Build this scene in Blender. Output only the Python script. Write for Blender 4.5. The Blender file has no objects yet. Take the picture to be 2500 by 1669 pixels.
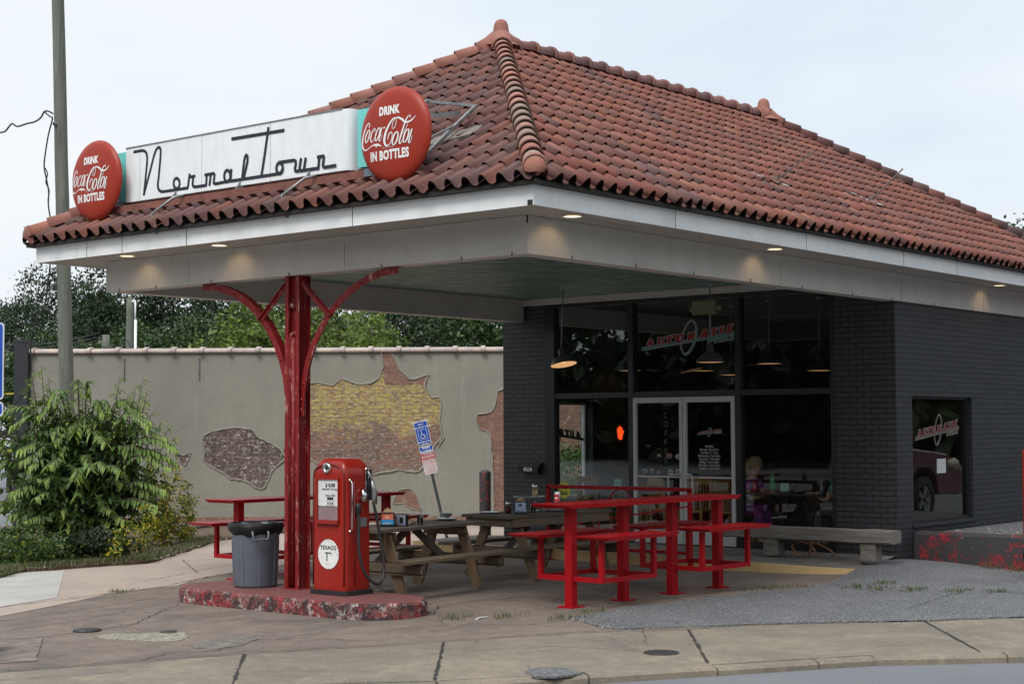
import bpy, bmesh, math, random
import numpy as np
from mathutils import Vector, Matrix
random.seed(7); rng = np.random.default_rng(7)
R = math.radians; PI = math.pi
sc = bpy.context.scene; col = sc.collection

# ------------------------------------------------------------------ camera, world, sun, exposure
CAM = Vector((-11.2999, -9.0336, 1.8961)); YAW, PIT, ROL = 0.6886, 0.0528, -0.0047
FPX = 3914.318
fw = Vector((math.cos(YAW)*math.cos(PIT), math.sin(YAW)*math.cos(PIT), math.sin(PIT)))
rt = Vector((math.sin(YAW), -math.cos(YAW), 0)); up_ = rt.cross(fw)
r2 = rt*math.cos(ROL)+up_*math.sin(ROL); u2 = -rt*math.sin(ROL)+up_*math.cos(ROL)
cd = bpy.data.cameras.new('camera'); cam = bpy.data.objects.new('camera', cd); col.objects.link(cam)
cam.matrix_world = Matrix.Translation(CAM) @ Matrix((r2, u2, -fw)).transposed().to_4x4()
cd.sensor_width = 36; cd.lens = FPX/2500*36; cd.clip_end = 2000; cd.clip_start = 0.1
sc.camera = cam

SUN_EL, SUN_AZ = R(52), R(192)      # azimuth the light comes from, measured from +X to +Y
w = bpy.data.worlds.new('World'); sc.world = w; w.use_nodes = True
nt = w.node_tree; nt.nodes.clear()
out = nt.nodes.new('ShaderNodeOutputWorld'); bg = nt.nodes.new('ShaderNodeBackground')
sky = nt.nodes.new('ShaderNodeTexSky'); sky.sky_type = 'NISHITA'; sky.sun_disc = False
sky.sun_elevation = SUN_EL; sky.sun_rotation = R(90)-SUN_AZ; sky.air_density = 1.2; sky.dust_density = 3
geo = nt.nodes.new('ShaderNodeTexCoord'); nz = nt.nodes.new('ShaderNodeTexNoise')
mp = nt.nodes.new('ShaderNodeMapping'); mp.inputs['Scale'].default_value = (1, 1, 3.2)
nz.inputs['Scale'].default_value = 1.7; nz.inputs['Detail'].default_value = 6; nz.inputs['Roughness'].default_value = .55
cr = nt.nodes.new('ShaderNodeValToRGB')
cr.color_ramp.elements[0].position = .30; cr.color_ramp.elements[0].color = (.70, .81, .93, 1)
cr.color_ramp.elements[1].position = .72; cr.color_ramp.elements[1].color = (.95, .975, 1.0, 1)
e = cr.color_ramp.elements.new(.5); e.color = (.86, .925, .985, 1)
mul = nt.nodes.new('ShaderNodeMix'); mul.data_type = 'RGBA'; mul.blend_type = 'MULTIPLY'; mul.inputs[0].default_value = 1
mul.inputs[7].default_value = (10.6, 10.5, 10.4, 1)
mx = nt.nodes.new('ShaderNodeMix'); mx.data_type = 'RGBA'; mx.inputs[0].default_value = .93
nt.links.new(geo.outputs['Generated'], mp.inputs[0]); nt.links.new(mp.outputs[0], nz.inputs['Vector'])
nt.links.new(nz.outputs['Fac'], cr.inputs[0]); nt.links.new(cr.outputs[0], mul.inputs[6])
nt.links.new(sky.outputs[0], mx.inputs[6]); nt.links.new(mul.outputs[2], mx.inputs[7])
sep = nt.nodes.new('ShaderNodeSeparateXYZ'); zr = nt.nodes.new('ShaderNodeMapRange'); zr.inputs[1].default_value = .45; zr.inputs[2].default_value = 1; zr.inputs[3].default_value = 1; zr.inputs[4].default_value = 1.45
zn = nt.nodes.new('ShaderNodeVectorMath'); zn.operation = 'SCALE'; nt.links.new(geo.outputs['Generated'], sep.inputs[0]); nt.links.new(sep.outputs[2], zr.inputs[0])   # overcast sky: brighter towards the zenith
nt.links.new(mx.outputs[2], zn.inputs[0]); nt.links.new(zr.outputs[0], zn.inputs['Scale']); nt.links.new(zn.outputs[0], bg.inputs[0]); bg.inputs[1].default_value = 0.1
nt.links.new(bg.outputs[0], out.inputs[0])
sd = bpy.data.lights.new('sun', 'SUN'); sd.energy = 2.6; sd.angle = R(26); sd.color = (1, .97, .92)
so = bpy.data.objects.new('sun', sd); col.objects.link(so)
sdir = Vector((math.cos(SUN_EL)*math.cos(SUN_AZ), math.cos(SUN_EL)*math.sin(SUN_AZ), math.sin(SUN_EL)))
so.rotation_euler = sdir.to_track_quat('Z', 'Y').to_euler(); so.location = (-20, -6, 20)
vs = sc.view_settings; vs.view_transform = 'Standard'; vs.look = 'None'; vs.exposure = 0; vs.gamma = 1
sc.render.engine = 'CYCLES'
try:
    sc.cycles.max_bounces = 6; sc.cycles.transparent_max_bounces = 12
except Exception: pass

# ------------------------------------------------------------------ helpers
def V3(p): return Vector(p)
class MB:
    def __init__(s): s.v = []; s.f = []; s.m = []; s.s = []; s.c = []; s.hasc = False
    def add(s, vs, fs, mi=0, sm=False, c=None):
        o = len(s.v); s.v += [tuple(x) for x in vs]
        for f in fs: s.f.append([o+i for i in f]); s.m.append(mi); s.s.append(sm); s.c.append(c)
        if c is not None: s.hasc = True
        return s
    def box(s, a, b, mi=0, c=None):
        x0, y0, z0 = [min(a[i], b[i]) for i in range(3)]; x1, y1, z1 = [max(a[i], b[i]) for i in range(3)]
        return s.add([(x0,y0,z0),(x1,y0,z0),(x1,y1,z0),(x0,y1,z0),(x0,y0,z1),(x1,y0,z1),(x1,y1,z1),(x0,y1,z1)],
              [(0,3,2,1),(4,5,6,7),(0,1,5,4),(1,2,6,5),(2,3,7,6),(3,0,4,7)], mi, False, c)
    def cbox(s, cx, sx, mi=0, c=None):
        return s.box([cx[i]-sx[i]/2 for i in range(3)], [cx[i]+sx[i]/2 for i in range(3)], mi, c)
    def bar(s, p, q, wd, h, up=(0,0,1), mi=0, ch=0.0):
        p, q = V3(p), V3(q); d = (q-p).normalized(); u = V3(up); x = d.cross(u)
        if x.length < 1e-4: x = d.cross(Vector((1,0,0)))
        x.normalize(); y = x.cross(d)
        if ch > 0:
            a, b = wd/2, h/2
            pr = [(-a+ch,-b),(a-ch,-b),(a,-b+ch),(a,b-ch),(a-ch,b),(-a+ch,b),(-a,b-ch),(-a,-b+ch)]
        else: pr = [(-wd/2,-h/2),(wd/2,-h/2),(wd/2,h/2),(-wd/2,h/2)]
        n = len(pr); vs = [p+x*a+y*b for a, b in pr]+[q+x*a+y*b for a, b in pr]
        fs = [(i,(i+1)%n,n+(i+1)%n,n+i) for i in range(n)]+[tuple(range(n))[::-1], tuple(range(n,2*n))]
        return s.add(vs, fs, mi)
    def tube(s, pts, r, n=8, mi=0, caps=True, sm=True, closed=False):
        pts = [V3(p) for p in pts]; m = len(pts)
        rs = r if isinstance(r, (list, tuple)) else [r]*m
        vs = []; prev = None
        for i, p in enumerate(pts):
            if closed: d = pts[(i+1)%m]-pts[i-1]
            else: d = pts[min(i+1, m-1)]-pts[max(i-1, 0)]
            if d.length < 1e-9: d = Vector((0,0,1))
            d.normalize()
            if prev is None:
                x = d.cross(Vector((0,0,1)))
                if x.length < .05: x = d.cross(Vector((1,0,0)))
            else: x = prev-d*prev.dot(d)
            x.normalize(); prev = x; y = d.cross(x)
            for k in range(n):
                a = 2*PI*k/n; vs.append(p+x*(rs[i]*math.cos(a))+y*(rs[i]*math.sin(a)))
        fs = []
        for i in range(m if closed else m-1):
            j = (i+1) % m
            for k in range(n): fs.append((i*n+k, i*n+(k+1)%n, j*n+(k+1)%n, j*n+k))
        s.add(vs, fs, mi, sm)
        if caps and not closed:
            o = len(s.v)-len(vs)
            s.f.append([o+k for k in range(n)][::-1]); s.f.append([o+(m-1)*n+k for k in range(n)])
            s.m += [mi, mi]; s.s += [False, False]; s.c += [None, None]
        return s
    def lathe(s, prof, c=(0,0,0), ax=(0,0,1), n=20, mi=0, sm=True, a0=0, a1=2*PI, sx=1, sy=1):
        c = V3(c); ax = V3(ax).normalized(); x = ax.cross(Vector((0,0,1)))
        if x.length < .05: x = Vector((1,0,0))
        x.normalize(); y = ax.cross(x); full = abs(a1-a0-2*PI) < 1e-6
        m = len(prof); vs = []; nn = n if full else n+1
        for r, h in prof:
            for k in range(nn):
                a = a0+(a1-a0)*k/n; vs.append(c+ax*h+x*(r*math.cos(a)*sx)+y*(r*math.sin(a)*sy))
        fs = []
        for i in range(m-1):
            for k in range(n):
                k2 = (k+1) % nn; fs.append((i*nn+k, i*nn+k2, (i+1)*nn+k2, (i+1)*nn+k))
        return s.add(vs, fs, mi, sm)
    def cyl(s, p, q, r, n=16, mi=0, r1=None):
        return s.tube([p, q], [r, r if r1 is None else r1], n, mi)
    def prism(s, poly, z0, z1, fr=None, mi=0, sides=True):
        # poly in 2D, fr maps (u,v,w)->3D
        fr = fr or (lambda u, v, w_: (u, v, w_)); n = len(poly)
        vs = [fr(u, v, z0) for u, v in poly]+[fr(u, v, z1) for u, v in poly]
        fs = [tuple(range(n))[::-1], tuple(range(n, 2*n))]
        if sides: fs += [(i, (i+1)%n, n+(i+1)%n, n+i) for i in range(n)]
        return s.add(vs, fs, mi)
    def sheet(s, poly, z, mi=0):
        return s.add([(p[0], p[1], z if len(p) < 3 else p[2]) for p in poly], [tuple(range(len(poly)))], mi)
    def ribbon(s, pts, hw, fr, w0=0.0, dw=0.00012, mi=0, closed=False):
        # flat stroke in a plane; pts (u,v[,hw]); every point a hair farther out so strokes never share a plane
        m = len(pts); vs = []
        for i, p in enumerate(pts):
            a = pts[(i+1) % m] if (closed or i < m-1) else p; b = pts[i-1] if (closed or i > 0) else p
            d1 = Vector((a[0]-p[0], a[1]-p[1])); d0 = Vector((p[0]-b[0], p[1]-b[1]))
            if d1.length < 1e-9: d1 = d0
            if d0.length < 1e-9: d0 = d1
            d1.normalize(); d0.normalize(); t = d0+d1
            if t.length < .3: t = d1.copy()
            t.normalize(); nrm = Vector((-t.y, t.x)); k = 1/max(.45, abs(nrm.dot(Vector((-d1.y, d1.x)))))
            h = (p[2] if len(p) > 2 else hw)*k; wz = w0+dw*i
            vs += [fr(p[0]+nrm.x*h, p[1]+nrm.y*h, wz), fr(p[0]-nrm.x*h, p[1]-nrm.y*h, wz)]
        fs = [(2*i, 2*i+1, 2*i+3, 2*i+2) for i in range(m-1)]
        if closed: fs.append((2*m-2, 2*m-1, 1, 0))
        return s.add(vs, fs, mi)
WM = {}
def _place(o, parent, loc, rot):
    L = Matrix.LocRotScale(Vector(loc), None, None) @ Matrix.Rotation(rot, 4, 'Z')
    o.location = loc; o.rotation_euler = (0, 0, rot)
    if parent is not None: o.parent = parent; L = WM[parent] @ L
    WM[o] = L; col.objects.link(o)
def thing(name, label, cat, loc=(0,0,0), rot=0, group=None, kind=None):
    o = bpy.data.objects.new(name, None); o.empty_display_size = .2
    _place(o, None, loc, rot); o['label'] = label; o['category'] = cat
    if group: o['group'] = group
    if kind: o['kind'] = kind
    return o
def mesh_from(mb, name, mats, Minv=None):
    me = bpy.data.meshes.new(name); vs = mb.v
    if Minv is not None: vs = [Minv @ Vector(p) for p in vs]
    me.from_pydata([tuple(p) for p in vs], [], mb.f)
    for m in (mats if isinstance(mats, (list, tuple)) else [mats]): me.materials.append(m)
    me.polygons.foreach_set('material_index', mb.m); me.polygons.foreach_set('use_smooth', mb.s)
    if mb.hasc:
        ca = me.color_attributes.new('Col', 'FLOAT_COLOR', 'CORNER'); arr = []
        for f, c in zip(mb.f, mb.c): arr += list((c or (1,1,1))[:3]+(1,))*len(f)
        ca.data.foreach_set('color', arr)
    me.validate(); me.update(); return me
def part(name, mb, mats, parent, local=False, label=None, kind=None):
    me = mesh_from(mb, name, mats, None if local else WM[parent].inverted())
    o = bpy.data.objects.new(name, me); _place(o, parent, (0,0,0), 0)
    if label: o['label'] = label
    if kind: o['kind'] = kind
    return o
def solo(name, mb, mats, label, cat, group=None, kind=None, loc=None):
    if loc is None:
        a = np.array([tuple(p) for p in mb.v]); lo, hi = a.min(0), a.max(0); loc = ((lo[0]+hi[0])/2, (lo[1]+hi[1])/2, lo[2])
    loc = tuple(float(t) for t in loc)
    me = mesh_from(mb, name, mats, Matrix.Translation(loc).inverted())
    o = bpy.data.objects.new(name, me); _place(o, None, loc, 0)
    o['label'] = label; o['category'] = cat
    if group: o['group'] = group
    if kind: o['kind'] = kind
    return o
def struct(name, mb, mats):
    me = mesh_from(mb, name, mats); o = bpy.data.objects.new(name, me); _place(o, None, (0,0,0), 0)
    o['kind'] = 'structure'; return o
def copy_tree(o, loc=None, rot=None, label=None, parent=None):
    c = o.copy(); col.objects.link(c)
    if parent is not None: c.parent = parent
    if loc is not None: c.location = loc
    if rot is not None: c.rotation_euler = (0, 0, rot)
    if label: c['label'] = label
    for ch in [x for x in KIDS.get(o, [])]: copy_tree(ch, parent=c)
    return c
KIDS = {}
def kids(o):   # remember the children of a thing before copying it
    KIDS[o] = [x for x in WM if x.parent == o]
    for x in KIDS[o]: kids(x)
FX = lambda X, y0, z0: (lambda u, v, w_: (X-w_, y0-u, z0+v))     # plane facing -X
FXR = lambda X, y0, z0: (lambda u, v, w_: (X+w_, y0-u, z0+v))
FY = lambda Y, x0, z0: (lambda u, v, w_: (x0+u, Y-w_, z0+v))     # plane facing -Y
_tc = {}
def text2d(s, size, off=0.0, align='CENTER', sx=1.0, shear=0.0):
    k = (s, size, off, align, sx, shear)
    if k in _tc: return _tc[k]
    c = bpy.data.curves.new('t', 'FONT'); c.body = s; c.size = size; c.align_x = align; c.offset = off
    c.resolution_u = 3; c.space_character = 1.08; c.shear = shear; c.fill_mode = 'FRONT'
    o = bpy.data.objects.new('t', c); col.objects.link(o); dg = bpy.context.evaluated_depsgraph_get()
    me = bpy.data.meshes.new_from_object(o.evaluated_get(dg))
    vs = [(v.co.x*sx, v.co.y) for v in me.vertices]; fs = [tuple(p.vertices) for p in me.polygons]
    bpy.data.objects.remove(o); bpy.data.curves.remove(c); bpy.data.meshes.remove(me)
    _tc[k] = (vs, fs); return _tc[k]
def put_text(mb, s, size, fr, u, v, w_, off=0.0, align='CENTER', sx=1.0, rot=0.0, mi=0):
    vs, fs = text2d(s, size, off, align, sx); ca, sa = math.cos(rot), math.sin(rot)
    mb.add([fr(u+a*ca-b*sa, v+a*sa+b*ca, w_) for a, b in vs], fs, mi)

# traced outlines, metres, in the plane of each sign or wall
NT=[[(-1.837,0.28),(-1.743,0.279),(-1.665,0.278),(-1.621,0.264),(-1.592,0.234),(-1.58,0.193),(-1.581,0.126),(-1.612,-0.085),(-1.639,-0.251)],[(-1.639,-0.251),(-1.592,-0.136),(-1.526,0.016),(-1.456,0.191),(-1.423,0.249),(-1.39,0.278),(-1.357,0.281),(-1.335,0.257),(-1.331,0.214),(-1.341,0.118),(-1.363,-0.05),(-1.381,-0.145),(-1.378,-0.182),(-1.356,-0.217),(-1.313,-0.239),(-1.237,-0.241),(-0.846,-0.242),(-0.835,-0.212),(-0.812,-0.08)],[(-0.987,-0.176),(-0.99,-0.195),(-0.999,-0.212),(-1.013,-0.224),(-1.031,-0.229),(-1.05,-0.227),(-1.067,-0.218),(-1.082,-0.204),(-1.091,-0.185),(-1.095,-0.165),(-1.092,-0.145),(-1.083,-0.128),(-1.068,-0.116),(-1.051,-0.111),(-1.032,-0.113),(-1.014,-0.122),(-1.0,-0.137),(-0.99,-0.155),(-0.987,-0.176)],[(-0.812,-0.12),(-0.711,-0.12)],[(-0.75,-0.134),(-0.759,-0.207),(-0.745,-0.233),(-0.713,-0.243),(-0.523,-0.243),(-0.513,-0.138)],[(-0.551,-0.125),(-0.43,-0.124),(-0.394,-0.124),(-0.38,-0.14),(-0.389,-0.198),(-0.393,-0.229),(-0.371,-0.242),(-0.172,-0.238),(-0.133,-0.224)],[(-0.466,-0.256),(-0.443,-0.133)],[(-0.113,-0.182),(-0.116,-0.204),(-0.125,-0.223),(-0.138,-0.236),(-0.155,-0.242),(-0.172,-0.24),(-0.189,-0.231),(-0.203,-0.215),(-0.212,-0.194),(-0.215,-0.172),(-0.212,-0.15),(-0.203,-0.131),(-0.19,-0.118),(-0.173,-0.112),(-0.155,-0.114),(-0.139,-0.123),(-0.125,-0.139),(-0.116,-0.16),(-0.113,-0.182)],[(-0.096,-0.103),(-0.111,-0.254)],[(-0.112,-0.238),(0.671,-0.238),(0.71,-0.226),(0.737,-0.187)],[(0.085,-0.225),(0.118,-0.029),(0.133,0.009),(0.152,0.021),(0.171,0.005),(0.173,-0.041),(0.155,-0.101),(0.112,-0.222)],[(0.509,0.287),(0.453,0.007),(0.4,-0.227)],[(-0.096,0.227),(0.761,0.22)],[(0.739,-0.186),(0.736,-0.206),(0.728,-0.223),(0.714,-0.234),(0.697,-0.24),(0.68,-0.238),(0.663,-0.229),(0.649,-0.215),(0.64,-0.196),(0.637,-0.175),(0.64,-0.155),(0.649,-0.139),(0.663,-0.127),(0.679,-0.122),(0.697,-0.124),(0.714,-0.132),(0.727,-0.147),(0.736,-0.166),(0.739,-0.186)],[(0.67,-0.117),(0.915,-0.119),(0.939,-0.131),(0.941,-0.167),(0.928,-0.207),(0.934,-0.235),(0.958,-0.242),(0.993,-0.241)],[(0.993,-0.241),(1.022,-0.107)],[(1.001,-0.242),(1.286,-0.244),(1.3,-0.132)],[(1.068,-0.234),(1.095,-0.11)],[(1.266,-0.127),(1.361,-0.124),(1.369,-0.134),(1.363,-0.178),(1.355,-0.218),(1.361,-0.237),(1.386,-0.245),(1.554,-0.244)]]
CK=[[(-0.315,0.097,0.0029),(-0.308,0.115,0.0052),(-0.308,0.135,0.0035),(-0.323,0.143,0.0041),(-0.354,0.121,0.0052),(-0.389,0.063,0.007),(-0.414,-0.002,0.0087),(-0.424,-0.056,0.0099),(-0.414,-0.095,0.0093),(-0.385,-0.121,0.0064),(-0.344,-0.119,0.0041),(-0.297,-0.1,0.0029),(-0.25,-0.087,0.0052),(-0.207,-0.088,0.0098),(-0.17,-0.093,0.0075),(-0.128,-0.113,0.0011)],[(-0.207,-0.092,0.0081),(-0.209,-0.109,0.004),(-0.212,-0.119,0.0006)],[(-0.311,0.009,0.0075),(-0.323,-0.013,0.0072),(-0.336,-0.032,0.0063),(-0.35,-0.044,0.005),(-0.361,-0.048,0.0035),(-0.369,-0.042,0.005),(-0.372,-0.028,0.0063),(-0.37,-0.008,0.0072),(-0.363,0.016,0.0075),(-0.351,0.038,0.0072),(-0.338,0.057,0.0063),(-0.324,0.069,0.005),(-0.312,0.073,0.0035),(-0.304,0.067,0.005),(-0.301,0.053,0.0063),(-0.304,0.033,0.0072),(-0.311,0.009,0.0075)],[(-0.23,0.05,0.0052),(-0.221,0.071,0.0035),(-0.24,0.076,0.004),(-0.269,0.039,0.0058),(-0.288,-0.011,0.0069),(-0.281,-0.048,0.0052),(-0.254,-0.045,0.0029),(-0.212,0.008,0.0017)],[(-0.162,0.012,0.0069),(-0.174,-0.012,0.0066),(-0.187,-0.031,0.0059),(-0.201,-0.044,0.0048),(-0.212,-0.048,0.0035),(-0.219,-0.042,0.0048),(-0.222,-0.027,0.0059),(-0.219,-0.006,0.0067),(-0.211,0.018,0.0069),(-0.199,0.042,0.0066),(-0.186,0.061,0.0059),(-0.173,0.074,0.0048),(-0.161,0.078,0.0035),(-0.154,0.072,0.0048),(-0.151,0.057,0.0059),(-0.154,0.036,0.0066),(-0.162,0.012,0.0069)],[(-0.126,0.078,0.0057),(-0.149,0.014,0.0063),(-0.165,-0.046,0.0052),(-0.153,-0.057,0.0029),(-0.132,-0.029,0.0017),(-0.125,0.012,0.0023)],[(-0.106,0.071,0.0063),(-0.083,0.071,0.0063)],[(0.07,0.144,0.0023),(0.045,0.15,0.0046),(0.003,0.125,0.0074),(-0.048,0.063,0.0097),(-0.081,-0.001,0.0115),(-0.093,-0.061,0.0115),(-0.076,-0.104,0.0092),(-0.044,-0.114,0.0051),(-0.009,-0.088,0.0034),(0.013,-0.039,0.0034),(0.015,-0.002,0.0034),(-0.002,0.015,0.004),(-0.03,-0.007,0.0057),(-0.046,-0.059,0.0023)],[(0.07,0.143,0.0028),(0.068,0.096,0.0034),(0.049,0.058,0.0034),(0.026,0.045,0.0023),(0.015,0.062,0.0029),(0.026,0.108,0.0034),(0.058,0.146,0.0034),(0.1,0.147,0.0068),(0.146,0.126,0.0091),(0.187,0.095,0.0079),(0.237,0.09,0.0068),(0.282,0.108,0.0057),(0.323,0.143,0.0006)],[(0.088,-0.056,0.008),(0.076,-0.079,0.0077),(0.061,-0.099,0.0068),(0.046,-0.111,0.0055),(0.033,-0.114,0.004),(0.023,-0.108,0.0055),(0.018,-0.094,0.0068),(0.02,-0.073,0.0077),(0.027,-0.049,0.008),(0.039,-0.026,0.0077),(0.053,-0.007,0.0068),(0.068,0.005,0.0055),(0.082,0.009,0.004),(0.092,0.002,0.0055),(0.096,-0.012,0.0068),(0.095,-0.033,0.0077),(0.088,-0.056,0.008)],[(0.252,0.127,0.0028),(0.257,0.145,0.0034),(0.239,0.15,0.004),(0.205,0.119,0.0062),(0.164,0.037,0.0074),(0.129,-0.046,0.008),(0.112,-0.092,0.0068),(0.122,-0.113,0.0051),(0.15,-0.089,0.0028),(0.173,-0.052,0.0017)],[(0.223,0.069,0.0028),(0.196,0.026,0.0023),(0.15,-0.019,0.0017)],[(0.23,-0.048,0.0079),(0.219,-0.072,0.0076),(0.205,-0.092,0.0066),(0.19,-0.104,0.0051),(0.178,-0.108,0.0034),(0.169,-0.102,0.0051),(0.166,-0.087,0.0066),(0.168,-0.066,0.0076),(0.176,-0.042,0.0079),(0.187,-0.018,0.0076),(0.201,0.002,0.0066),(0.216,0.014,0.0051),(0.228,0.018,0.0034),(0.237,0.012,0.0051),(0.24,-0.003,0.0066),(0.238,-0.024,0.0076),(0.23,-0.048,0.0079)],[(0.28,0.015,0.0068),(0.255,-0.048,0.0068),(0.235,-0.109,0.0062),(0.25,-0.118,0.0034),(0.269,-0.09,0.0023),(0.28,-0.051,0.0023)]]
LG_BAR=[(-0.791,-0.111),(0.864,0.068)]
LG_RING=[(-0.049,0.1,0.0076),(0.006,0.201,0.0076),(0.06,0.261,0.0076),(0.11,0.279,0.0069),(0.154,0.25,0.0089),(0.182,0.183,0.0103),(0.187,0.107,0.0117),(0.172,0.019,0.0124),(0.134,-0.069,0.0137),(0.08,-0.157,0.0138),(0.022,-0.207,0.011),(-0.02,-0.212,0.0083),(-0.052,-0.187,0.0076),(-0.08,-0.124,0.0069),(-0.096,-0.047,0.0062)]
LG_RED=[[(-0.709,-0.081),(-0.653,0.029),(-0.597,0.034),(-0.567,-0.072),(-0.62,-0.076),(-0.645,-0.048),(-0.671,-0.079)],[(-0.491,0.048),(-0.441,0.051),(-0.452,-0.048),(-0.429,-0.049),(-0.407,0.048),(-0.378,0.05),(-0.4,-0.051),(-0.51,-0.061)],[(-0.35,0.06),(-0.215,0.075),(-0.219,0.048),(-0.252,0.043),(-0.27,-0.037),(-0.333,-0.042),(-0.319,0.038),(-0.347,0.035)],[(-0.165,0.077),(-0.036,0.089),(-0.058,-0.024),(-0.191,-0.033)],[(0.05,0.106),(0.099,0.083),(0.152,0.117),(0.163,0.108),(0.145,-0.008),(0.106,0.011),(0.081,-0.009),(0.02,-0.01)],[(0.245,0.005),(0.303,0.123),(0.359,0.138),(0.39,0.024),(0.334,0.016),(0.314,0.04),(0.293,0.01)],[(0.428,0.145),(0.552,0.157),(0.548,0.133),(0.524,0.129),(0.503,0.047),(0.447,0.039),(0.464,0.127),(0.432,0.121)],[(0.592,0.162),(0.656,0.169),(0.639,0.062),(0.575,0.054)],[(0.723,0.18),(0.81,0.2),(0.806,0.17),(0.77,0.158),(0.766,0.138),(0.789,0.103),(0.781,0.076),(0.694,0.066)]]
LG_HOLE=[(-0.103,0.05),(-0.066,0.055),(-0.075,0.007),(-0.12,0.002)]
LG_TEAL=[[(0.382,-0.003),(0.478,0.007),(0.47,-0.027),(0.43,-0.039),(0.421,-0.073),(0.381,-0.075)],[(0.502,-0.001),(0.538,0.004),(0.525,-0.057),(0.493,-0.059)],[(0.55,0.014),(0.63,0.021),(0.622,0.001),(0.594,-0.025),(0.629,-0.026),(0.621,-0.047),(0.565,-0.051),(0.57,-0.034),(0.598,-0.005),(0.554,-0.005)],[(0.646,0.022),(0.713,0.028),(0.709,0.008),(0.685,-0.015),(0.717,-0.016),(0.71,-0.036),(0.649,-0.044),(0.657,-0.024),(0.685,0.002),(0.646,0.003)],[(0.732,-0.034),(0.773,0.026),(0.804,0.029),(0.819,-0.027),(0.791,-0.031),(0.78,-0.012),(0.764,-0.033)]]
BIG=[(-4.432,2.8),(-3.858,2.789),(-3.753,2.771),(-3.597,2.731),(-3.493,2.795),(-3.388,2.881),(-3.258,2.82),(-3.024,2.754),(-2.815,2.779),(-2.658,2.883),(-2.58,3.09),(-2.591,3.299),(-2.616,3.408),(-2.416,3.407),(-2.357,3.272),(-2.266,3.089),(-2.15,2.945),(-2.058,2.867),(-1.955,2.84),(-1.824,2.905),(-1.654,2.93),(-1.746,2.8),(-1.747,2.683),(-1.604,2.474),(-1.448,2.499),(-1.41,2.343),(-1.436,2.148),(-1.438,1.862),(-1.373,1.679),(-1.465,1.523),(-1.405,1.728),(-1.563,1.495),(-1.641,1.43),(-1.615,1.313),(-1.852,1.014),(-2.008,1.002),(-2.268,1.055),(-2.477,1.009),(-2.79,0.967),(-3.181,1.008),(-3.832,1.167),(-4.067,1.285),(-4.613,1.288),(-4.535,1.587)]
MID=[(-6.149,1.75),(-5.993,1.828),(-5.731,1.884),(-5.419,1.908),(-5.185,1.863),(-5.028,1.693),(-4.795,1.575),(-4.613,1.457),(-4.51,1.287),(-4.667,1.145),(-4.797,1.041),(-4.85,0.885),(-4.929,0.729),(-5.034,0.678),(-5.137,0.73),(-5.294,0.835),(-5.45,0.875),(-5.606,0.889),(-5.814,1.046),(-6.048,1.151),(-6.147,1.256),(-6.13,1.464),(-6.175,1.62)]
TRI=[(-6.701,1.4),(-6.554,1.364),(-6.388,1.405),(-6.471,1.263),(-6.524,1.159),(-6.618,1.222)]
RIGHT=[(-0.157,2.663),(-0.287,2.611),(-0.327,2.455),(-0.354,2.273),(-0.42,2.182),(-0.707,2.144),(-0.719,2.014),(-0.656,1.858),(-0.525,1.831),(-0.448,1.727),(-0.436,1.44),(-0.403,1.338),(-0.389,0.766),(-0.376,0.097),(2.9,0.05),(2.9,3.0),(0.3,2.95)]
LOW=[(-2.262,0.652),(-2.016,0.676),(-1.911,0.528),(-1.814,0.242),(-2.018,0.284),(-2.182,0.383),(-2.385,0.384)]
BEHIND=[(-9.623,1.528),(-9.539,1.507),(-9.331,1.443),(-9.06,1.359),(-8.894,1.316),(-8.895,1.024),(-9.23,0.943),(-9.396,0.818),(-9.585,0.736),(-9.626,1.028),(-9.603,1.341)]

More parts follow.
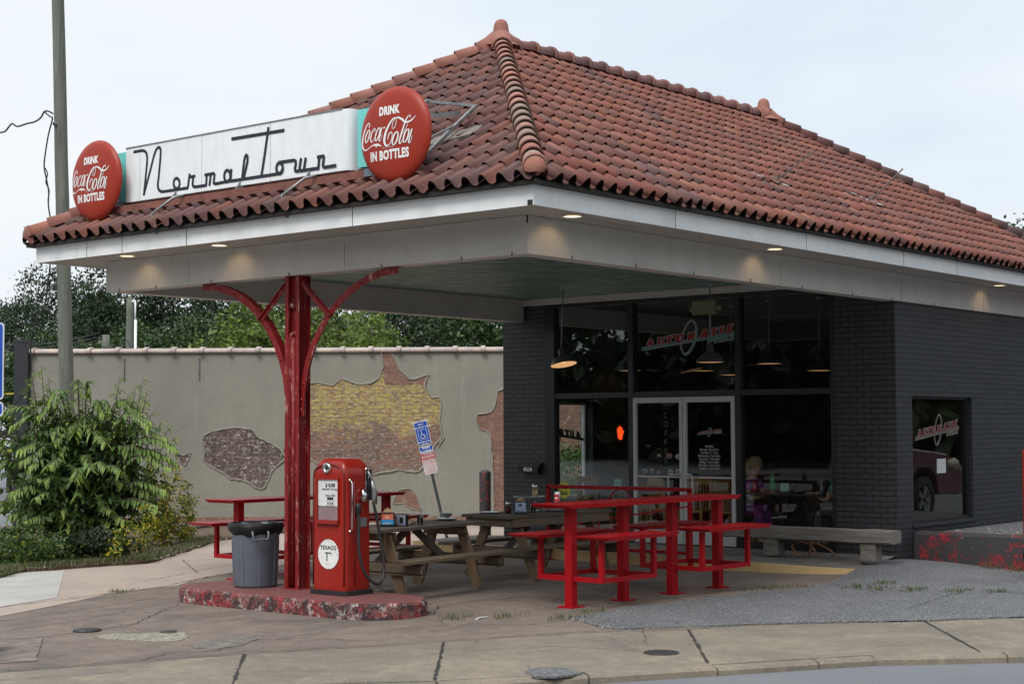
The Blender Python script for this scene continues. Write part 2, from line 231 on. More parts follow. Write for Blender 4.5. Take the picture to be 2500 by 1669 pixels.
# ------------------------------------------------------------------ materials
def N(nt, t, **k):
    n = nt.nodes.new(t)
    for a, b in k.items():
        if hasattr(n, a): setattr(n, a, b)
    return n
class M:
    """small node builder around a Principled BSDF"""
    def __init__(s, name, base=(.5,.5,.5), rough=.7, metal=0, spec=.5, coat=0):
        s.m = bpy.data.materials.new(name); s.m.use_nodes = True; s.nt = s.m.node_tree
        s.b = s.nt.nodes['Principled BSDF']; s.l = s.nt.links.new
        s.b.inputs['Base Color'].default_value = (*base, 1); s.b.inputs['Roughness'].default_value = rough
        s.b.inputs['Metallic'].default_value = metal; s.b.inputs['Specular IOR Level'].default_value = spec
        s.b.inputs['Coat Weight'].default_value = coat
        s.col = None; s.base = base; s.tc = N(s.nt, 'ShaderNodeTexCoord')
    def vec(s, src='Object', scale=(1,1,1), swz=None, loc=(0,0,0)):
        v = s.tc.outputs[src]
        if swz:
            sp = N(s.nt, 'ShaderNodeSeparateXYZ'); cb = N(s.nt, 'ShaderNodeCombineXYZ'); s.l(v, sp.inputs[0])
            for i, a in enumerate(swz):
                if a in 'xyz': s.l(sp.outputs['xyz'.index(a)], cb.inputs[i])
            v = cb.outputs[0]
        mpn = N(s.nt, 'ShaderNodeMapping'); mpn.inputs['Scale'].default_value = scale; mpn.inputs['Location'].default_value = loc
        s.l(v, mpn.inputs[0]); return mpn.outputs[0]
    def noise(s, scale=5, detail=4, rough=.55, vec=None, lo=.4, hi=.6, dist=0):
        n = N(s.nt, 'ShaderNodeTexNoise'); n.inputs['Scale'].default_value = scale; n.inputs['Detail'].default_value = detail
        n.inputs['Roughness'].default_value = rough; n.inputs['Distortion'].default_value = dist
        s.l(vec if vec is not None else s.vec(), n.inputs['Vector'])
        r = N(s.nt, 'ShaderNodeMapRange'); r.inputs[1].default_value = lo; r.inputs[2].default_value = hi
        s.l(n.outputs['Fac'], r.inputs[0]); return r.outputs[0]
    def voro(s, scale, vec=None, feature='F1', lo=0, hi=1, out='Distance'):
        n = N(s.nt, 'ShaderNodeTexVoronoi'); n.feature = feature; n.inputs['Scale'].default_value = scale
        s.l(vec if vec is not None else s.vec(), n.inputs['Vector'])
        if out == 'Color': return n.outputs['Color']
        r = N(s.nt, 'ShaderNodeMapRange'); r.inputs[1].default_value = lo; r.inputs[2].default_value = hi
        s.l(n.outputs[out], r.inputs[0]); return r.outputs[0]
    def mixc(s, fac, c2, c1=None, mode='MIX', amt=1.0):
        m = N(s.nt, 'ShaderNodeMix'); m.data_type = 'RGBA'; m.blend_type = mode
        if amt != 1.0 and not isinstance(fac, (int, float)):
            q = N(s.nt, 'ShaderNodeMath'); q.operation = 'MULTIPLY'; q.inputs[1].default_value = amt; s.l(fac, q.inputs[0]); fac = q.outputs[0]
        if isinstance(fac, (int, float)): m.inputs[0].default_value = fac
        else: s.l(fac, m.inputs[0])
        a = c1 if c1 is not None else (s.col if s.col is not None else s.base)
        for inp, c in ((6, a), (7, c2)):
            if isinstance(c, tuple): m.inputs[inp].default_value = (*c[:3], 1)
            else: s.l(c, m.inputs[inp])
        s.col = m.outputs[2]; s.l(s.col, s.b.inputs['Base Color']); return s.col
    def attr(s, name='Col', amt=1.0):
        a = N(s.nt, 'ShaderNodeAttribute'); a.attribute_name = name
        return s.mixc(amt, a.outputs['Color'])
    def bump(s, h, dist=.01, st=.6, inv=False):
        b = N(s.nt, 'ShaderNodeBump'); b.inputs['Distance'].default_value = dist; b.inputs['Strength'].default_value = st; b.invert = inv
        s.l(h, b.inputs['Height'])
        src = s.b.inputs['Normal']
        if src.is_linked: s.l(src.links[0].from_socket, b.inputs['Normal'])
        s.l(b.outputs[0], src); return s
    def rough(s, fac, a, b):
        r = N(s.nt, 'ShaderNodeMapRange'); r.inputs[3].default_value = a; r.inputs[4].default_value = b
        s.l(fac, r.inputs[0]); s.l(r.outputs[0], s.b.inputs['Roughness']); return s
    def math(s, op, a, b=0.0):
        q = N(s.nt, 'ShaderNodeMath'); q.operation = op
        for i, t in enumerate((a, b)):
            if isinstance(t, (int, float)): q.inputs[i].default_value = t
            else: s.l(t, q.inputs[i])
        return q.outputs[0]
    def emit(s, c, st):
        s.b.inputs['Emission Color'].default_value = (*c, 1); s.b.inputs['Emission Strength'].default_value = st; return s
def simple(name, base, rough=.6, metal=0, var=.12, scale=6, spec=.5, coat=0, bump=0):
    m = M(name, base, rough, metal, spec, coat)
    n = m.noise(scale, 5, lo=.3, hi=.7); m.mixc(n, tuple(c*(1-var) for c in base), tuple(min(1, c*(1+var)) for c in base))
    if bump: m.bump(n, bump, .5)
    return m.m

# ground materials
m = M('forecourt_concrete', (.155,.132,.116), .9)
n1 = m.noise(.55, 6, .6, lo=.32, hi=.66, dist=.5); n2 = m.noise(2.6, 5, .65, lo=.35, hi=.7, vec=m.vec(scale=(.55,1.5,1))); n3 = m.noise(60, 2, lo=.3, hi=.7); n4 = m.noise(9, 6, .7, lo=.45, hi=.75)
m.mixc(n1, (.085,.068,.058), (.21,.165,.132)); m.mixc(n2, (.29,.225,.178), amt=.5); m.mixc(n4, (.055,.048,.045), amt=.55); m.mixc(m.noise(1.1, 7, .75, lo=.52, hi=.62, vec=m.vec(scale=(.8,1,1), loc=(3,9,0)), dist=.8), (.085,.078,.073), amt=.6); m.mixc(m.noise(34, 5, .8, lo=.55, hi=.68), (.34,.29,.25), amt=.45); m.mixc(m.noise(48, 4, .8, lo=.58, hi=.66, vec=m.vec(loc=(7,1,0))), (.045,.04,.038), amt=.5)
m.bump(n3, .003, .4); CONC = m.m
m = M('pink_concrete', (.34,.285,.245), .9)
n1 = m.noise(.6, 6, .6, lo=.3, hi=.7, dist=.6); n2 = m.noise(3, 6, .65, lo=.4, hi=.75); n3 = m.noise(60, 2, lo=.3, hi=.7)
m.mixc(n1, (.29,.238,.20), (.41,.335,.275)); m.mixc(n2, (.24,.20,.175), amt=.5); m.mixc(n3, (.5,.38,.33), amt=.2); m.bump(n3, .003, .3); PINK = m.m
m = M('pale_concrete', (.43,.42,.39), .9)
n1 = m.noise(2, 6, .6, lo=.3, hi=.7); m.mixc(n1, (.34,.335,.315)); PALE = m.m
m = M('sidewalk_concrete', (.26,.225,.175), .9)
n1 = m.noise(.9, 6, .65, lo=.3, hi=.68, dist=.7); n2 = m.noise(5, 6, .7, lo=.42, hi=.75); n3 = m.noise(80, 2, lo=.3, hi=.7); n4 = m.voro(3.1, lo=0, hi=.09)
m.mixc(n1, (.145,.128,.105), (.265,.222,.165)); m.mixc(n2, (.10,.088,.076), amt=.55); m.mixc(m.noise(30, 5, .8, lo=.55, hi=.68), (.40,.35,.28), amt=.5); m.mixc(m.noise(42, 4, .8, lo=.57, hi=.66, vec=m.vec(loc=(7,1,0))), (.06,.055,.05), amt=.55); m.mixc(m.noise(1.6, 6, .8, lo=.56, hi=.66, dist=.6, vec=m.vec(loc=(1,4,0))), (.34,.29,.21), amt=.5)
m.mixc(m.math('SUBTRACT', 1.0, n4), (.10,.09,.08), amt=.6); m.bump(n3, .004, .5); WALK = m.m
m = M('patch_asphalt', (.11,.112,.12), .92)
n1 = m.noise(1.2, 5, .6, lo=.3, hi=.7); n3 = m.noise(55, 5, .9, lo=.54, hi=.60); n2 = m.noise(30, 4, .8, lo=.52, hi=.60, vec=m.vec(loc=(3,3,3)))
m.mixc(n1, (.085,.087,.093), (.125,.128,.135)); m.mixc(n3, (.7,.7,.71), amt=.95); m.mixc(n2, (.04,.04,.043), amt=.5); m.bump(n3, .006, .7); ASPH = m.m
m = M('road_asphalt', (.10,.105,.115), .9)
n1 = m.noise(.5, 6, .6, lo=.3, hi=.7); n3 = m.noise(90, 3, .8, lo=.5, hi=.65)
m.mixc(n1, (.12,.128,.142), (.16,.168,.18)); m.mixc(n3, (.33,.34,.36), amt=.4); m.bump(n3, .004, .5); ROAD = m.m
m = M('soil', (.10,.066,.045), .95)
n1 = m.noise(6, 6, .7, lo=.35, hi=.65); n2 = m.noise(30, 3, lo=.55, hi=.7); m.mixc(n1, (.17,.115,.08)); m.mixc(n2, (.30,.26,.21), amt=.6); m.bump(n1, .04, .8); SOIL = m.m
DARK = simple('crack_dark', (.028,.025,.023), .95)
GRAV = M('gravel_patch', (.2,.18,.15), .95); n3 = GRAV.voro(28, lo=0, hi=.8, out='Distance'); GRAV.mixc(n3, (.36,.33,.26), (.06,.062,.065)); GRAV = GRAV.m
WHITEP = simple('road_paint_white', (.55,.55,.55), .8); YELLP = simple('road_paint_yellow', (.55,.33,.04), .8)

# painted materials
def painted(name, base, dark, scale=3, amt=.35, rough=.55, streak=True, bmp=.001):
    m = M(name, base, rough)
    n1 = m.noise(scale, 6, .65, lo=.45, hi=.8, vec=m.vec(scale=(1,1,.35) if streak else (1,1,1))); n2 = m.noise(40, 3, lo=.3, hi=.7)
    n3 = m.noise(1.1, 3, lo=.35, hi=.65)
    m.mixc(n1, dark, amt=amt); m.mixc(n3, tuple(c*.86 for c in base), amt=.5); m.bump(n2, bmp, .3); return m.m
FASC = painted('white_fascia_paint', (.80,.815,.82), (.42,.43,.42), 4, .35)
BEAM = painted('beam_paint', (.52,.50,.465), (.25,.235,.21), 3, .4)
SOFF = painted('soffit_paint', (.40,.38,.35), (.33,.31,.29), 2, .4, streak=False)
SIGNW = painted('sign_white_paint', (.78,.82,.84), (.42,.46,.44), 9, .4)
TURQ = painted('turquoise_paint', (.17,.62,.60), (.10,.34,.34), 5, .3)
BLACKL = simple('sign_lettering', (.014,.017,.027), .8)
WHITEL = simple('white_lettering', (.74,.75,.75), .5, var=.05)
m = M('red_enamel_disc', (.30,.024,.010), .42, spec=.3); n1 = m.noise(5, 5, .6, lo=.4, hi=.75, vec=m.vec(scale=(2,2,.4))); m.mixc(n1, (.25,.045,.026), amt=.5); DISC = m.m
m = M('red_table_paint', (.36,.004,.009), .45, spec=.25); n1 = m.noise(9, 5, lo=.4, hi=.8); m.mixc(n1, (.26,.006,.009), amt=.7); m.mixc(m.noise(26, 5, .8, lo=.645, hi=.67), (.10,.055,.05), amt=.8); m.rough(n1, .35, .6); REDT = m.m
m = M('red_pump_enamel', (.275,.015,.008), .3, spec=.35, coat=.10); n1 = m.noise(4, 5, lo=.4, hi=.8); m.mixc(n1, (.26,.014,.010), amt=.5); m.mixc(m.noise(70, 2, .6, lo=.72, hi=.76), (.7,.6,.5), amt=.5); PUMP = m.m
m = M('worn_red_post_paint', (.21,.010,.012), .5, spec=.3)
nb = m.noise(14, 7, .8, lo=.565, hi=.62, vec=m.vec(scale=(1,1,.28))); nc = m.noise(5, 6, .7, lo=.42, hi=.72)
m.mixc(nc, (.13,.010,.012), amt=.7); m.mixc(nb, (.46,.26,.20), amt=.75); m.mixc(m.noise(8, 6, .7, lo=.69, hi=.72), (.035,.02,.02)); m.bump(nb, .003, .6); POST = m.m
m = M('worn_island_paint', (.24,.028,.035), .8)
n1 = m.noise(2.2, 6, .8, lo=.47, hi=.53, dist=1.0); n2 = m.noise(4.5, 8, .85, lo=.50, hi=.54, dist=.6); n3 = m.noise(6, 9, .88, lo=.545, hi=.575, vec=m.vec(loc=(5,3,1)), dist=.5)
m.mixc(m.noise(3, 6, .7, lo=.4, hi=.7), (.22,.03,.03)); m.mixc(n1, (.16,.08,.07), amt=.8); m.mixc(n2, (.022,.02,.022), amt=.92); m.mixc(n3, (.52,.48,.46), amt=.9); m.bump(n2, .008, .7); ISLS = m.m
m = M('island_top_paint', (.19,.050,.050), .75); n1 = m.noise(3, 7, .7, lo=.35, hi=.7, dist=.4); m.mixc(n1, (.12,.055,.052)); m.mixc(m.noise(25, 4, lo=.6, hi=.75), (.30,.16,.15), amt=.5); ISLT = m.m
m = M('retaining_wall_paint', (.035,.038,.042), .8)
n1 = m.noise(3.2, 10, .9, lo=.532, hi=.547, dist=.1, vec=m.vec(loc=(3,8,2))); n2 = m.noise(9, 7, .8, lo=.63, hi=.65, dist=.6)
m.mixc(n1, (.33,.022,.032)); m.mixc(n2, (.42,.34,.26), amt=.9); m.bump(n1, .01, .6); RETW = m.m
m = M('bollard_paint', (.03,.03,.034), .6); m.mixc(m.noise(7, 7, .8, lo=.56, hi=.58, dist=.7), (.34,.03,.03)); m.mixc(m.noise(14, 7, .8, lo=.66, hi=.68), (.4,.33,.28)); BOLL = m.m
YELK = painted('yellow_kerb_paint', (.60,.42,.20), (.38,.27,.14), 8, .5, .8, False)
def brickm(name, swz, c1, c2, mort, sc_=(.215,.0735), rough=.75, paint=None, bst=.9, dist=.012):
    m = M(name, c1, rough); v = m.vec(swz=swz)
    b = N(m.nt, 'ShaderNodeTexBrick'); b.offset = .5
    b.inputs['Scale'].default_value = 1; b.inputs['Brick Width'].default_value = sc_[0]; b.inputs['Row Height'].default_value = sc_[1]
    b.inputs['Mortar Size'].default_value = .0055 if 'old' in name else .0085; b.inputs['Mortar Smooth'].default_value = .15
    b.inputs['Color1'].default_value = (*c1, 1); b.inputs['Color2'].default_value = (*c2, 1); b.inputs['Mortar'].default_value = (*mort, 1)
    # wobble so courses are not ruler straight
    nn = N(m.nt, 'ShaderNodeTexNoise'); nn.inputs['Scale'].default_value = 3.5; m.l(v, nn.inputs['Vector'])
    va = N(m.nt, 'ShaderNodeVectorMath'); va.operation = 'MULTIPLY_ADD'; m.l(nn.outputs['Color'], va.inputs[0]); va.inputs[1].default_value = (.02, .012, 0); m.l(v, va.inputs[2])
    m.l(va.outputs[0], b.inputs['Vector']); m.col = b.outputs['Color']; m.l(m.col, m.b.inputs['Base Color'])
    nz_ = m.noise(26, 5, .7, lo=.3, hi=.7); m.mixc(nz_, tuple(c*.7 for c in c1), amt=.35)
    if paint: paint(m)
    if 'old' in name: m.mixc(b.outputs['Fac'], (.20,.17,.14), amt=.75)
    m.bump(b.outputs['Fac'], dist, bst, inv=True); m.bump(nz_, .006, .5); return m.m
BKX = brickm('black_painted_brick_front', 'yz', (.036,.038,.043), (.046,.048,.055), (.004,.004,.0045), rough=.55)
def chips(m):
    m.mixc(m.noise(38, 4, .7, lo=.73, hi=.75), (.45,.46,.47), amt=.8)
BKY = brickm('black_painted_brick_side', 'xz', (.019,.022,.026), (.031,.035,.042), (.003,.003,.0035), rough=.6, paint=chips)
def graf(m):
    sp = N(m.nt, 'ShaderNodeSeparateXYZ'); m.l(m.tc.outputs['Object'], sp.inputs[0]); zl = N(m.nt, 'ShaderNodeMapRange'); zl.inputs[1].default_value = 1.75; zl.inputs[2].default_value = 1.95; m.l(sp.outputs[2], zl.inputs[0])
    m.mixc(m.noise(1.6, 5, .75, lo=.42, hi=.6, vec=m.vec(loc=(2,0,1))), (.13,.10,.085), amt=.6)
    ye = m.noise(9, 9, .92, lo=.47, hi=.515, dist=.2, vec=m.vec(scale=(.6,1,1.7))); zw = m.noise(1.7, 6, .8, lo=.3, hi=.7); zs = m.math('ADD', sp.outputs[2], m.math('MULTIPLY', m.math('SUBTRACT', zw, .5), .9)); m.l(zs, zl.inputs[0]); m.mixc(m.math('MULTIPLY', ye, zl.outputs[0]), (.60,.50,.11), amt=.62)
    m.mixc(m.noise(13, 9, .88, lo=.535, hi=.57, vec=m.vec(loc=(4,1,7), scale=(.7,1,1.5))), (.52,.48,.43), amt=.7)
GRF = brickm('old_painted_brick', 'xz', (.26,.115,.08), (.11,.07,.058), (.46,.41,.33), (.21,.078), .9, graf)
def graf2(m):
    m.mixc(m.noise(3, 6, .8, lo=.40, hi=.6), (.07,.06,.058), amt=.6); m.mixc(m.noise(9, 9, .9, lo=.535, hi=.56, dist=.2, vec=m.vec(scale=(.8,1,1.4))), (.55,.52,.48), amt=.85); m.mixc(m.noise(7, 9, .9, lo=.52, hi=.56, vec=m.vec(loc=(9,2,2))), (.035,.032,.032), amt=.8); m.mixc(m.noise(4, 8, .85, lo=.60, hi=.66), (.5,.36,.07), amt=.6)
GRF2 = brickm('old_flaking_brick', 'xz', (.17,.085,.07), (.075,.055,.05), (.22,.19,.17), (.21,.078), .9, graf2)
GRF3 = brickm('bare_old_brick', 'xz', (.25,.115,.08), (.17,.09,.07), (.34,.28,.24), (.21,.078), .9, lambda m: (m.mixc(m.noise(8, 6, .8, lo=.5, hi=.6), (.38,.28,.22), amt=.5), m.mixc(m.noise(14, 7, .85, lo=.53, hi=.6, vec=m.vec(loc=(5,5,5), scale=(.6,1,1.5))), (.10,.06,.05), amt=.7)))
m = M('grey_stucco', (.235,.225,.19), .9)
n1 = m.noise(.8, 5, .6, lo=.35, hi=.65); n2 = m.noise(4, 6, .7, lo=.58, hi=.75, vec=m.vec(scale=(1.4,1,.16))); n3 = m.noise(30, 4, lo=.3, hi=.7); n5 = m.noise(7, 5, .6, lo=.5, hi=.8)
m.mixc(n1, (.225,.215,.183), (.265,.254,.215)); m.mixc(n2, (.33,.322,.285), amt=.6); m.mixc(n5, (.195,.187,.16), amt=.5)
cx = m.voro(.75, vec=m.vec(scale=(1,1,.8)), feature='DISTANCE_TO_EDGE', lo=0, hi=.004); m.mixc(m.math('SUBTRACT', 1.0, cx), (.12,.115,.10), amt=.4)
m.bump(n3, .002, .4); m.bump(n5, .006, .4); STUC = m.m
STUR = simple('stucco_edge', (.26,.255,.225), .9, var=.25, scale=9, bump=.01)
m = M('clay_roof_tile', (.3,.1,.07), .7, spec=.3); m.attr(); n1 = m.noise(9, 6, .7, lo=.35, hi=.75); m.mixc(n1, (.16,.075,.06), amt=.25)
m.mixc(m.noise(1.4, 5, .7, lo=.5, hi=.8), (.12,.085,.08), amt=.35); m.mixc(m.noise(50, 3, .6, lo=.66, hi=.72), (.04,.035,.033), amt=.5); m.bump(n1, .004, .4); TILE = m.m
m = M('pale_coping_tile', (.46,.37,.31), .5); n1 = m.noise(3, 5, .6, lo=.4, hi=.65); m.mixc(n1, (.30,.25,.24)); COPE = m.m
UND = simple('roof_underlay', (.03,.025,.022), .9)
m = M('scalloped_green_ceiling', (.05,.075,.065), .5)
v = m.vec(scale=(1,1,1)); wv = N(m.nt, 'ShaderNodeTexWave'); wv.wave_type = 'BANDS'; wv.bands_direction = 'DIAGONAL'; wv.inputs['Scale'].default_value = 1.5; wv.inputs['Distortion'].default_value = 3.0; wv.inputs['Detail'].default_value = 1; wv.inputs['Detail Scale'].default_value = 2.6
m.l(v, wv.inputs[0]); m.mixc(wv.outputs['Fac'], (.22,.36,.30), (.035,.075,.06)); m.bump(wv.outputs['Fac'], .03, .8); CEIL = m.m
def woodm(name, c1, c2, axis='x', rough=.8, sc_=1.0):
    m = M(name, c1, rough); s = {'x': (1.2,22,22), 'y': (22,1.2,22), 'z': (22,22,1.2)}[axis]
    n1 = m.noise(1.6*sc_, 6, .7, lo=.3, hi=.7, vec=m.vec(scale=s), dist=.6); n2 = m.noise(3, 4, lo=.35, hi=.7)
    m.mixc(n1, c2); m.mixc(n2, tuple(c*.55 for c in c1), amt=.55); m.bump(n1, .004, .7); return m.m
WOODX = woodm('weathered_tabletop_wood', (.085,.066,.052), (.15,.12,.095), 'x')
WOODL = woodm('picnic_leg_wood', (.27,.185,.11), (.15,.10,.062), 'z')
WOODB = woodm('picnic_seat_wood', (.20,.145,.095), (.11,.082,.06), 'x')
TIEX = woodm('railway_tie_wood', (.26,.235,.205), (.085,.075,.065), 'y', .9, .8)
POLEW = woodm('utility_pole_wood', (.19,.20,.165), (.09,.10,.085), 'z', .9, .6)
CHAIRW = woodm('honey_chair_wood', (.42,.24,.07), (.32,.17,.045), 'z', .45)
ALU = simple('brushed_aluminium', (.50,.51,.51), .4, .1, .06, 12)
GALV = simple('galvanised_steel', (.27,.28,.28), .45, .7, .25, 12)
CHROME = simple('chrome', (.62,.62,.62), .16, 1, .03)
BLKM = simple('black_frame_paint', (.014,.015,.016), .35, 0, .2)
RUB = simple('black_rubber', (.018,.018,.02), .5, 0, .2)
BAGM = M('black_bin_liner', (.010,.010,.011), .45, spec=.3); BAGM.bump(BAGM.noise(22, 4, .7, lo=.3, hi=.7, vec=BAGM.vec(scale=(1,1,4))), .005, .6); BAGM = BAGM.m
BINM = simple('grey_bin_plastic', (.115,.135,.165), .48, 0, .08, 5)
BLUE = simple('blue_sign_face', (.012,.075,.42), .4, 0, .06)
REDI = simple('red_sign_ink', (.5,.03,.05), .5)
RUSTY = simple('red_brown_angle_steel', (.20,.075,.055), .55, .2, .25, 8)
CONB = simple('standin_block', (.30,.25,.25), .9, 0, .2)
SKIN = simple('skin', (.42,.24,.17), .5, 0, .08); HAIRD = simple('dark_hair', (.03,.018,.012), .5); DRESS = M('purple_print_dress', (.10,.03,.14), .8)
DRESS.mixc(DRESS.noise(11, 4, lo=.5, hi=.56), (.28,.04,.24)); DRESS = DRESS.m
TEALC = M('teal_leaf_shirt', (.05,.16,.14), .8); TEALC.mixc(TEALC.noise(16, 4, lo=.5, hi=.54), (.30,.42,.38)); TEALC = TEALC.m
def glassm(name, tint=(.90,.95,.93), ior=1.52):
    m = bpy.data.materials.new(name); m.use_nodes = True; t = m.node_tree; t.nodes.clear()
    o = t.nodes.new('ShaderNodeOutputMaterial'); mxs = t.nodes.new('ShaderNodeMixShader'); fr = t.nodes.new('ShaderNodeFresnel'); fr.inputs[0].default_value = ior
    tr = t.nodes.new('ShaderNodeBsdfTransparent'); tr.inputs[0].default_value = (*tint, 1); gl = t.nodes.new('ShaderNodeBsdfGlossy'); gl.inputs['Roughness'].default_value = .01
    gl.inputs['Color'].default_value = (.95,.97,.97,1)
    nzz = t.nodes.new('ShaderNodeTexNoise'); nzz.inputs['Scale'].default_value = 1.3; bp = t.nodes.new('ShaderNodeBump'); bp.inputs['Distance'].default_value = .0015; bp.inputs['Strength'].default_value = .4
    tcc = t.nodes.new('ShaderNodeTexCoord'); t.links.new(tcc.outputs['Object'], nzz.inputs['Vector']); t.links.new(nzz.outputs['Fac'], bp.inputs['Height']); t.links.new(bp.outputs[0], gl.inputs['Normal'])
    t.links.new(fr.outputs[0], mxs.inputs[0]); t.links.new(tr.outputs[0], mxs.inputs[1]); t.links.new(gl.outputs[0], mxs.inputs[2]); t.links.new(mxs.outputs[0], o.inputs[0]); return m
GLASS = glassm('window_glass')
def emis(name, c, st, base=None): return M(name, base or c, .5).emit(c, st).m
LAMPW = emis('warm_lamp', (1,.62,.28), 1.0, (.02,.02,.02)); LAMPI = emis('lamp_shade_inside', (1,.55,.25), .6, (.25,.16,.09)); NEON = emis('neon_orange', (1,.07,.01), 1.3)
SLAMP = emis('recessed_lamp', (1,.80,.50), 2.2)
def leafm(name, cols, trans=.25, rough=.5):
    m = M(name, cols, rough); m.attr()
    m.b.inputs['Subsurface Weight'].default_value = 0
    t = m.nt; o = [n for n in t.nodes if n.type == 'OUTPUT_MATERIAL'][0]; ms = N(t, 'ShaderNodeMixShader'); ms.inputs[0].default_value = trans
    tl = N(t, 'ShaderNodeBsdfTranslucent'); m.l(m.col, tl.inputs[0]); m.l(m.b.outputs[0], ms.inputs[1]); m.l(tl.outputs[0], ms.inputs[2]); m.l(ms.outputs[0], o.inputs[0]); return m.m
LEAF = leafm('leaf', (.06,.11,.03)); BARK = woodm('bark', (.09,.07,.055), (.05,.04,.032), 'z')
GRASS = leafm('grass_blade', (.1,.14,.05))

# ------------------------------------------------------------------ ground
H = 400
g = MB(); g.sheet([(-H,-H),(H,-H),(H,H),(-H,H)], -.075); struct('ground', g, ROAD)
EDGE = [(-16,7.6),(-9,4.3),(-4.09,2.09),(-2.24,1.35),(-.66,.52),(-.04,.25),(.88,-.25),(1.36,-.72),(1.9,-.92),(2.83,-1.73),(3.32,-2.21),(3.87,-2.6),(6.5,-4.8),(9,-7.2)]
KERB = [(-16,6.0),(-9,2.9),(-5.6,1.5),(-3.36,.12),(-2.3,-.87),(-1.29,-1.5),(-.345,-2.06),(.45,-2.52),(.92,-2.8),(1.73,-3.6),(2.4,-4.3),(5,-7.2),(7,-9.4)]
fore = EDGE+[(9,.62),(8.2,.62),(8.2,7.6),(17,7.6),(17,9),(9.5,17),(5.5,17),(.2,9.03),(-16,9.03)]
def slab(name, poly, z1, z0, mat):
    b = MB(); n = len(poly); b.add([(x,y,z1) for x,y in poly]+[(x,y,z0) for x,y in poly], [tuple(range(n))[::-1]]+[(i,(i+1)%n,n+(i+1)%n,n+i) for i in range(n)])
    bm = bmesh.new(); me = mesh_from(b, name, mat); bm.from_mesh(me); bmesh.ops.recalc_face_normals(bm, faces=bm.faces); bmesh.ops.triangulate(bm, faces=[f for f in bm.faces if len(f.verts) > 4]); bm.to_mesh(me); bm.free()
    up = sum(p.normal.z*p.area for p in me.polygons)
    if up < 0: me.flip_normals()
    o = bpy.data.objects.new(name, me); _place(o, None, (0,0,0), 0); o['kind'] = 'structure'; return o
slab('forecourt', fore, 0, -.3, CONC)
slab('sidewalk', EDGE+KERB[::-1], .0, -.3, WALK)
# kerb stone strip along the street side, cracked into lengths
kb = MB()
for i in range(len(KERB)-1):
    a, b = Vector(KERB[i]), Vector(KERB[i+1]); d = b-a; n = Vector((d.y, -d.x)).normalized(); q = max(1, int(d.length/1.1))
    for k in range(q):
        p0 = a+d*(k/q)+d.normalized()*.008; p1 = a+d*((k+1)/q)-d.normalized()*.008; dz = random.uniform(-.008,.003)
        P = [(p0+n*.002, .0+dz), (p0+n*.085, -.010+dz), (p0+n*.11, -.03+dz), (p0+n*.12, -.2)]; Q = [(p1+n*.002, .0+dz), (p1+n*.085, -.010+dz), (p1+n*.11, -.03+dz), (p1+n*.12, -.2)]
        vs = [(x.x,x.y,z) for x,z in P+Q]; kb.add(vs, [(0,1,5,4),(1,2,6,5),(2,3,7,6),(0,3,2,1),(4,5,6,7)])
struct('kerb', kb, WALK)
pk = [(-16,5.0),(-5,5.2),(-1.96,5.4),(-.6,6.0),(.01,6.3),(.8,6.5),(1.14,6.46),(2.1,7.05),(4.2,7.7),(8.1,8.0),(8.2,7.62),(17,7.62),(17,9),(9.5,16.9),(6.5,12),(4.1,10.2),(2.9,9.3),(2.3,9.44),(1.6,9.5),(.98,9.57),(.2,9.02),(-16,9.02)]
slab('pavement', pk, .004, -.05, PINK)
b = MB(); b.sheet([(-4,5.7),(-1.48,6.13),(-.55,6.45),(1.54,9.3),(.98,9.5),(.36,8.99),(-4,8.9)], .008); struct('pavement_slab', b, PALE)
ap = [(1.36,.70),(1.26,.45),(1.0,.02),(.96,-.19),(1.9,-.88),(2.83,-1.69),(3.32,-2.17),(3.87,-2.56),(6.5,-4.7),(9,-7.0),(9,.58),(8.5,.70),(7.38,.73),(6.6,.5),(6.0,.33),(5.27,.27),(4.7,.47),(4.16,.55),(3.5,.66),(3.0,.65),(2.5,.76),(2.05,.72)]
ap2 = []
for i, p in enumerate(ap):
    q = ap[(i+1)%len(ap)]; n = max(1, int(math.dist(p, q)/.12))
    for k in range(n):
        t = k/n; j = .03 if i not in (9,10) else 0; ap2.append((p[0]*(1-t)+q[0]*t+random.uniform(-j,j), p[1]*(1-t)+q[1]*t+random.uniform(-j,j)))
slab('driveway', ap2, .012, -.02, ASPH)
# cracks, joints and patches lying in the concrete
ck = MB()
def crack(pts, wd=.012, z=.006, jit=.02):
    out_ = []
    for a, b in zip(pts, pts[1:]):
        n = max(2, int(math.dist(a, b)/.09))
        for k in range(n): t = k/n; out_.append((a[0]*(1-t)+b[0]*t+random.uniform(-jit,jit), a[1]*(1-t)+b[1]*t+random.uniform(-jit,jit), wd*random.uniform(.3,1.1)))
    out_.append((*pts[-1], wd*.4)); ck.ribbon(out_, wd, lambda u, v, w_: (u, v, z+w_), 0, .000002)
for i in range(1, len(EDGE)-1): crack(EDGE[i:i+2], .011, .014, .008)
for a, b in (((-2.24,1.35),(-3.36,.2)),((-.665,.518),(-2.3,-.86)),((1.362,-.726),(-.3,-2.0)),((3.26,-2.2),(1.62,-3.45)),((5.0,-3.6),(3.6,-5.5)),((-4.7,2.4),(-5.9,1.5))): crack([a,b], .017, .005, .006)
crack([(-3.04,1.72),(-2.63,1.9),(-2.23,1.71),(-1.55,1.97),(-1.17,1.61),(-1.03,1.06),(-.96,.9)], .006)
crack([(-.16,4.84),(-1.59,3.74),(-2.15,3.66),(-2.64,3.65),(-3.4,4.0)], .006)
crack([(.83,2.0),(1.47,2.5),(3.0,2.3),(5.0,2.05),(6.8,1.95)], .007); crack([(1.47,2.6),(2.8,5.0),(4.4,7.4)], .006); crack([(3.9,.6),(4.6,2.2),(5.6,4.6)], .006)
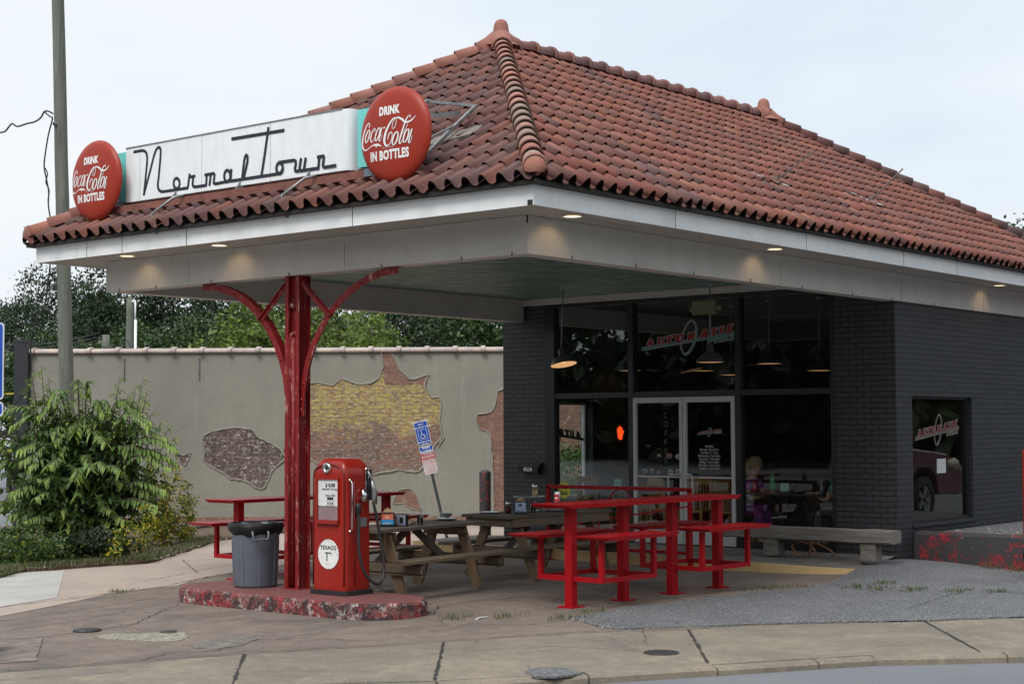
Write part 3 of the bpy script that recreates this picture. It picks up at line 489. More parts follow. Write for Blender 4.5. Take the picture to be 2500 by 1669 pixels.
crack([(-1.5,6.1),(.01,6.33),(1.0,6.5),(2.1,7.05),(3.4,7.4)], .010, .009); crack([(-3.2,5.0),(-1.4,5.1),(.2,5.6)], .005); crack([(2.4,7.6),(3.6,9.4)], .006, .010); crack([(.8,7.0),(3.8,8.4),(6.4,9.2)], .005, .010)
crack([(-2.7,4.3),(-1.6,4.5),(-.4,4.9)], .005); crack([(-1.2,3.0),(.0,2.6)], .004); crack([(5.9,-3.9),(6.3,-1.5),(5.4,-.6),(5.9,.2)], .010, .016, .03); crack([(4.2,-1.6),(6.3,-1.3)], .006, .016, .03); crack([(.3,-1.0),(1.2,-.3)], .004,.005)
crack([(-1.0,.0),(-.3,-.4),(.0,-1.3)], .004,.005); crack([(-4.6,1.9),(-3.2,1.2)],.004,.005)
struct('pavement_cracks', ck, DARK)
def blob(pts, z, jit=.02, n=3):
    o_ = []
    for i, p in enumerate(pts):
        q = pts[(i+1)%len(pts)]
        for k in range(n): t = k/n; o_.append((p[0]*(1-t)+q[0]*t+random.uniform(-jit,jit), p[1]*(1-t)+q[1]*t+random.uniform(-jit,jit)))
    return o_
slab('gravel_patch', blob([(-2.3,3.33),(-2.08,3.35),(-1.96,3.13),(-1.71,3.07),(-1.63,2.91),(-1.77,2.64),(-2.04,2.46),(-2.22,2.61),(-2.32,2.91),(-2.39,3.07)], .005), .005, -.01, GRAV)
slab('pavement_patch', blob([(-2.2,2.12),(-1.88,2.29),(-1.68,2.27),(-1.51,2.1),(-1.48,2.02),(-1.86,1.79),(-2.18,1.76),(-2.28,1.93)], .005), .006, -.01, DARK if 0 else PALE if 0 else simple('dark_patch', (.15,.132,.115), .9, 0, .4, 9))
slab('pavement_patch', blob([(-3.6,4.0),(-2.9,3.62),(-2.73,3.53),(-3.12,2.98),(-3.56,2.39),(-4.3,2.7)], .005, .012), .010, -.01, simple('patch_concrete', (.165,.138,.118), .9, 0, .35, 6))
slab('asphalt_patch', blob([(-1.62,-1.18),(-1.38,-1.05),(-1.22,-1.22),(-1.3,-1.52),(-1.55,-1.5),(-1.72,-1.34)], .005, .03), .006, -.01, ASPH)
# the higher lot behind the retaining wall
slab('planter_bed', [(9.12,.6),(9.12,-2.2),(14.5,-2.2),(14.5,.6)], .42, -.2, ASPH)
slab('parking_lot', [(9.0,-2.25),(9.0,-7.2),(60,-40),(60,8),(14.55,8),(14.55,-2.25)], .012, -.2, ASPH)
b = MB()
def capd(x, y, r, h, mt, nm, lb):
    c = MB(); c.lathe([(0,h),(r*.86,h),(r*.9,h*.8),(r,h*.8),(r,0)], (x,y,.004), n=24); c.lathe([(0,h+.002),(r*.3,h+.002)], (x,y,.004), n=8, mi=0)
    return solo(nm, c, mt, lb, 'manhole cover')
CAST = simple('cast_iron', (.06,.062,.058), .55, .5, .3, 30, bump=.004)
capd(-2.12, 3.71, .13, .02, CAST, 'utility_cover', 'small round iron cap in the brown forecourt near its left edge')
capd(-1.72, 3.01, .08, .012, CAST, 'utility_cover', 'smallest iron cap, set in the gravel patch before the island')
capd(-.05, -1.38, .15, .006, CAST, 'manhole_cover', 'black round cover set in the tan sidewalk near the kerb')
# far street at the left with its markings
st = MB(); 
def rd(x0, y0, x1, y1, wd, mi=0): 
    d = Vector((x1-x0, y1-y0)).normalized(); n = Vector((-d.y, d.x))*wd/2
    st.sheet([(x0-n.x,y0-n.y),(x0+n.x,y0+n.y),(x1+n.x,y1+n.y),(x1-n.x,y1-n.y)], -.070, mi)
rd(7, 30, 26, 66, .14, 1); rd(7.6, 29.7, 26.6, 65.7, .14, 1)
for k in range(8): rd(4+k*2.3, 20+k*4.3, 4.9+k*2.3, 21.7+k*4.3, .12, 0)
rd(-8, -8, 6, -18, .12, 1); rd(-8.2, -8.3, 5.8, -18.3, .12, 1)
struct('road_markings', st, [WHITEP, YELLP])

# ------------------------------------------------------------------ the restaurant
L, ZT, ZB, OX, OY, ZS, ZM, WS, XB = 7.742, 4.141, 3.906, .605, .568, 3.918, 3.553, 8.444, 14.3
AX, RX, ZR = 4.19, 10.68, 6.707; XE = RX+AX
B = thing('restaurant', 'black painted brick diner under a red tile hip roof with deep canopy', 'building', (WS, L/2, 0))
# --- walls
wl = MB(); t = .3; YR = .60; YL = 7.40
wl.box((WS, YR, 0), (WS+t, 1.52, ZM+.3))                    # right pier
part('wall', wl, BKX, B, label='black brick pier right of the shop front'); wl = MB()
wl.box((WS, 6.54, 0), (WS+t, YL, ZM+.3))                    # left pier
part('wall', wl, BKX, B, label='black brick pier left of the shop front')
wx0, wx1, wz0, wz1 = 8.93, 10.88, .555, 2.29
wl = MB()
wl.box((WS+t, YR, 0), (wx0, YR+.25, ZM+.3)); wl.box((wx1, YR, 0), (XB, YR+.25, ZM+.3)); wl.box((wx0, YR, 0), (wx1, YR+.25, wz0)); wl.box((wx0, YR, wz1), (wx1, YR+.25, ZM+.3))
# skin on the pier's side so both bricks turn the corner
wl.box((WS+.004, YR-.004, 0), (WS+t, YR-.0005, ZM+.1))
lx0, lx1, lz0, lz1 = 8.95, 10.5, .70, 2.29
wl.box((WS+t, YL-.25, 0), (lx0, YL, ZM+.3)); wl.box((lx1, YL-.25, 0), (XB, YL, ZM+.3)); wl.box((lx0, YL-.25, 0), (lx1, YL, lz0)); wl.box((lx0, YL-.25, lz1), (lx1, YL, ZM+.3))
wl.box((XB-.25, YR+.25, 0), (XB, YL-.25, ZM+.3))
wl.bar((wx0-.03, YR-.012, wz0-.02), (wx1+.03, YR-.012, wz0-.02), .03, .05)
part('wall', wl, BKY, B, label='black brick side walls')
# --- interior shell
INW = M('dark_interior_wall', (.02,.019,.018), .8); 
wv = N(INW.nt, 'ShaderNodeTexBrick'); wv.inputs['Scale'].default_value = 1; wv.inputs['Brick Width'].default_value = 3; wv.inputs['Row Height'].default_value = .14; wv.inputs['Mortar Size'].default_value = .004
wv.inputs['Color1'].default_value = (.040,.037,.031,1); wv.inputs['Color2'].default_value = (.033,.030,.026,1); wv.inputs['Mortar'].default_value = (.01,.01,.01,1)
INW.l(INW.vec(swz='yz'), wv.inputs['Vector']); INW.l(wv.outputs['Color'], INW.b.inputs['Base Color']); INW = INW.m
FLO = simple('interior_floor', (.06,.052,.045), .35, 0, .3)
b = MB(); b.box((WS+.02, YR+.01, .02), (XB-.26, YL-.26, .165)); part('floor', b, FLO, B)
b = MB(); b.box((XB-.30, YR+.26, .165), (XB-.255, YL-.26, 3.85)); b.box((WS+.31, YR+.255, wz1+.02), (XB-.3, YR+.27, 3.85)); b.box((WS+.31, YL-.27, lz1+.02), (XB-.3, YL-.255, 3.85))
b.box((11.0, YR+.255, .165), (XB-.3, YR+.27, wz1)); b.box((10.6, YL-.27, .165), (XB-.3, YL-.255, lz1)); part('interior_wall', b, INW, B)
# --- ceilings, beam, soffit, fascia
b = MB(); b.box((OX+.2, OY+.2, 3.893), (WS-.02, L-OY-.2, 3.905)); part('ceiling', b, CEIL, B, label='dark green scalloped ceiling under the canopy')
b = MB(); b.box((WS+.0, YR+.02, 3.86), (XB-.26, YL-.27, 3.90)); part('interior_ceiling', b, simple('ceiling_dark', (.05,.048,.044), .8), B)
b = MB(); b.box((.022, .022, 3.922), (XE-.022, L-.022, 3.935)); b.sheet
so_ = part('soffit', b, SOFF, B)
b = MB(); BZ = 3.9205
b.box((OX, OY, ZM), (OX+.2, L-OY, BZ)); b.box((OX+.2, OY, ZM), (XE-OX, OY+.2, BZ)); b.box((OX+.2, L-OY-.2, ZM), (XE-OX, L-OY, BZ)); b.box((XE-OX-.2, OY+.2, ZM), (XE-OX, L-OY-.2, BZ))
b.box((OX-.012, OY-.012, BZ-.075), (OX-.001, L-OY+.012, BZ-.002)); b.box((OX-.012, OY-.012, BZ-.075), (XE-OX, OY-.001, BZ-.002))
b.box((WS-.07, OY+.2, 3.80), (WS-.01, L-OY-.2, 3.892)); b.box((OX+.2, L-OY-.27, 3.84), (WS-.07, L-OY-.2, 3.892)); b.box((OX+.2, OY+.2, 3.84), (WS-.07, OY+.27, 3.892))
part('beam', b, BEAM, B)
b = MB()   # seams, nails and small hooks on the beam
for y in (3.05, 5.6): b.box((OX-.0025, y, ZM+.01), (OX-.0005, y+.003, BZ-.08))
for x in (5.4, 8.6, 11.3): b.box((x, OY-.0025, ZM+.01), (x+.003, OY-.0005, BZ-.08))
for y in (.75, 1.4, 2.5, 3.9, 5.2, 6.2, 6.9): b.box((OX-.008, y, ZM-.012), (OX-.001, y+.012, ZM+.03))
for x in (1.3, 2.4, 3.5, 4.7, 5.9, 7.2, 8.3, 9.6, 10.9): b.box((x, OY-.008, ZM-.012), (x+.012, OY-.001, ZM+.035))
b.bar((OX+.3, .3, 3.921), (OX+1.5, .34, 3.921), .008, .003)
part('nail', b, simple('rusty_nail', (.17,.15,.135), .7), B, label='small nails and seams along the beam')
b = MB(); T = .02
b.box((0, T, ZB), (T, L-T, ZT)); b.box((0, 0, ZB), (XE, T, ZT)); b.box((0, L-T, ZB), (XE, L, ZT)); b.box((XE-T, T, ZB), (XE, L-T, ZT))
fa = part('fascia', b, FASC, B)
b = MB()
for y in (2.32, 4.9, 6.72, 6.05): b.box((-.0022, y, ZB), (-.0004, y+.007, ZT))
for x in (2.3, 5.0, 7.5, 9.1, 11.8): b.box((x, -.0022, ZB), (x+.006, -.0004, ZT))
b.box((-.002, .015, ZB), (-.0004, .075, ZB+.05)); 
for y in (6.95, 6.9, 7.3): 
    for k in range(5): b.box((-.0022, y, ZB+.03+k*.04), (-.0004, y+.006, ZB+.038+k*.04))
part('board_joint', b, DARK, fa)
# --- roof
TEZ, TO = ZT+.016, .085
tanR = (ZR-TEZ)/(L/2+TO); tanF = (ZR-TEZ)/(AX+TO)
cor = dict(n=Vector((-TO,-TO,TEZ)), l=Vector((-TO,L+TO,TEZ)), r=Vector((XE+TO,-TO,TEZ)), f=Vector((XE+TO,L+TO,TEZ)), a=Vector((AX,L/2,ZR)), b_=Vector((RX,L/2,ZR)))
RF = MB(); Z_ = Vector((0,0,-.035))
vs = [cor[k]+Z_ for k in ('n','l','r','f','a','b_')]; vs2 = [p+Vector((0,0,-.03)) for p in vs[:4]]
RF.add(vs+vs2, [(0,4,1),(0,2,5,4),(1,4,5,3),(2,3,5),(0,1,7,6),(0,6,8,2),(2,8,9,3),(1,3,9,7),(6,7,9,8)])
RF.box((.01,.01,ZT+.001), (XE-.01, L-.01, TEZ-.008))
roof = part('roof', RF, UND, B)
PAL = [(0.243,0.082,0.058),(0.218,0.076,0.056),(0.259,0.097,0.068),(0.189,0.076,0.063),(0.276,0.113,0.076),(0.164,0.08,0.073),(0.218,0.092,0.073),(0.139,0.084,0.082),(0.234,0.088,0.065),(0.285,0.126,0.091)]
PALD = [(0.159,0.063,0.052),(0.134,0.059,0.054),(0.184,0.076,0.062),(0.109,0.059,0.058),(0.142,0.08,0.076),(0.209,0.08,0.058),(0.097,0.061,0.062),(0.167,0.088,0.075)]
def field(A, Bp, P, Q, nc, pal, rows_):
    A, Bp, P, Q = map(Vector, (A, Bp, P, Q)); e = (Bp-A).normalized(); W_ = (Bp-A).length
    s_ = (P-A)-e*(P-A).dot(e); S = s_.length; s_.normalize(); n = e.cross(s_).normalized()
    if n.z < 0: n = -n
    p = W_/nc; ex = S/rows_; mb = MB(); pu = (P-A).dot(e); qu = (Q-A).dot(e)
    prof = []
    K = 7
    for k in range(K+1): t_ = k/K; prof.append((.58*t_, .070*math.sin(PI*t_)**.7 if 0 < t_ < 1 else 0.0))
    prof += [(.68,-.014),(.79,-.020),(.90,-.014),(1.0,0.0)]
    colc = [random.choice(pal) for _ in range(nc)]
    for j in range(-0, rows_):
        v0, v1 = j*ex-.045, (j+1)*ex+.01
        ul = pu*max(0, v0)/S; ur = W_-(W_-qu)*max(0, v0)/S
        for i in range(nc):
            if (i+1)*p < ul-p*.6 or i*p > ur+p*.6: continue
            c = random.choice(pal); k_ = random.uniform(.88, 1.12); cc_ = colc[i]; c = tuple(min(1, (x*.62+y_*.38)*k_) for x, y_ in zip(c, cc_))
            du, dv, dz, tw = random.uniform(-.006,.006), random.uniform(-.014,.014)-(.05 if random.random() < .015 else 0), random.uniform(-.003,.006), random.uniform(-.006,.006)
            vs = []
            for vv, hz, sc2 in ((v0+dv, .022+dz, 1.0), (v1, .0, .90)):
                for u, h in prof: vs.append(A+e*(i*p+u*p+du+(tw if vv < v1 else 0))+s_*vv+n*(h*sc2+hz*(.35+.65*max(0, h)/.07)))
            m_ = len(prof)
            for u, h in prof: vs.append(A+e*(i*p+u*p+du+tw)+s_*(v0+dv+.002)+n*(h+(.022+dz)*(.35+.65*max(0, h)/.07)-.007))
            fs = [(k, k+1, m_+k+1, m_+k) for k in range(m_-1)]
            mb.add(vs, fs, 0, True, c); o = len(mb.v)-len(vs)
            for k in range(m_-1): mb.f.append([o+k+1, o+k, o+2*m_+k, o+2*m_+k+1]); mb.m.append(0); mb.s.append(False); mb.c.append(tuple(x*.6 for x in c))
    me = mesh_from(mb, 'roof_tiles', TILE, WM[roof].inverted()); bm = bmesh.new(); bm.from_mesh(me)
    W = WM[roof].inverted()
    for (p0, p1, side) in ((A, P, 1), (Bp, Q, -1)):
        d = (p1-p0); hn = Vector((d.y, -d.x, 0)).normalized()
        if hn.dot((Bp-A) if side == 1 else (A-Bp)) < 0: hn = -hn
        bmesh.ops.bisect_plane(bm, geom=bm.verts[:]+bm.edges[:]+bm.faces[:], plane_co=W @ p0, plane_no=-hn, clear_outer=True)
    bm.to_mesh(me); bm.free()
    o = bpy.data.objects.new('roof_tiles', me); _place(o, roof, (0,0,0), 0); return o
ROWS = 15
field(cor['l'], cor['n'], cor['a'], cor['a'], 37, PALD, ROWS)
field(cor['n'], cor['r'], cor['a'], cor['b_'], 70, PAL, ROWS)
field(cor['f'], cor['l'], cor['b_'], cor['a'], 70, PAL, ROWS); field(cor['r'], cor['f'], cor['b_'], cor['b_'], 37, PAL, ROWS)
def caps(p, q, n, r, pal, endcap=True, rings=False):
    p, q = Vector(p), Vector(q); d = (q-p).normalized(); Lc = (q-p).length; x = d.cross(Vector((0,0,1))).normalized(); y = x.cross(d)
    mb = MB(); ex = Lc/n; ns = 10
    for j in range(n):
        c = random.choice(pal); k_ = random.uniform(.85,1.2); c = tuple(a*k_ for a in c)
        a0, a1 = p+d*(j*ex-.03), p+d*((j+1)*ex+.02)
        R0, R1 = r*1.07, r*.90; lift0, lift1 = .02, .0
        ring = []
        for (cc, rr, lf) in ((a0, R0, lift0), (a1, R1, lift1), (a0+d*.003, R0-.016, lift0)):
            for k in range(ns+1):
                a = PI*(-.08+1.16*k/ns); ring.append(cc+x*(rr*math.cos(a))+y*(rr*math.sin(a)+lf))
        m_ = ns+1; mb.add(ring, [(k+1, k, m_+k, m_+k+1) for k in range(ns)], 0, True, c)
        o = len(mb.v)-len(ring)
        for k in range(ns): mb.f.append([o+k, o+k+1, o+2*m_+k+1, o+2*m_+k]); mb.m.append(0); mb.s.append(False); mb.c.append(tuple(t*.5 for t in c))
        if rings:
            rg = []
            for (o_, rr) in ((.0, R0*1.0), (.0, R0*1.22), (.05, R0*1.22), (.05, R0*.98)):
                for k in range(ns+1): a = PI*(-.08+1.16*k/ns); rg.append(a0+d*o_+x*(rr*math.cos(a))+y*(rr*math.sin(a)+.01))
            mb.add(rg, [(i_*m_+k+1, i_*m_+k, (i_+1)*m_+k, (i_+1)*m_+k+1) for i_ in range(3) for k in range(ns)], 0, True, c)
    if endcap:
        c = random.choice(pal[:3]); vs = []; a0 = p+d*.02
        for i_ in range(6):
            t_ = i_/5*PI/2; rr = r*1.12*math.cos(t_); 
            for k in range(ns+1): a = PI*(-.08+1.16*k/ns); vs.append(a0-d*(r*1.15*math.sin(t_))+x*(rr*math.cos(a))+y*(rr*math.sin(a)+.02-.03*math.sin(t_)))
        m_ = ns+1; mb.add(vs, [(i_*m_+k, i_*m_+k+1, (i_+1)*m_+k+1, (i_+1)*m_+k) for i_ in range(5) for k in range(ns)], 0, True, c)
    return mb
PH = [(.36,.15,.11),(.31,.17,.14),(.28,.19,.16),(.38,.20,.16),(.25,.19,.16),(.34,.16,.12)]
hz = Vector((0,0,.055))
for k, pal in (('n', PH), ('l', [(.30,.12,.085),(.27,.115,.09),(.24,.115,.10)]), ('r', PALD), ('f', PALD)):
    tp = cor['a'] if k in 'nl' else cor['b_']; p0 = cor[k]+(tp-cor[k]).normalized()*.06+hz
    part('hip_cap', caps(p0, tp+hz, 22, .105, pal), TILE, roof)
part('ridge_cap', caps(cor['b_']+hz-Vector((.2,0,0)), cor['a']+hz+Vector((.25,0,0)), 16, .10, [(.20,.085,.07),(.23,.10,.085),(.15,.075,.068),(.18,.09,.085)], False, True), TILE, roof)
for nm, P, dr in (('a', cor['a'], (cor['n'], cor['l'], cor['b_'])), ('b', cor['b_'], (cor['r'], cor['f'], cor['a']))):
    f_ = MB(); c = (.30,.125,.095); n_ = 24; pr_ = [(.25,.00),(.20,.035),(.145,.085),(.112,.16),(.098,.23),(.090,.29),(.068,.335),(.036,.355),(0,.36)]
    f_.lathe(pr_, P+Vector((0,0,.0)), n=n_); f_.c = [c]*len(f_.f); f_.hasc = True
    for q in dr:
        d = (q-P).normalized(); x = d.cross(Vector((0,0,1))).normalized(); y = x.cross(d); vs = []; ns = 10
        for (tt, rr, lf) in ((.02,.15,.10),(.16,.135,.075),(.27,.135,.06),(.27,.115,.06),(.1,.115,.06)):
            for k in range(ns+1): a = PI*(-.1+1.2*k/ns); vs.append(P+d*tt+x*(rr*math.cos(a))+y*(rr*math.sin(a)+lf-.02))
        m_ = ns+1; f_.add(vs, [(i_*m_+k+1, i_*m_+k, (i_+1)*m_+k, (i_+1)*m_+k+1) for i_ in range(4) for k in range(ns)], 0, True, c)
    part('finial', f_, TILE, roof)
# grey flashing and bent aerial rods on the right slope
def rz(x, y, h=.07): return Vector((x, y, TEZ+tanR*(y+TO)+h))
for (x0, y0, x1, y1) in ((5.54,1.06,6.14,.86), (8.3,1.13,8.8,.93)):
    b = MB(); n_ = 6
    for k in range(n_):
        t_ = k/n_; p0 = rz(x0*(1-t_)+x1*t_, y0*(1-t_)+y1*t_, .075+random.uniform(0,.03)); t2 = (k+.85)/n_; p1 = rz(x0*(1-t2)+x1*t2, y0*(1-t2)+y1*t2, .075+random.uniform(0,.03))
        b.bar(p0, p1, random.uniform(.05,.1), .006, (0,-.5,1))
    part('flashing', b, simple('torn_flashing', (.45,.46,.45), .5, .3, .3), roof)
for (p, q, lb) in ((rz(6.03,.99), (6.75,.86,5.36), 'thin rusty rod leaning over the right roof slope, the one nearer the ridge end'), (rz(8.76,1.08), (9.5,.95,5.49), 'thin rusty rod leaning over the roof with its tip against the sky')):
    b = MB(); b.cyl(p, q, .011, 6); b.cyl(Vector(p)-Vector((0,0,.02)), Vector(p)+Vector((.03,0,.05)), .03, 8); solo('roof_rod', b, simple('rod_rust', (.10,.07,.06), .7), lb, 'rod', 'rods leaning out of the roof')
# --- recessed lamps in the soffit
for (x, y) in ((.30,6.357),(.30,4.711),(.942,.28),(4.775,.28),(11.2,.28)):
    b = MB(); b.lathe([(.115,-.004),(.10,-.012),(.092,-.006),(.088,.0)], (x, y, 3.921), n=20); b.lathe([(.088,-.002),(0,-.002)], (x, y, 3.9195), n=20, mi=1)
    part('recessed_light', b, [ALU, SLAMP], B)
    ld = bpy.data.lights.new('recessed_lamp', 'SPOT'); ld.energy = 2.6; ld.color = (1,.66,.34); ld.spot_size = R(112); ld.spot_blend = .6; ld.shadow_soft_size = .05
    lo_ = bpy.data.objects.new('recessed_lamp', ld); col.objects.link(lo_); lo_.location = (x, y, 3.90)
    d = Vector((.16 if x < .5 else 0, 0 if x < .5 else .16, -.25)); lo_.rotation_euler = (-d).to_track_quat('Z', 'Y').to_euler()
# --- shop front
GX = WS+.06
b = MB()
for y0, y1 in ((6.36,6.54),(4.86,4.95),(3.0,3.08),(1.52,1.56)): b.box((WS-.01, y0, .165), (WS+.12, y1, 3.80))
b.box((WS+.0, 1.56, 2.33), (WS+.11, 3.0, 2.41)); b.box((WS+.0, 3.08, 2.33), (WS+.11, 4.86, 2.41)); b.box((WS+.0, 4.95, 2.33), (WS+.11, 6.36, 2.41))
b.box((WS+.0, 1.56, 3.74), (WS+.11, 6.36, 3.80)); b.box((WS+.0, 1.56, .165), (WS+.11, 3.0, .26)); b.box((WS+.0, 4.95, .165), (WS+.11, 6.36, .26))
part('shopfront_frame', b, BLKM, B)
for y0, y1, z0, z1, lb in ((4.95,6.36,.26,2.33,'lower left shop window, street and side window seen in it'),(4.95,6.36,2.41,3.74,'upper left shop window'),(3.08,4.86,2.41,3.74,'window above the doors with the red lettering'),(1.56,3.0,2.41,3.74,'upper right shop window'),(1.56,3.0,.26,2.33,'lower right shop window with diners behind')):
    b = MB(); b.add([(GX,y0,z0),(GX,y1,z0),(GX,y1,z1),(GX,y0,z1)], [(0,1,2,3)]); part('window', b, GLASS, B, label=lb)
for i, (y0, y1, hy) in enumerate(((3.975,4.85,4.06),(3.09,3.965,3.88))):
    D_ = MB(); a, c_ = .055, .08
    D_.box((WS-.03, y0, .18), (WS+.02, y0+a, 2.32)); D_.box((WS-.03, y1-a, .18), (WS+.02, y1, 2.32)); D_.box((WS-.03, y0+a, 2.32-c_), (WS+.02, y1-a, 2.32)); D_.box((WS-.03, y0+a, .18), (WS+.02, y1-a, .18+.19))
    D_.box((WS-.038, y0+a, 1.14), (WS-.030, y1-a, 1.165))
    dr = part('door', D_, ALU, B, label='left leaf of the glass double door' if i == 0 else 'right leaf of the glass double door with opening hours')
    gb = MB(); gb.add([(WS-.005,y0+a,.37),(WS-.005,y1-a,.37),(WS-.005,y1-a,2.24),(WS-.005,y0+a,2.24)], [(0,1,2,3)]); part('pane', gb, GLASS, dr)
    hb = MB(); s_ = 1 if i == 0 else -1
    hb.tube([(WS-.03, hy-s_*.045, 1.19),(WS-.09, hy-s_*.02, 1.19),(WS-.10, hy+s_*.10, 1.19),(WS-.10, hy+s_*.12, 1.14),(WS-.10, hy+s_*.12, .90),(WS-.10, hy+s_*.10, .85),(WS-.09, hy-s_*.02, .85),(WS-.03, hy-s_*.045, .85)], .013, 8); part('handle', hb, ALU, dr)
# --- side windows
def sidewin(Y, s_, x0, x1, z0, z1, mull=None):
    f_ = MB(); d0, d1 = (Y+s_*.05, Y+s_*.12); a = .05
    f_.box((x0, d0, z0), (x0+.02, d1, z1)); f_.box((x1-a, d0, z0), (x1, d1, z1)); f_.box((x0+.02, d0, z0), (x1-a, d1, z0+a)); f_.box((x0+.02, d0, z1-a*.7), (x1-a, d1, z1))
    o = part('window', f_, BLKM if s_ > 0 else ALU, B, label='side window frame'); g_ = MB(); yy = Y+s_*.085
    g_.add([(x0+.02,yy,z0+a),(x1-a,yy,z0+a),(x1-a,yy,z1-a*.7),(x0+.02,yy,z1-a*.7)], [(0,1,2,3)]); part('pane', g_, GLASS, o); return o
sidewin(YR, 1, wx0, wx1, wz0, wz1); sidewin(YL, -1, lx0, lx1, lz0, lz1)
# --- red lettering of the shop on its glass
def logo(fr, sc_, w0=.004, mirror=False, thin=1.0):
    s_ = sc_*(-1 if mirror else 1); T_ = lambda pts: [(p[0]*s_, p[1]*sc_)+((p[2]*sc_,) if len(p) > 2 else ()) for p in pts]
    wh, rd_, tl, bk = MB(), MB(), MB(), MB(); o_ = .011*sc_*thin
    bar = T_(LG_BAR); ring = T_(LG_RING)
    wh.ribbon([(p[0], p[1], .018*sc_+o_*.8) for p in bar], .02, fr, w0); wh.ribbon([(*p[:2], p[2]+o_*.8) for p in ring], .02, fr, w0+.0006, closed=True)
    tl.ribbon([(p[0], p[1], .017*sc_) for p in bar], .02, fr, w0+.002); tl.ribbon(ring, .02, fr, w0+.0023, closed=True)
    for p in LG_RED:
        p = T_(p); wh.ribbon(p, o_, fr, w0+.0003, closed=True); rd_.prism(p, w0+.0030, w0+.0032, fr, sides=False)
    for p in LG_TEAL:
        p = T_(p); wh.ribbon(p, o_*.8, fr, w0+.0003, closed=True); tl.prism(p, w0+.0030, w0+.0032, fr, sides=False)
    h = T_(LG_HOLE); wh.prism(h, w0+.0036, w0+.0038, fr, sides=False)
    return wh, rd_, tl
LRED = simple('window_red_vinyl', (.36,.02,.03), .5); LTEA = simple('window_teal_vinyl', (.12,.30,.31), .5); LWHI = simple('window_white_vinyl', (.42,.42,.40), .5)
def merge(*mbs):
    o = MB()
    for i, q in enumerate(mbs):
        k = len(o.v); o.v += q.v; o.f += [[k+j for j in f] for f in q.f]; o.m += [i]*len(q.f); o.s += q.s; o.c += q.c
    return o
part('lettering', merge(*logo(FX(GX, 3.95, 3.16), 1.0)), [LWHI, LRED, LTEA], B, label='red and teal lettering above the doors')
part('lettering', merge(*logo(FY(YR+.083, 9.86, 1.80), .86)), [simple('dull_white_vinyl', (.24,.24,.22), .6), simple('dull_red_vinyl', (.16,.012,.02), .6), simple('brown_vinyl', (.10,.08,.07), .6)], B, label='red lettering on the right side window')
part('lettering', merge(*logo(FX(WS-.007, 3.53, 1.80), .25, thin=1.6)), [LWHI, LRED, LTEA], B, label='small red lettering on the right door')
part('lettering', merge(*logo(lambda u, v, w_: (9.75+u, YL-.082+w_, 1.78+v), .9, mirror=True)), [simple('dim_vinyl', (.10,.12,.11), .6), simple('dim_red_vinyl', (.12,.08,.08), .6), simple('dim_teal_vinyl', (.08,.10,.10), .6)], B, label='lettering seen from behind on the far side window')
tx = MB(); fr = FX(WS-.007, 3.53, 0)
for i, (s_, z_) in enumerate((('HOURS',1.585),('Monday: 4pm-9pm',1.54),('Tuesday: 4 - 9p m',1.495),('Wednesday: 4pm-9pm',1.45),('Thursday: 11am-9pm',1.405),('Friday: 11am-10pm',1.36),('Saturday: 11am-10pm',1.315),('Sunday: 12 pm-9pm',1.27))):
    put_text(tx, s_, .046, fr, 0.0, z_, .0015, .0012, sx=.85)
part('lettering', tx, simple('hours_vinyl', (.5,.5,.48), .5), B, label='opening hours in white letters on the right door')
fr = FX(GX, 4.62, 0); cf = MB()
for i, ch in enumerate('COFFEE'): put_text(cf, ch, .12, FX(WS+.5, 4.62, 0), 0, 2.02-i*.135, 0, .002)
part('lettering', cf, simple('dim_letters', (.16,.155,.14), .6), B, label='vertical row of letters hanging inside the left door')
# stickers on the left door
STK = [((.30,.34,.38),4.66,1.23,.075,.10),((.35,.32,.28),4.53,1.235,.065,.09),((.40,.30,.30),4.41,1.215,.05,.07),((.34,.36,.36),4.20,1.23,.07,.09),((.36,.36,.34),4.07,1.235,.07,.09),((.30,.28,.16),4.40,1.46,.05,.075),((.30,.14,.13),4.22,1.46,.08,.11),((.36,.38,.40),4.06,1.45,.08,.11)]
for c_, y, z, w_, h_ in STK:
    s_ = MB(); s_.lathe([(0,0),(w_/2,0)], (WS-.009, y, z), (-1,0,0), 12, sy=1, sx=h_/w_); s_.lathe([(0,.0012),(w_/4,.0012)], (WS-.009, y, z-.01), (-1,0,0), 8, mi=1, sx=h_/w_*.8)
    part('sticker', s_, [simple('sticker_a', c_, .6), simple('sticker_b', (c_[2]*.3, c_[1]*.3, c_[0]*.35), .6)], B)
s_ = MB(); s_.box((9.85, YR+.078, 1.22), (10.14, YR+.082, 1.42)); part('sticker', s_, simple('white_paper', (.45,.48,.48), .7), B, label='small white paper on the right side window')
# round yellow sticker low in the left window
s_ = MB(); s_.lathe([(0,0),(.125,0)], (GX-.006, 6.23, .915), (-1,0,0), 28); tx = MB(); put_text(tx, 'Kids', .085, FX(GX-.008, 6.23, .93), 0, .0, 0, .002); put_text(tx, 'Safe', .085, FX(GX-.008, 6.23, .84), 0, .0, 0, .002)
part('sticker', merge(s_, tx), [simple('yellow_sticker', (.60,.55,.05), .5), BLACKL], B, label='round yellow sticker in the corner of the left window')
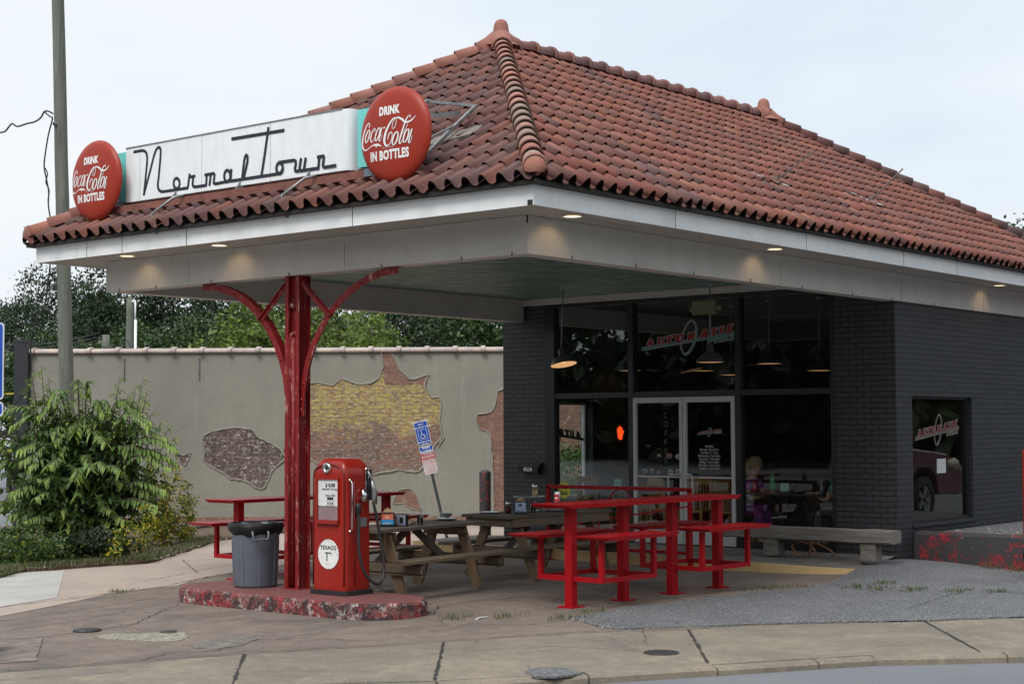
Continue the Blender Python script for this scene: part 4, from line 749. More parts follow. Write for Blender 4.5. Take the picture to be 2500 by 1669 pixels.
# --- raised walk with its yellow kerb
stp = [(6.88,7.9,.15),(6.88,4.6,.14),(6.88,1.75,.115),(7.05,1.15,.09),(7.33,.66,.065)]; SC_ = simple('step_concrete', (.15,.135,.12), .85, 0, .3, 4)
b = MB(); m_ = len(stp); vs = [(x,y,z) for x,y,z in stp]+[(8.43,y if i < 4 else .64,.162) for i,(x,y,z) in enumerate(stp)]+[(x,y,-.02) for x,y,z in stp]; b.add(vs, [(i, i+1, m_+i+1, m_+i) for i in range(m_-1)]+[(2*m_+i, 2*m_+i+1, i+1, i) for i in range(m_-1)]+[(m_-1, 3*m_-1, 2*m_-1)]); struct('step', b, SC_)
b = MB()
for a, c_ in zip(stp, stp[1:]): b.add([(a[0]-.02,a[1],-.01),(c_[0]-.02,c_[1],-.01),(c_[0]-.02,c_[1],c_[2]+.003),(a[0]-.02,a[1],a[2]+.003),(c_[0]+.05,c_[1],c_[2]+.0035),(a[0]+.05,a[1],a[2]+.0035)], [(0,3,2,1),(3,5,4,2)])
struct('yellow_kerb', b, YELK)
# asphalt ramped up to the walk at the right
b = MB(); nx_, ny_ = 26, 18; vs = []
for i in range(nx_+1):
    for k in range(ny_+1):
        x = 5.9+3.0*i/nx_; yt = .50 if x < 6.6 else min(.62, .5+.2*(x-6.6)); yt = .30+.2*(x-5.9)/.7 if x < 6.6 else yt; y = yt-1.9*k/ny_; s_ = max(0, 1-math.hypot(x-8.2, y-.6)/1.9); s_ = s_*s_*(3-2*s_); vs.append((x, y, -.0+.0125+.115*s_))
b.add(vs, [(i*(ny_+1)+k, (i+1)*(ny_+1)+k, (i+1)*(ny_+1)+k+1, i*(ny_+1)+k+1)[::-1] for i in range(nx_) for k in range(ny_)], 0, True); struct('ramp', b, ASPH)

# ------------------------------------------------------------------ canopy post (carries the beam, part of the building)
px_, py_ = .72, L/2+.02
P_ = MB()
for sy in (-1, 1):   # two channels back to back with flanges
    P_.box((px_-.085, py_+sy*.065-.006, .16), (px_+.085, py_+sy*.065+.006, ZM)); P_.box((px_-.085, py_+sy*.0712, .16), (px_-.074, py_+sy*.112, ZM)); P_.box((px_+.074, py_+sy*.0712, .16), (px_+.085, py_+sy*.112, ZM))
P_.box((px_-.03, py_-.058, .16), (px_-.015, py_+.058, ZM)); P_.box((px_-.11, py_-.13, .16), (px_+.11, py_+.13, .172))
post = part('post', P_, POST, B, label='riveted red iron canopy post with peeling paint')
pp = MB(); pp.tube([(px_-.075,py_+.03,.16),(px_-.075,py_+.03,2.86),(px_-.075,py_+.02,2.91),(px_-.06,py_-.02,2.93),(px_-.05,py_-.045,2.90),(px_-.05,py_-.05,2.84)], .024, 10); pp.tube([(px_-.06,py_-.02,3.2),(px_-.075,py_+.015,3.24),(px_-.06,py_+.04,3.2)], .022, 8); pp.cyl((px_-.055,py_+.0,2.88),(px_-.055,py_+.0,.2),.03,10); part('pipe', pp, POST, post)
for sy in (-1, 1):
    br = MB(); rv = MB(); pts = []
    for k in range(17):
        a = k/16*PI/2; Ry, Rz = 1.44, 1.42
        pts.append((px_, py_+sy*(.11+Ry*(1-math.cos(a))), ZM-.035-Rz*(1-math.sin(a))))
    pts = [(px_, py_+sy*.11, 2.02), (px_, py_+sy*.11, 2.08)]+pts
    vs = []
    for i, p in enumerate(pts):
        a = Vector(pts[min(i+1,len(pts)-1)])-Vector(pts[max(i-1,0)]); a.normalize(); n_ = Vector((0, a.z, -a.y))*sy; p = Vector(p)
        for (ox, on) in ((-.045,.038),(-.045,-.038),(-.036,-.038),(-.036,.029),(.045,.029),(.045,.038)): vs.append(p+Vector((ox,0,0))+n_*(-on))
    m_ = 6; br.add(vs, [(i*m_+k, i*m_+(k+1)%m_, (i+1)*m_+(k+1)%m_, (i+1)*m_+k) for i in range(len(pts)-1) for k in range(m_)]+[tuple(range(m_))[::-1], tuple(range((len(pts)-1)*m_, len(pts)*m_))])
    k1 = pts[10]; br.bar((px_-.05, py_+sy*.12, ZM-.08), (px_-.05, k1[1]+sy*.02, k1[2]-.01), .07, .012, (1,0,0)); br.bar((px_-.05, py_+sy*.145, ZM-.08), (px_-.05, k1[1]+sy*.045, k1[2]-.01), .012, .06, (1,0,0))
    for i in (1,2,4,6,9,10,11,14,16): p = Vector(pts[i]); rv.lathe([(.016,0),(.012,.010),(0,.014)], p+Vector((-.046,0,0)), (-1,0,0), 8)
    for z_ in (2.1,2.2): rv.lathe([(.018,0),(.012,.010),(0,.014)], (px_-.046, py_+sy*.11, z_), (-1,0,0), 8)
    part('bracket', merge(br, rv), [POST, POST], post)
# ------------------------------------------------------------------ pump island
def stadium(cx, cy, w_, y0, y1, n=14):
    r = w_/2; pts = []
    for k in range(n+1): a = PI*k/n; pts.append((cx+r*math.cos(a), y1-r+r*math.sin(a)))
    for k in range(n+1): a = PI+PI*k/n; pts.append((cx+r*math.cos(a), y0+r+r*math.sin(a)))
    return pts
I0 = stadium(.49, 0, 1.02, 1.95, 5.30, 20); I1 = stadium(.49, 0, .96, 1.98, 5.27, 20); cen = (.62, 3.6)
I_ = thing('pump_island', 'raised concrete island with worn red, black and white paint under post', 'kerb island', (.49,3.6,0))
b = MB(); n_ = len(I0); c1 = [(x+random.uniform(-.006,.006), y+random.uniform(-.006,.006)) for x, y in I0]
zz = [random.uniform(-.004,.004) for _ in I0]
b.add([(x,y,0) for x,y in I0]+[(x,y,.135+z) for (x,y),z in zip(c1,zz)]+[(x,y,.16) for x,y in I1], [(i,(i+1)%n_,n_+(i+1)%n_,n_+i) for i in range(n_)]+[(n_+i,n_+(i+1)%n_,2*n_+(i+1)%n_,2*n_+i) for i in range(n_)]); part('side', b, ISLS, I_)
b = MB(); b.sheet(I1, .16); part('top', b, ISLT, I_)

# ------------------------------------------------------------------ roof sign
SX = .29
S_ = thing('roof_sign', 'long white sign with dark script lettering standing on the roof edge', 'sign', (SX, 4.4, 4.5))
b = MB(); z0, z1, yl, yr = 4.545, 5.185, 6.375, 2.66; dp = .16
pl = [(SX, yl), (SX, yr+.10)]+[(SX+.10*(1-math.cos(a)), yr+.10-.10*math.sin(a)) for a in [PI/2*k/6 for k in range(1,7)]]+[(SX+dp, yr), (SX+dp, yl)]
pl[1] = (SX, yr+.10); b.prism(pl, z0, z1, lambda u, v, w_: (u, v, w_)); part('panel', b, SIGNW, S_)
b = MB()
for y in (6.11, 5.0, 3.86): b.box((SX-.0015, y, z0), (SX-.0003, y+.004, z1))
b.box((SX-.01, yr+.1, z1-.002), (SX+.02, yl, z1+.008)); part('seam', b, GALV, S_)
b = MB()
for i, s in enumerate(NT):
    h = .0175
    cl = math.dist(s[0], s[-1]) < .01
    b.ribbon(s[:-1] if cl else s, h, FX(SX-.002, 4.4, 4.85), .0004*i, .00002, closed=cl)
part('lettering', b, BLACKL, S_, label='dark one-line script reading Normaltown')
b = MB()
for y0, y1 in ((6.42,6.70),(2.22,2.58)):
    b = MB(); n_ = 10; pts = []
    for k in range(n_+1): pts.append((SX+.04+.02*(k % 2), y0+(y1-y0)*k/n_))
    pts += [(SX+.12, y1), (SX+.12, y0)]; b.prism(pts, 4.56, 5.16); part('fluted_panel', b, TURQ, S_)
b = MB()
b.bar((.20,6.95,4.455),(.20,2.35,4.455),.012,.08,(0,0,1)); b.bar((.245,6.95,4.49),(.245,2.35,4.49),.09,.012,(0,0,1)); part('rail', b, RUSTY, S_)
def brk(*segs):
    b = MB()
    for p, q, w_, h_ in segs: b.bar(p, q, w_, h_, (0,1,0))
    part('bracket', b, GALV, S_)
b = MB(); b.bar((.205,2.35,4.465),(.205,1.75,4.465),.03,.08); part('rail', b, simple('blue_grey_steel', (.16,.19,.23), .4, .4), S_)
for y in (6.5,5.45,4.35,3.25):
    brk(((.215,y,4.44),(.305,y,4.58),.055,.014), ((.22,y-.01,4.46),(.95,y-.22,4.95),.05,.014)); b = MB(); b.bar((.225,y,4.45),(.955,y-.22,4.94),.014,.045,(0,1,0)); part('bracket', b, GALV, S_)
brk(((.40,2.7,5.05),(1.5,2.2,5.25),.045,.014)); brk(((.40,6.4,5.05),(1.3,6.2,5.12),.045,.014))
for y in (5.42,3.28):
    b = MB(); b.tube([(-.010,y,ZT-.05),(-.014,y,ZT+.02),(-.05,y+.03,ZT+.16),(.10,y-.16,ZT+.34),(.20,y-.22,ZT+.37)], .015, 6); b.box((-.006,y-.025,ZT-.07),(-.001,y+.025,ZT-.01)); part('bracket', b, GALV, S_)
def disc(name, y, z, label):
    D_ = thing(name, label, 'sign', (.12, y, z-.47), 0, 'round red disc signs on the roof'); r = .475
    b = MB(); pr_ = []
    for k in range(13):
        a = k/12; pr_.append((r*a, .055*math.sqrt(max(0, 1-a**3.2))))
    pr_ += [(r+.004, -.012), (r-.01, -.03), (0, -.03)]; pr_[0] = (0, .055)
    b.lathe(pr_, (.12, y, z), (-1,0,0), 64); part('face', b, DISC, D_)
    h = lambda u, v: .055*math.sqrt(max(0, 1-(math.hypot(u, v)/r)**3.2))
    fr = lambda u, v, w_: (.12-h(u, v)-w_-.0015, y-u, z+v)
    t = MB()
    for i, s in enumerate(CK):
        cl = len(s) > 12 and math.dist(s[0][:2], s[-1][:2]) < .012; s2 = []
        q = s[:-1] if cl else s
        for j in range(len(q)-(0 if cl else 1)):    # smooth every stroke with a Catmull-Rom curve
            P = [q[(j+k) % len(q)] if cl else q[min(max(j+k, 0), len(q)-1)] for k in (-1,0,1,2)]
            for k in range(3):
                t_ = k/3; s2.append(tuple(.5*((2*P[1][i_])+(-P[0][i_]+P[2][i_])*t_+(2*P[0][i_]-5*P[1][i_]+4*P[2][i_]-P[3][i_])*t_*t_+(-P[0][i_]+3*P[1][i_]-3*P[2][i_]+P[3][i_])*t_**3) for i_ in range(3)))
        if not cl: s2.append(q[-1])
        s2 = [(a, b_, max(.0016, c*1.22)) for a, b_, c in s2]
        t.ribbon(s2, .01, fr, .0004*i, .00002, closed=cl)
    put_text(t, 'DRINK', .115, fr, -.035, .20, .0005, .006, sx=.74); put_text(t, 'IN BOTTLES', .125, fr, -.035, -.245, .0005, .006, sx=.74)
    put_text(t, 'REG. U.S. PAT. OFF.', .017, fr, -.04, -.135, .0005, 0)
    part('lettering', t, WHITEL, D_)
    return D_
d0 = disc('disc_sign', 1.849, 4.787, 'right-hand red disc sign reading DRINK in white, next to the roof hip')
disc('disc_sign', 6.722, 4.822, 'left-hand red disc sign reading DRINK in white, next to the utility pole')
b = MB(); P1, P2, P3, P4 = (1.50,1.98,5.30), (.50,1.80,4.62), (.30,2.1,5.02), (.30,2.0,4.62)
b.bar(P1, P2, .035, .035); b.bar(P1, (.62,2.55,5.33), .03, .03); b.bar((.3,1.95,5.0),(1.05,2.25,5.33),.02,.02); b.bar((.3,1.7,4.7),(1.05,1.9,5.01),.02,.02); b.bar(P2,(.16,1.85,4.6),.03,.03)
solo('angle_bracket', b, GALV, 'triangle of grey angle steel holding the right disc sign back to the tiles', 'bracket')
b = MB(); b.bar((.80,2.75,4.73),(1.12,1.60,4.93),.26,.06,(-.5,0,.85)); solo('loose_board', b, TIEX, 'weathered grey board lying on the roof tiles behind right disc sign', 'board')

# ------------------------------------------------------------------ petrol pump
PB = (.645, 3.13, .16)
Pm = thing('petrol_pump', 'old red petrol pump with black hose standing on the island', 'petrol pump', PB)
hw, hd = .25, .195
def rrect(w_, d_, r, n=5):
    p = []
    for cx_, cy_, a0 in ((w_-r, d_-r, 0), (-(w_-r), d_-r, PI/2), (-(w_-r), -(d_-r), PI), (w_-r, -(d_-r), 1.5*PI)):
        for k in range(n+1): a = a0+PI/2*k/n; p.append((cx_+r*math.cos(a), cy_+r*math.sin(a)))
    return p
b = MB(); lv = [(.05,1,1),(.08,1.01,1.01),(.11,1,1),(1.22,.985,.985)]
for k in range(1, 9):
    a = k/8*PI/2; lv.append((1.22+.20*math.sin(a), .985*(math.cos(a)**.55 if k < 8 else .04), .985*(.35+.65*math.cos(a)**.7 if k < 8 else .3)))
rings = []
for z, sy, sx in lv: rings.append([(PB[0]+x*sx, PB[1]+y*sy, PB[2]+z) for y, x in rrect(hw, hd, .055)])
n_ = len(rings[0]); vs = [p for r_ in rings for p in r_]
b.add(vs, [(i*n_+k, i*n_+(k+1)%n_, (i+1)*n_+(k+1)%n_, (i+1)*n_+k) for i in range(len(rings)-1) for k in range(n_)]+[tuple(range((len(rings)-1)*n_, len(rings)*n_))], 0, True)
body = part('body', b, PUMP, Pm)
XF = PB[0]-hd; YF = PB[1]-hw
b = MB()
def band(off, wd_, th):   # raised front frame following the arched outline
    pts = []; 
    for z in (.10,.5,.9,1.2): pts.append((-(hw-off), z))
    for k in range(1, 10): a = PI-k/10*PI; pts.append(((hw-off)*math.cos(a)*1.0, 1.2+(.165-off*.5)*abs(math.sin(a))**.6))
    for z in (1.2,.9,.5,.10): pts.append((hw-off, z))
    return pts
b.tube([(XF+.004, PB[1]-u, PB[2]+v) for u, v in band(.022,0,0)], .007, 6); b.tube([(PB[0]-.06, PB[1]-hw-.001, PB[2]+z) for z in (.10,.6,1.18)], .006, 6); part('seam', b, simple('dark_red_seam', (.14,.01,.01), .4), body)
b = MB(); b.box((XF-.012, PB[1]-.155, PB[2]+.745), (XF+.01, PB[1]+.155, PB[2]+.775)); 
for s in (-1,1): b.bar((XF-.006, PB[1]+s*.158, PB[2]+.76), (XF-.006, PB[1]+s*.158, PB[2]+1.20), .014, .02)
b.bar((XF-.006, PB[1]-.165, PB[2]+1.205), (XF-.006, PB[1]+.165, PB[2]+1.205), .02, .016); b.bar((XF-.018, PB[1]-.165, PB[2]+.755), (XF-.018, PB[1]+.165, PB[2]+.755), .03, .035); part('window_surround', b, PUMP, Pm)
b = MB(); b.box((XF-.0015, PB[1]-.150, PB[2]+.775), (XF+.0, PB[1]+.150, PB[2]+1.198)); b.box((XF-.0028, PB[1]-.149, PB[2]+.776), (XF-.0017, PB[1]+.149, PB[2]+.905), 1)
b.box((XF-.004, PB[1]-.149, PB[2]+.905), (XF-.0018, PB[1]+.149, PB[2]+.922), 2); dial = part('dial', b, [simple('dial_white', (.62,.64,.64), .4), simple('dial_pinkish_glass', (.24,.17,.18), .2), GALV], Pm)
t = MB(); fr = FX(XF-.003, PB[1]-.03, PB[2]); 
put_text(t, '$ 0.00', .052, fr, .0, 1.12, 0, .003); put_text(t, 'AMOUNT OF SALE', .028, fr, .0, 1.085, 0, .001); put_text(t, 'GALLONS', .03, fr, 0, 1.02, 0, .001); t.prism([(-.045,.985),(.045,.985),(.045,1.012),(-.045,1.012)], 0, .0004, fr); put_text(t, 'PRICE PER GALLON', .013, fr, 0, .965, 0, 0)
for k in range(3): t.prism([(-.04+k*.033,.94),(-.022+k*.033,.94),(-.022+k*.033,.958),(-.04+k*.033,.958)], 0, .0004, fr)
t2 = MB(); put_text(t2, 'THIS SALE ONLY', .014, fr, 0, .928, 0, 0); t2.prism([(-.075,.9245),(.07,.9245),(.07,.9255),(-.075,.9255)], 0, .0004, fr)
part('lettering', merge(t, t2), [BLACKL, REDI], dial)
b = MB(); b.lathe([(.025,.002),(.03,.018),(.045,.02),(.058,.01),(.06,-.01)], (XF, PB[1]+.02, PB[2]+1.315), (-1,0,0), 24); b.lathe([(0,.003),(.027,.003)], (XF, PB[1]+.02, PB[2]+1.315), (-1,0,0), 20, mi=1); part('porthole', b, [CHROME, BLKM], Pm)
b = MB(); b.lathe([(.15,-.001),(.155,.003),(.148,.006),(.145,.003)], (XF, PB[1]-.005, PB[2]+.42), (-1,0,0), 40, mi=1); b.lathe([(0,.004),(.147,.004)], (XF, PB[1]-.005, PB[2]+.42), (-1,0,0), 40)
fr = FX(XF-.005, PB[1]-.005, PB[2]+.42); t = MB(); put_text(t, 'TEXACO', .057, fr, 0, .050, 0, .0022, sx=1.0); put_text(t, 'MADE IN U.S.A.', .010, fr, 0, -.10, 0, 0)
tt = MB(); tt.prism([(-.05,.022),(.03,.022),(.03,.008),(-.01,.006),(-.012,-.07),(-.028,-.07),(-.026,.006),(-.05,.008)], 0, .0004, fr); tt.prism([(.03,.02),(.045,.02),(.045,-.01),(.035,.005)], .0005, .0008, fr)
for a in range(4): t.lathe([(0,.001),(.005,.001)], fr(.138*math.cos(a*PI/2), .138*math.sin(a*PI/2), .001), (-1,0,0), 8)
part('badge', merge(b, t, tt), [simple('badge_white', (.74,.74,.73), .35), BLACKL, simple('faded_green_t', (.05,.10,.085), .6)], Pm, label='round white enamel badge with black letters')
Pm_b = [o for o in bpy.data.objects if o.name == 'badge'][0]
b = MB(); b.tube([(PB[0]-.125, YF-.012, PB[2]+.66),(PB[0]-.125, YF-.03, PB[2]+.69),(PB[0]-.125, YF-.03, PB[2]+1.16),(PB[0]-.125, YF-.012, PB[2]+1.19)], .010, 8)
for z in (.66,1.19): b.lathe([(.0,.018),(.016,.012),(.018,0)], (PB[0]-.125, YF, PB[2]+z), (0,-1,0), 10)
part('handle', b, CHROME, Pm)
b = MB(); b.tube([(PB[0]+.04, YF-.005, PB[2]+1.10),(PB[0]+.04, YF-.03, PB[2]+1.07),(PB[0]+.04, YF-.045, PB[2]+1.03),(PB[0]+.04, YF-.03, PB[2]+.985),(PB[0]+.04, YF-.0, PB[2]+.98)], [.008,.028,.036,.036,.03], 12); part('dome_light', b, CHROME, Pm)
b = MB(); b.tube([(PB[0]+.14, YF-.004, PB[2]+z) for z in (.98,1.3)], .001, 4); x0_, x1_ = PB[0]+.095, PB[0]+.185
for p, q in (((x0_,.98),(x0_,1.28)),((x1_,.98),(x1_,1.28)),((x0_,.98),(x1_,.98))): b.bar((p[0],YF-.006,PB[2]+p[1]),(q[0],YF-.006,PB[2]+q[1]),.012,.012)
b.tube([((x0_+x1_)/2+.045*math.cos(a), YF-.006, PB[2]+1.28+.045*math.sin(a)) for a in [PI*k/8 for k in range(9)]], .008, 6); b.box((x0_,YF-.002,PB[2]+.98),(x1_,YF+.01,PB[2]+1.29),1); part('nozzle_boot', b, [CHROME, BLKM], Pm)
b = MB(); nx = PB[0]+.14; b.tube([(nx-.02,YF-.02,PB[2]+1.28),(nx+.0,YF-.04,PB[2]+1.22),(nx+.015,YF-.05,PB[2]+1.16)], .012, 8); b.tube([(nx+.01,YF-.05,PB[2]+1.18),(nx+.035,YF-.055,PB[2]+1.08),(nx+.035,YF-.055,PB[2]+1.0),(nx+.03,YF-.055,PB[2]+.93)], [.016,.025,.021,.018], 12)
b.tube([(nx+.03,YF-.055,PB[2]+1.12),(nx+.075,YF-.055,PB[2]+1.06),(nx+.07,YF-.055,PB[2]+.93)], .008, 6); part('nozzle', b, GALV, Pm)
b = MB(); hp = [(PB[0]-.03,YF-.02,PB[2]+.85),(PB[0]-.035,YF-.035,PB[2]+.78),(PB[0]-.05,YF-.05,PB[2]+.6),(PB[0]-.055,YF-.07,PB[2]+.42),(PB[0]-.02,YF-.10,PB[2]+.25),(PB[0]+.05,YF-.13,PB[2]+.15),(PB[0]+.14,YF-.15,PB[2]+.11),(PB[0]+.22,YF-.14,PB[2]+.17),(PB[0]+.25,YF-.12,PB[2]+.32),(PB[0]+.235,YF-.09,PB[2]+.55),(PB[0]+.20,YF-.07,PB[2]+.78),(nx+.03,YF-.055,PB[2]+.93)]
def smooth(q, k=4):
    r_ = []
    for j in range(len(q)-1):
        P = [Vector(q[min(max(j+d_, 0), len(q)-1)]) for d_ in (-1,0,1,2)]
        for i in range(k): t_ = i/k; r_.append(.5*((2*P[1])+(-P[0]+P[2])*t_+(2*P[0]-5*P[1]+4*P[2]-P[3])*t_*t_+(-P[0]+3*P[1]-3*P[2]+P[3])*t_**3))
    r_.append(Vector(q[-1])); return r_
b.tube(smooth(hp, 6), .016, 10); b.lathe([(0,.05),(.03,.048),(.036,.02),(.036,-.02),(.03,-.04),(.018,-.09)], (PB[0]-.03,YF-.02,PB[2]+.90), (0,0,1), 14); part('hose', b, RUB, Pm)
b = MB(); b.box((PB[0]+.02, YF-.006, PB[2]+.70), (PB[0]+.115, YF, PB[2]+.80)); b.lathe([(0,.006),(.008,.004)], (PB[0]+.06, YF, PB[2]+.87), (0,-1,0), 8); part('data_plate', b, GALV, Pm)
b = MB(); b.prism([(y, x) for y, x in rrect(hw+.03, hd+.02, .05)], 0, .05, lambda u, v, w_: (PB[0]+v, PB[1]+u, PB[2]+w_)); part('base', b, RUB, Pm)

# ------------------------------------------------------------------ dustbin
TC = (.60, 4.43, .16); T_ = thing('dustbin', 'grey round plastic dustbin with black liner, on the island beside post', 'dustbin', TC)
b = MB(); b.lathe([(0,.0),(.225,.0),(.235,.03),(.262,.60),(.268,.62),(.285,.625),(.292,.66),(.286,.69),(.272,.692),(.262,.66),(.22,.05),(0,.05)], TC, n=40); bd = part('body', b, BINM, T_)
b = MB()
for a in [k*PI/4+.25 for k in range(8)]:
    ca, sa = math.cos(a), math.sin(a); b.bar((TC[0]+ca*.236, TC[1]+sa*.236, TC[2]+.02), (TC[0]+ca*.258, TC[1]+sa*.258, TC[2]+.5), .016, .012, (ca,sa,0))
for a0 in (-2.0-.42, -2.0+.42+PI): 
    for k in range(6): a = a0+k*.02
part('rib', b, BINM, bd)
b = MB()
for a in (-2.12, 1.02):
    ca, sa = math.cos(a), math.sin(a); tx_, ty_ = -sa, ca
    q = lambda r_, s_, z: (TC[0]+ca*r_+tx_*s_, TC[1]+sa*r_+ty_*s_, TC[2]+z)
    b.tube([q(.262,-.085,.62), q(.315,-.085,.60), q(.325,-.08,.53), q(.325,.08,.53), q(.315,.085,.60), q(.262,.085,.62)], .014, 8)
part('handle', b, BINM, T_)
b = MB(); rr = []; nn = 48
for i, (r_, z) in enumerate(((.290,.575),(.297,.62),(.302,.66),(.298,.70),(.275,.703),(.262,.67),(.25,.55))):
    for k in range(nn): a = 2*PI*k/nn; j = .006*math.sin(7*a+i)+random.uniform(-.004,.004); zz_ = .012*math.sin(3*a)+.008*math.sin(8*a) if i == 0 else random.uniform(-.003,.003); rr.append((TC[0]+(r_+j-(.025 if i == 0 else 0))*math.cos(a), TC[1]+(r_+j-(.025 if i == 0 else 0))*math.sin(a), TC[2]+z+zz_))
b.add(rr, [(i*nn+k, i*nn+(k+1)%nn, (i+1)*nn+(k+1)%nn, (i+1)*nn+k) for i in range(6) for k in range(nn)], 0, True); part('liner', b, BAGM, T_)

# ------------------------------------------------------------------ red high tables with seats hung from their posts
def high_table(label, loc, rot, zs=1.0):
    t = thing('high_table', label, 'high table', loc, rot, 'long red steel high tables'); LX = (-1.33,-.45,.44,1.33)
    def plate(x0, x1, y0, y1, z, th=.042):
        b = MB(); e_ = .05; vs = [(x0,y0,z),(x1,y0,z),(x1,y1,z),(x0,y1,z),(x0+e_,y0+.01,z-th),(x1-e_,y0+.01,z-th),(x1-e_,y1-.01,z-th),(x0+e_,y1-.01,z-th),(x0+.004,y0+.004,z-.012),(x1-.004,y0+.004,z-.012),(x1-.004,y1-.004,z-.012),(x0+.004,y1-.004,z-.012)]
        b.add(vs, [(0,1,2,3),(7,6,5,4),(0,8,9,1),(1,9,10,2),(2,10,11,3),(3,11,8,0),(8,4,5,9),(9,5,6,10),(10,6,7,11),(11,7,4,8)]); return b
    part('tabletop', plate(-1.66, 1.45, -.265, .265, 1.09*zs), REDT, t, True)
    for x in LX:
        b = MB(); b.bar((x,0,.0),(x,0,1.04*zs),.10,.10,(0,1,0),0,.006); b.box((x-.11,-.10,.0),(x+.11,.10,.012))
        for sx, sy in ((1,1),(-1,-1),(1,-1),(-1,1)): b.lathe([(.010,0),(.010,.012),(0,.014)], (x+sx*.085, sy*.075, .012), (0,0,1), 6)
        part('leg', b, REDT, t, True)
    for (x0, x1) in ((0,1),(2,3)):
        for sy in (-1,1):
            b = MB(); o = .42*sy
            for x in (LX[x0], LX[x1]): b.bar((x,.05*sy,.30*zs),(x,o-.025*sy,.30*zs),.05,.05); b.bar((x,o,.275*zs),(x,o,.71*zs),.05,.05,(0,1,0))
            b.bar((LX[x0]+.025,o*.999,.30*zs),(LX[x1]-.025,o*.999,.30*zs),.048,.048)
            part('seat_frame', b, REDT, t, True); part('seat', plate(LX[x0]-.17+(-.12 if sy > 0 else 0), LX[x1]+.18, o-.22, o+.22, .762*zs, .038), REDT, t, True)
    return t
high_table('long red steel high table nearest the camera, before the shop doors', (3.53, 1.22, 0), R(-3))
high_table('long red steel high table behind the post and dustbin near the grey wall', (3.48, 6.50, 0), R(0), .925)

# ------------------------------------------------------------------ picnic tables
def picnic(label, loc, rot, zt, wtop, hl, foot, apron=False):
    t = thing('picnic_table', label, 'picnic table', loc, rot, 'weathered wooden picnic tables'); n = 5; pw = wtop/n
    b = MB()
    for k in range(n):
        y = -wtop/2+pw*(k+.5); j = random.uniform(-.012,.012); dz = random.uniform(-.003,.003); b.bar((-hl+j,y,zt-.019+dz),(hl+j*.5,y,zt-.019+dz),pw-.010,.038,(0,0,1),0,.004)
    part('tabletop', b, WOODX, t, True)
    if apron:
        b = MB()
        for s in (-1,1): b.bar((-hl+.07,s*(wtop/2-.04),zt-.09),(hl-.05,s*(wtop/2-.04),zt-.09),.038,.10)
        for s in (-1,1): b.bar((s*(hl-.075),-wtop/2+.06,zt-.09),(s*(hl-.075),wtop/2-.06,zt-.09),.038,.10)
        part('apron', b, WOODB, t, True)
    sy_ = .66; sz = .44
    for s in (-1,1):
        b = MB()
        for k in (-1,1): b.bar((-hl-.02+random.uniform(-.02,.02),s*sy_+k*.066,sz-.019),(hl,s*sy_+k*.066,sz-.019),.125,.038,(0,0,1),0,.004)
        part('seat', b, WOODB, t, True)
    for s in (-1,1):
        x = s*(hl-.30)
        b = MB(); b.bar((x+s*.045,-sy_-.13,sz-.11),(x+s*.045,sy_+.13,sz-.11),.038,.135,(0,0,1),0,.03); part('cross_beam', b, WOODB, t, True)
        b = MB(); b.bar((x-s*.045,-wtop/2+.04,zt-.10),(x-s*.045,wtop/2-.04,zt-.10),.038,.10,(0,0,1),0,.025); part('cross_beam', b, WOODL, t, True)
        for q in (-1,1):
            b = MB(); b.bar((x,q*.20,zt-.045),(x,q*foot,.0),.040,.13,(0,1,0)); vs = b.v; part('leg', b, WOODL, t, True)
        b = MB(); b.bar((x-s*.06,0,sz-.10),(s*.06,0,zt-.05),.085,.038,(0,1,0)); part('brace', b, WOODX, t, True)
    b = MB()
    for s in (-1,1):
        for q in (-1,1):
            for k in (0,1): b.lathe([(.011,0),(.009,.006),(0,.008)], (s*(hl-.30)+(-.0215 if s < 0 else -.0215), q*(.44+.05*k), sz-.10-.03*k), (-1,0,0), 8)
    part('bolt', b, GALV, t, True); return t
picnic('wooden picnic table directly behind the petrol pump, bowl and cup on top', (2.42, 3.80, 0), R(4), .77, .72, 1.0, .46)
picnic('wooden picnic table with a board apron, farther from the pump, round tray stand on top', (4.98, 3.93, 0), R(-2), .80, .84, 1.02, .58, True)

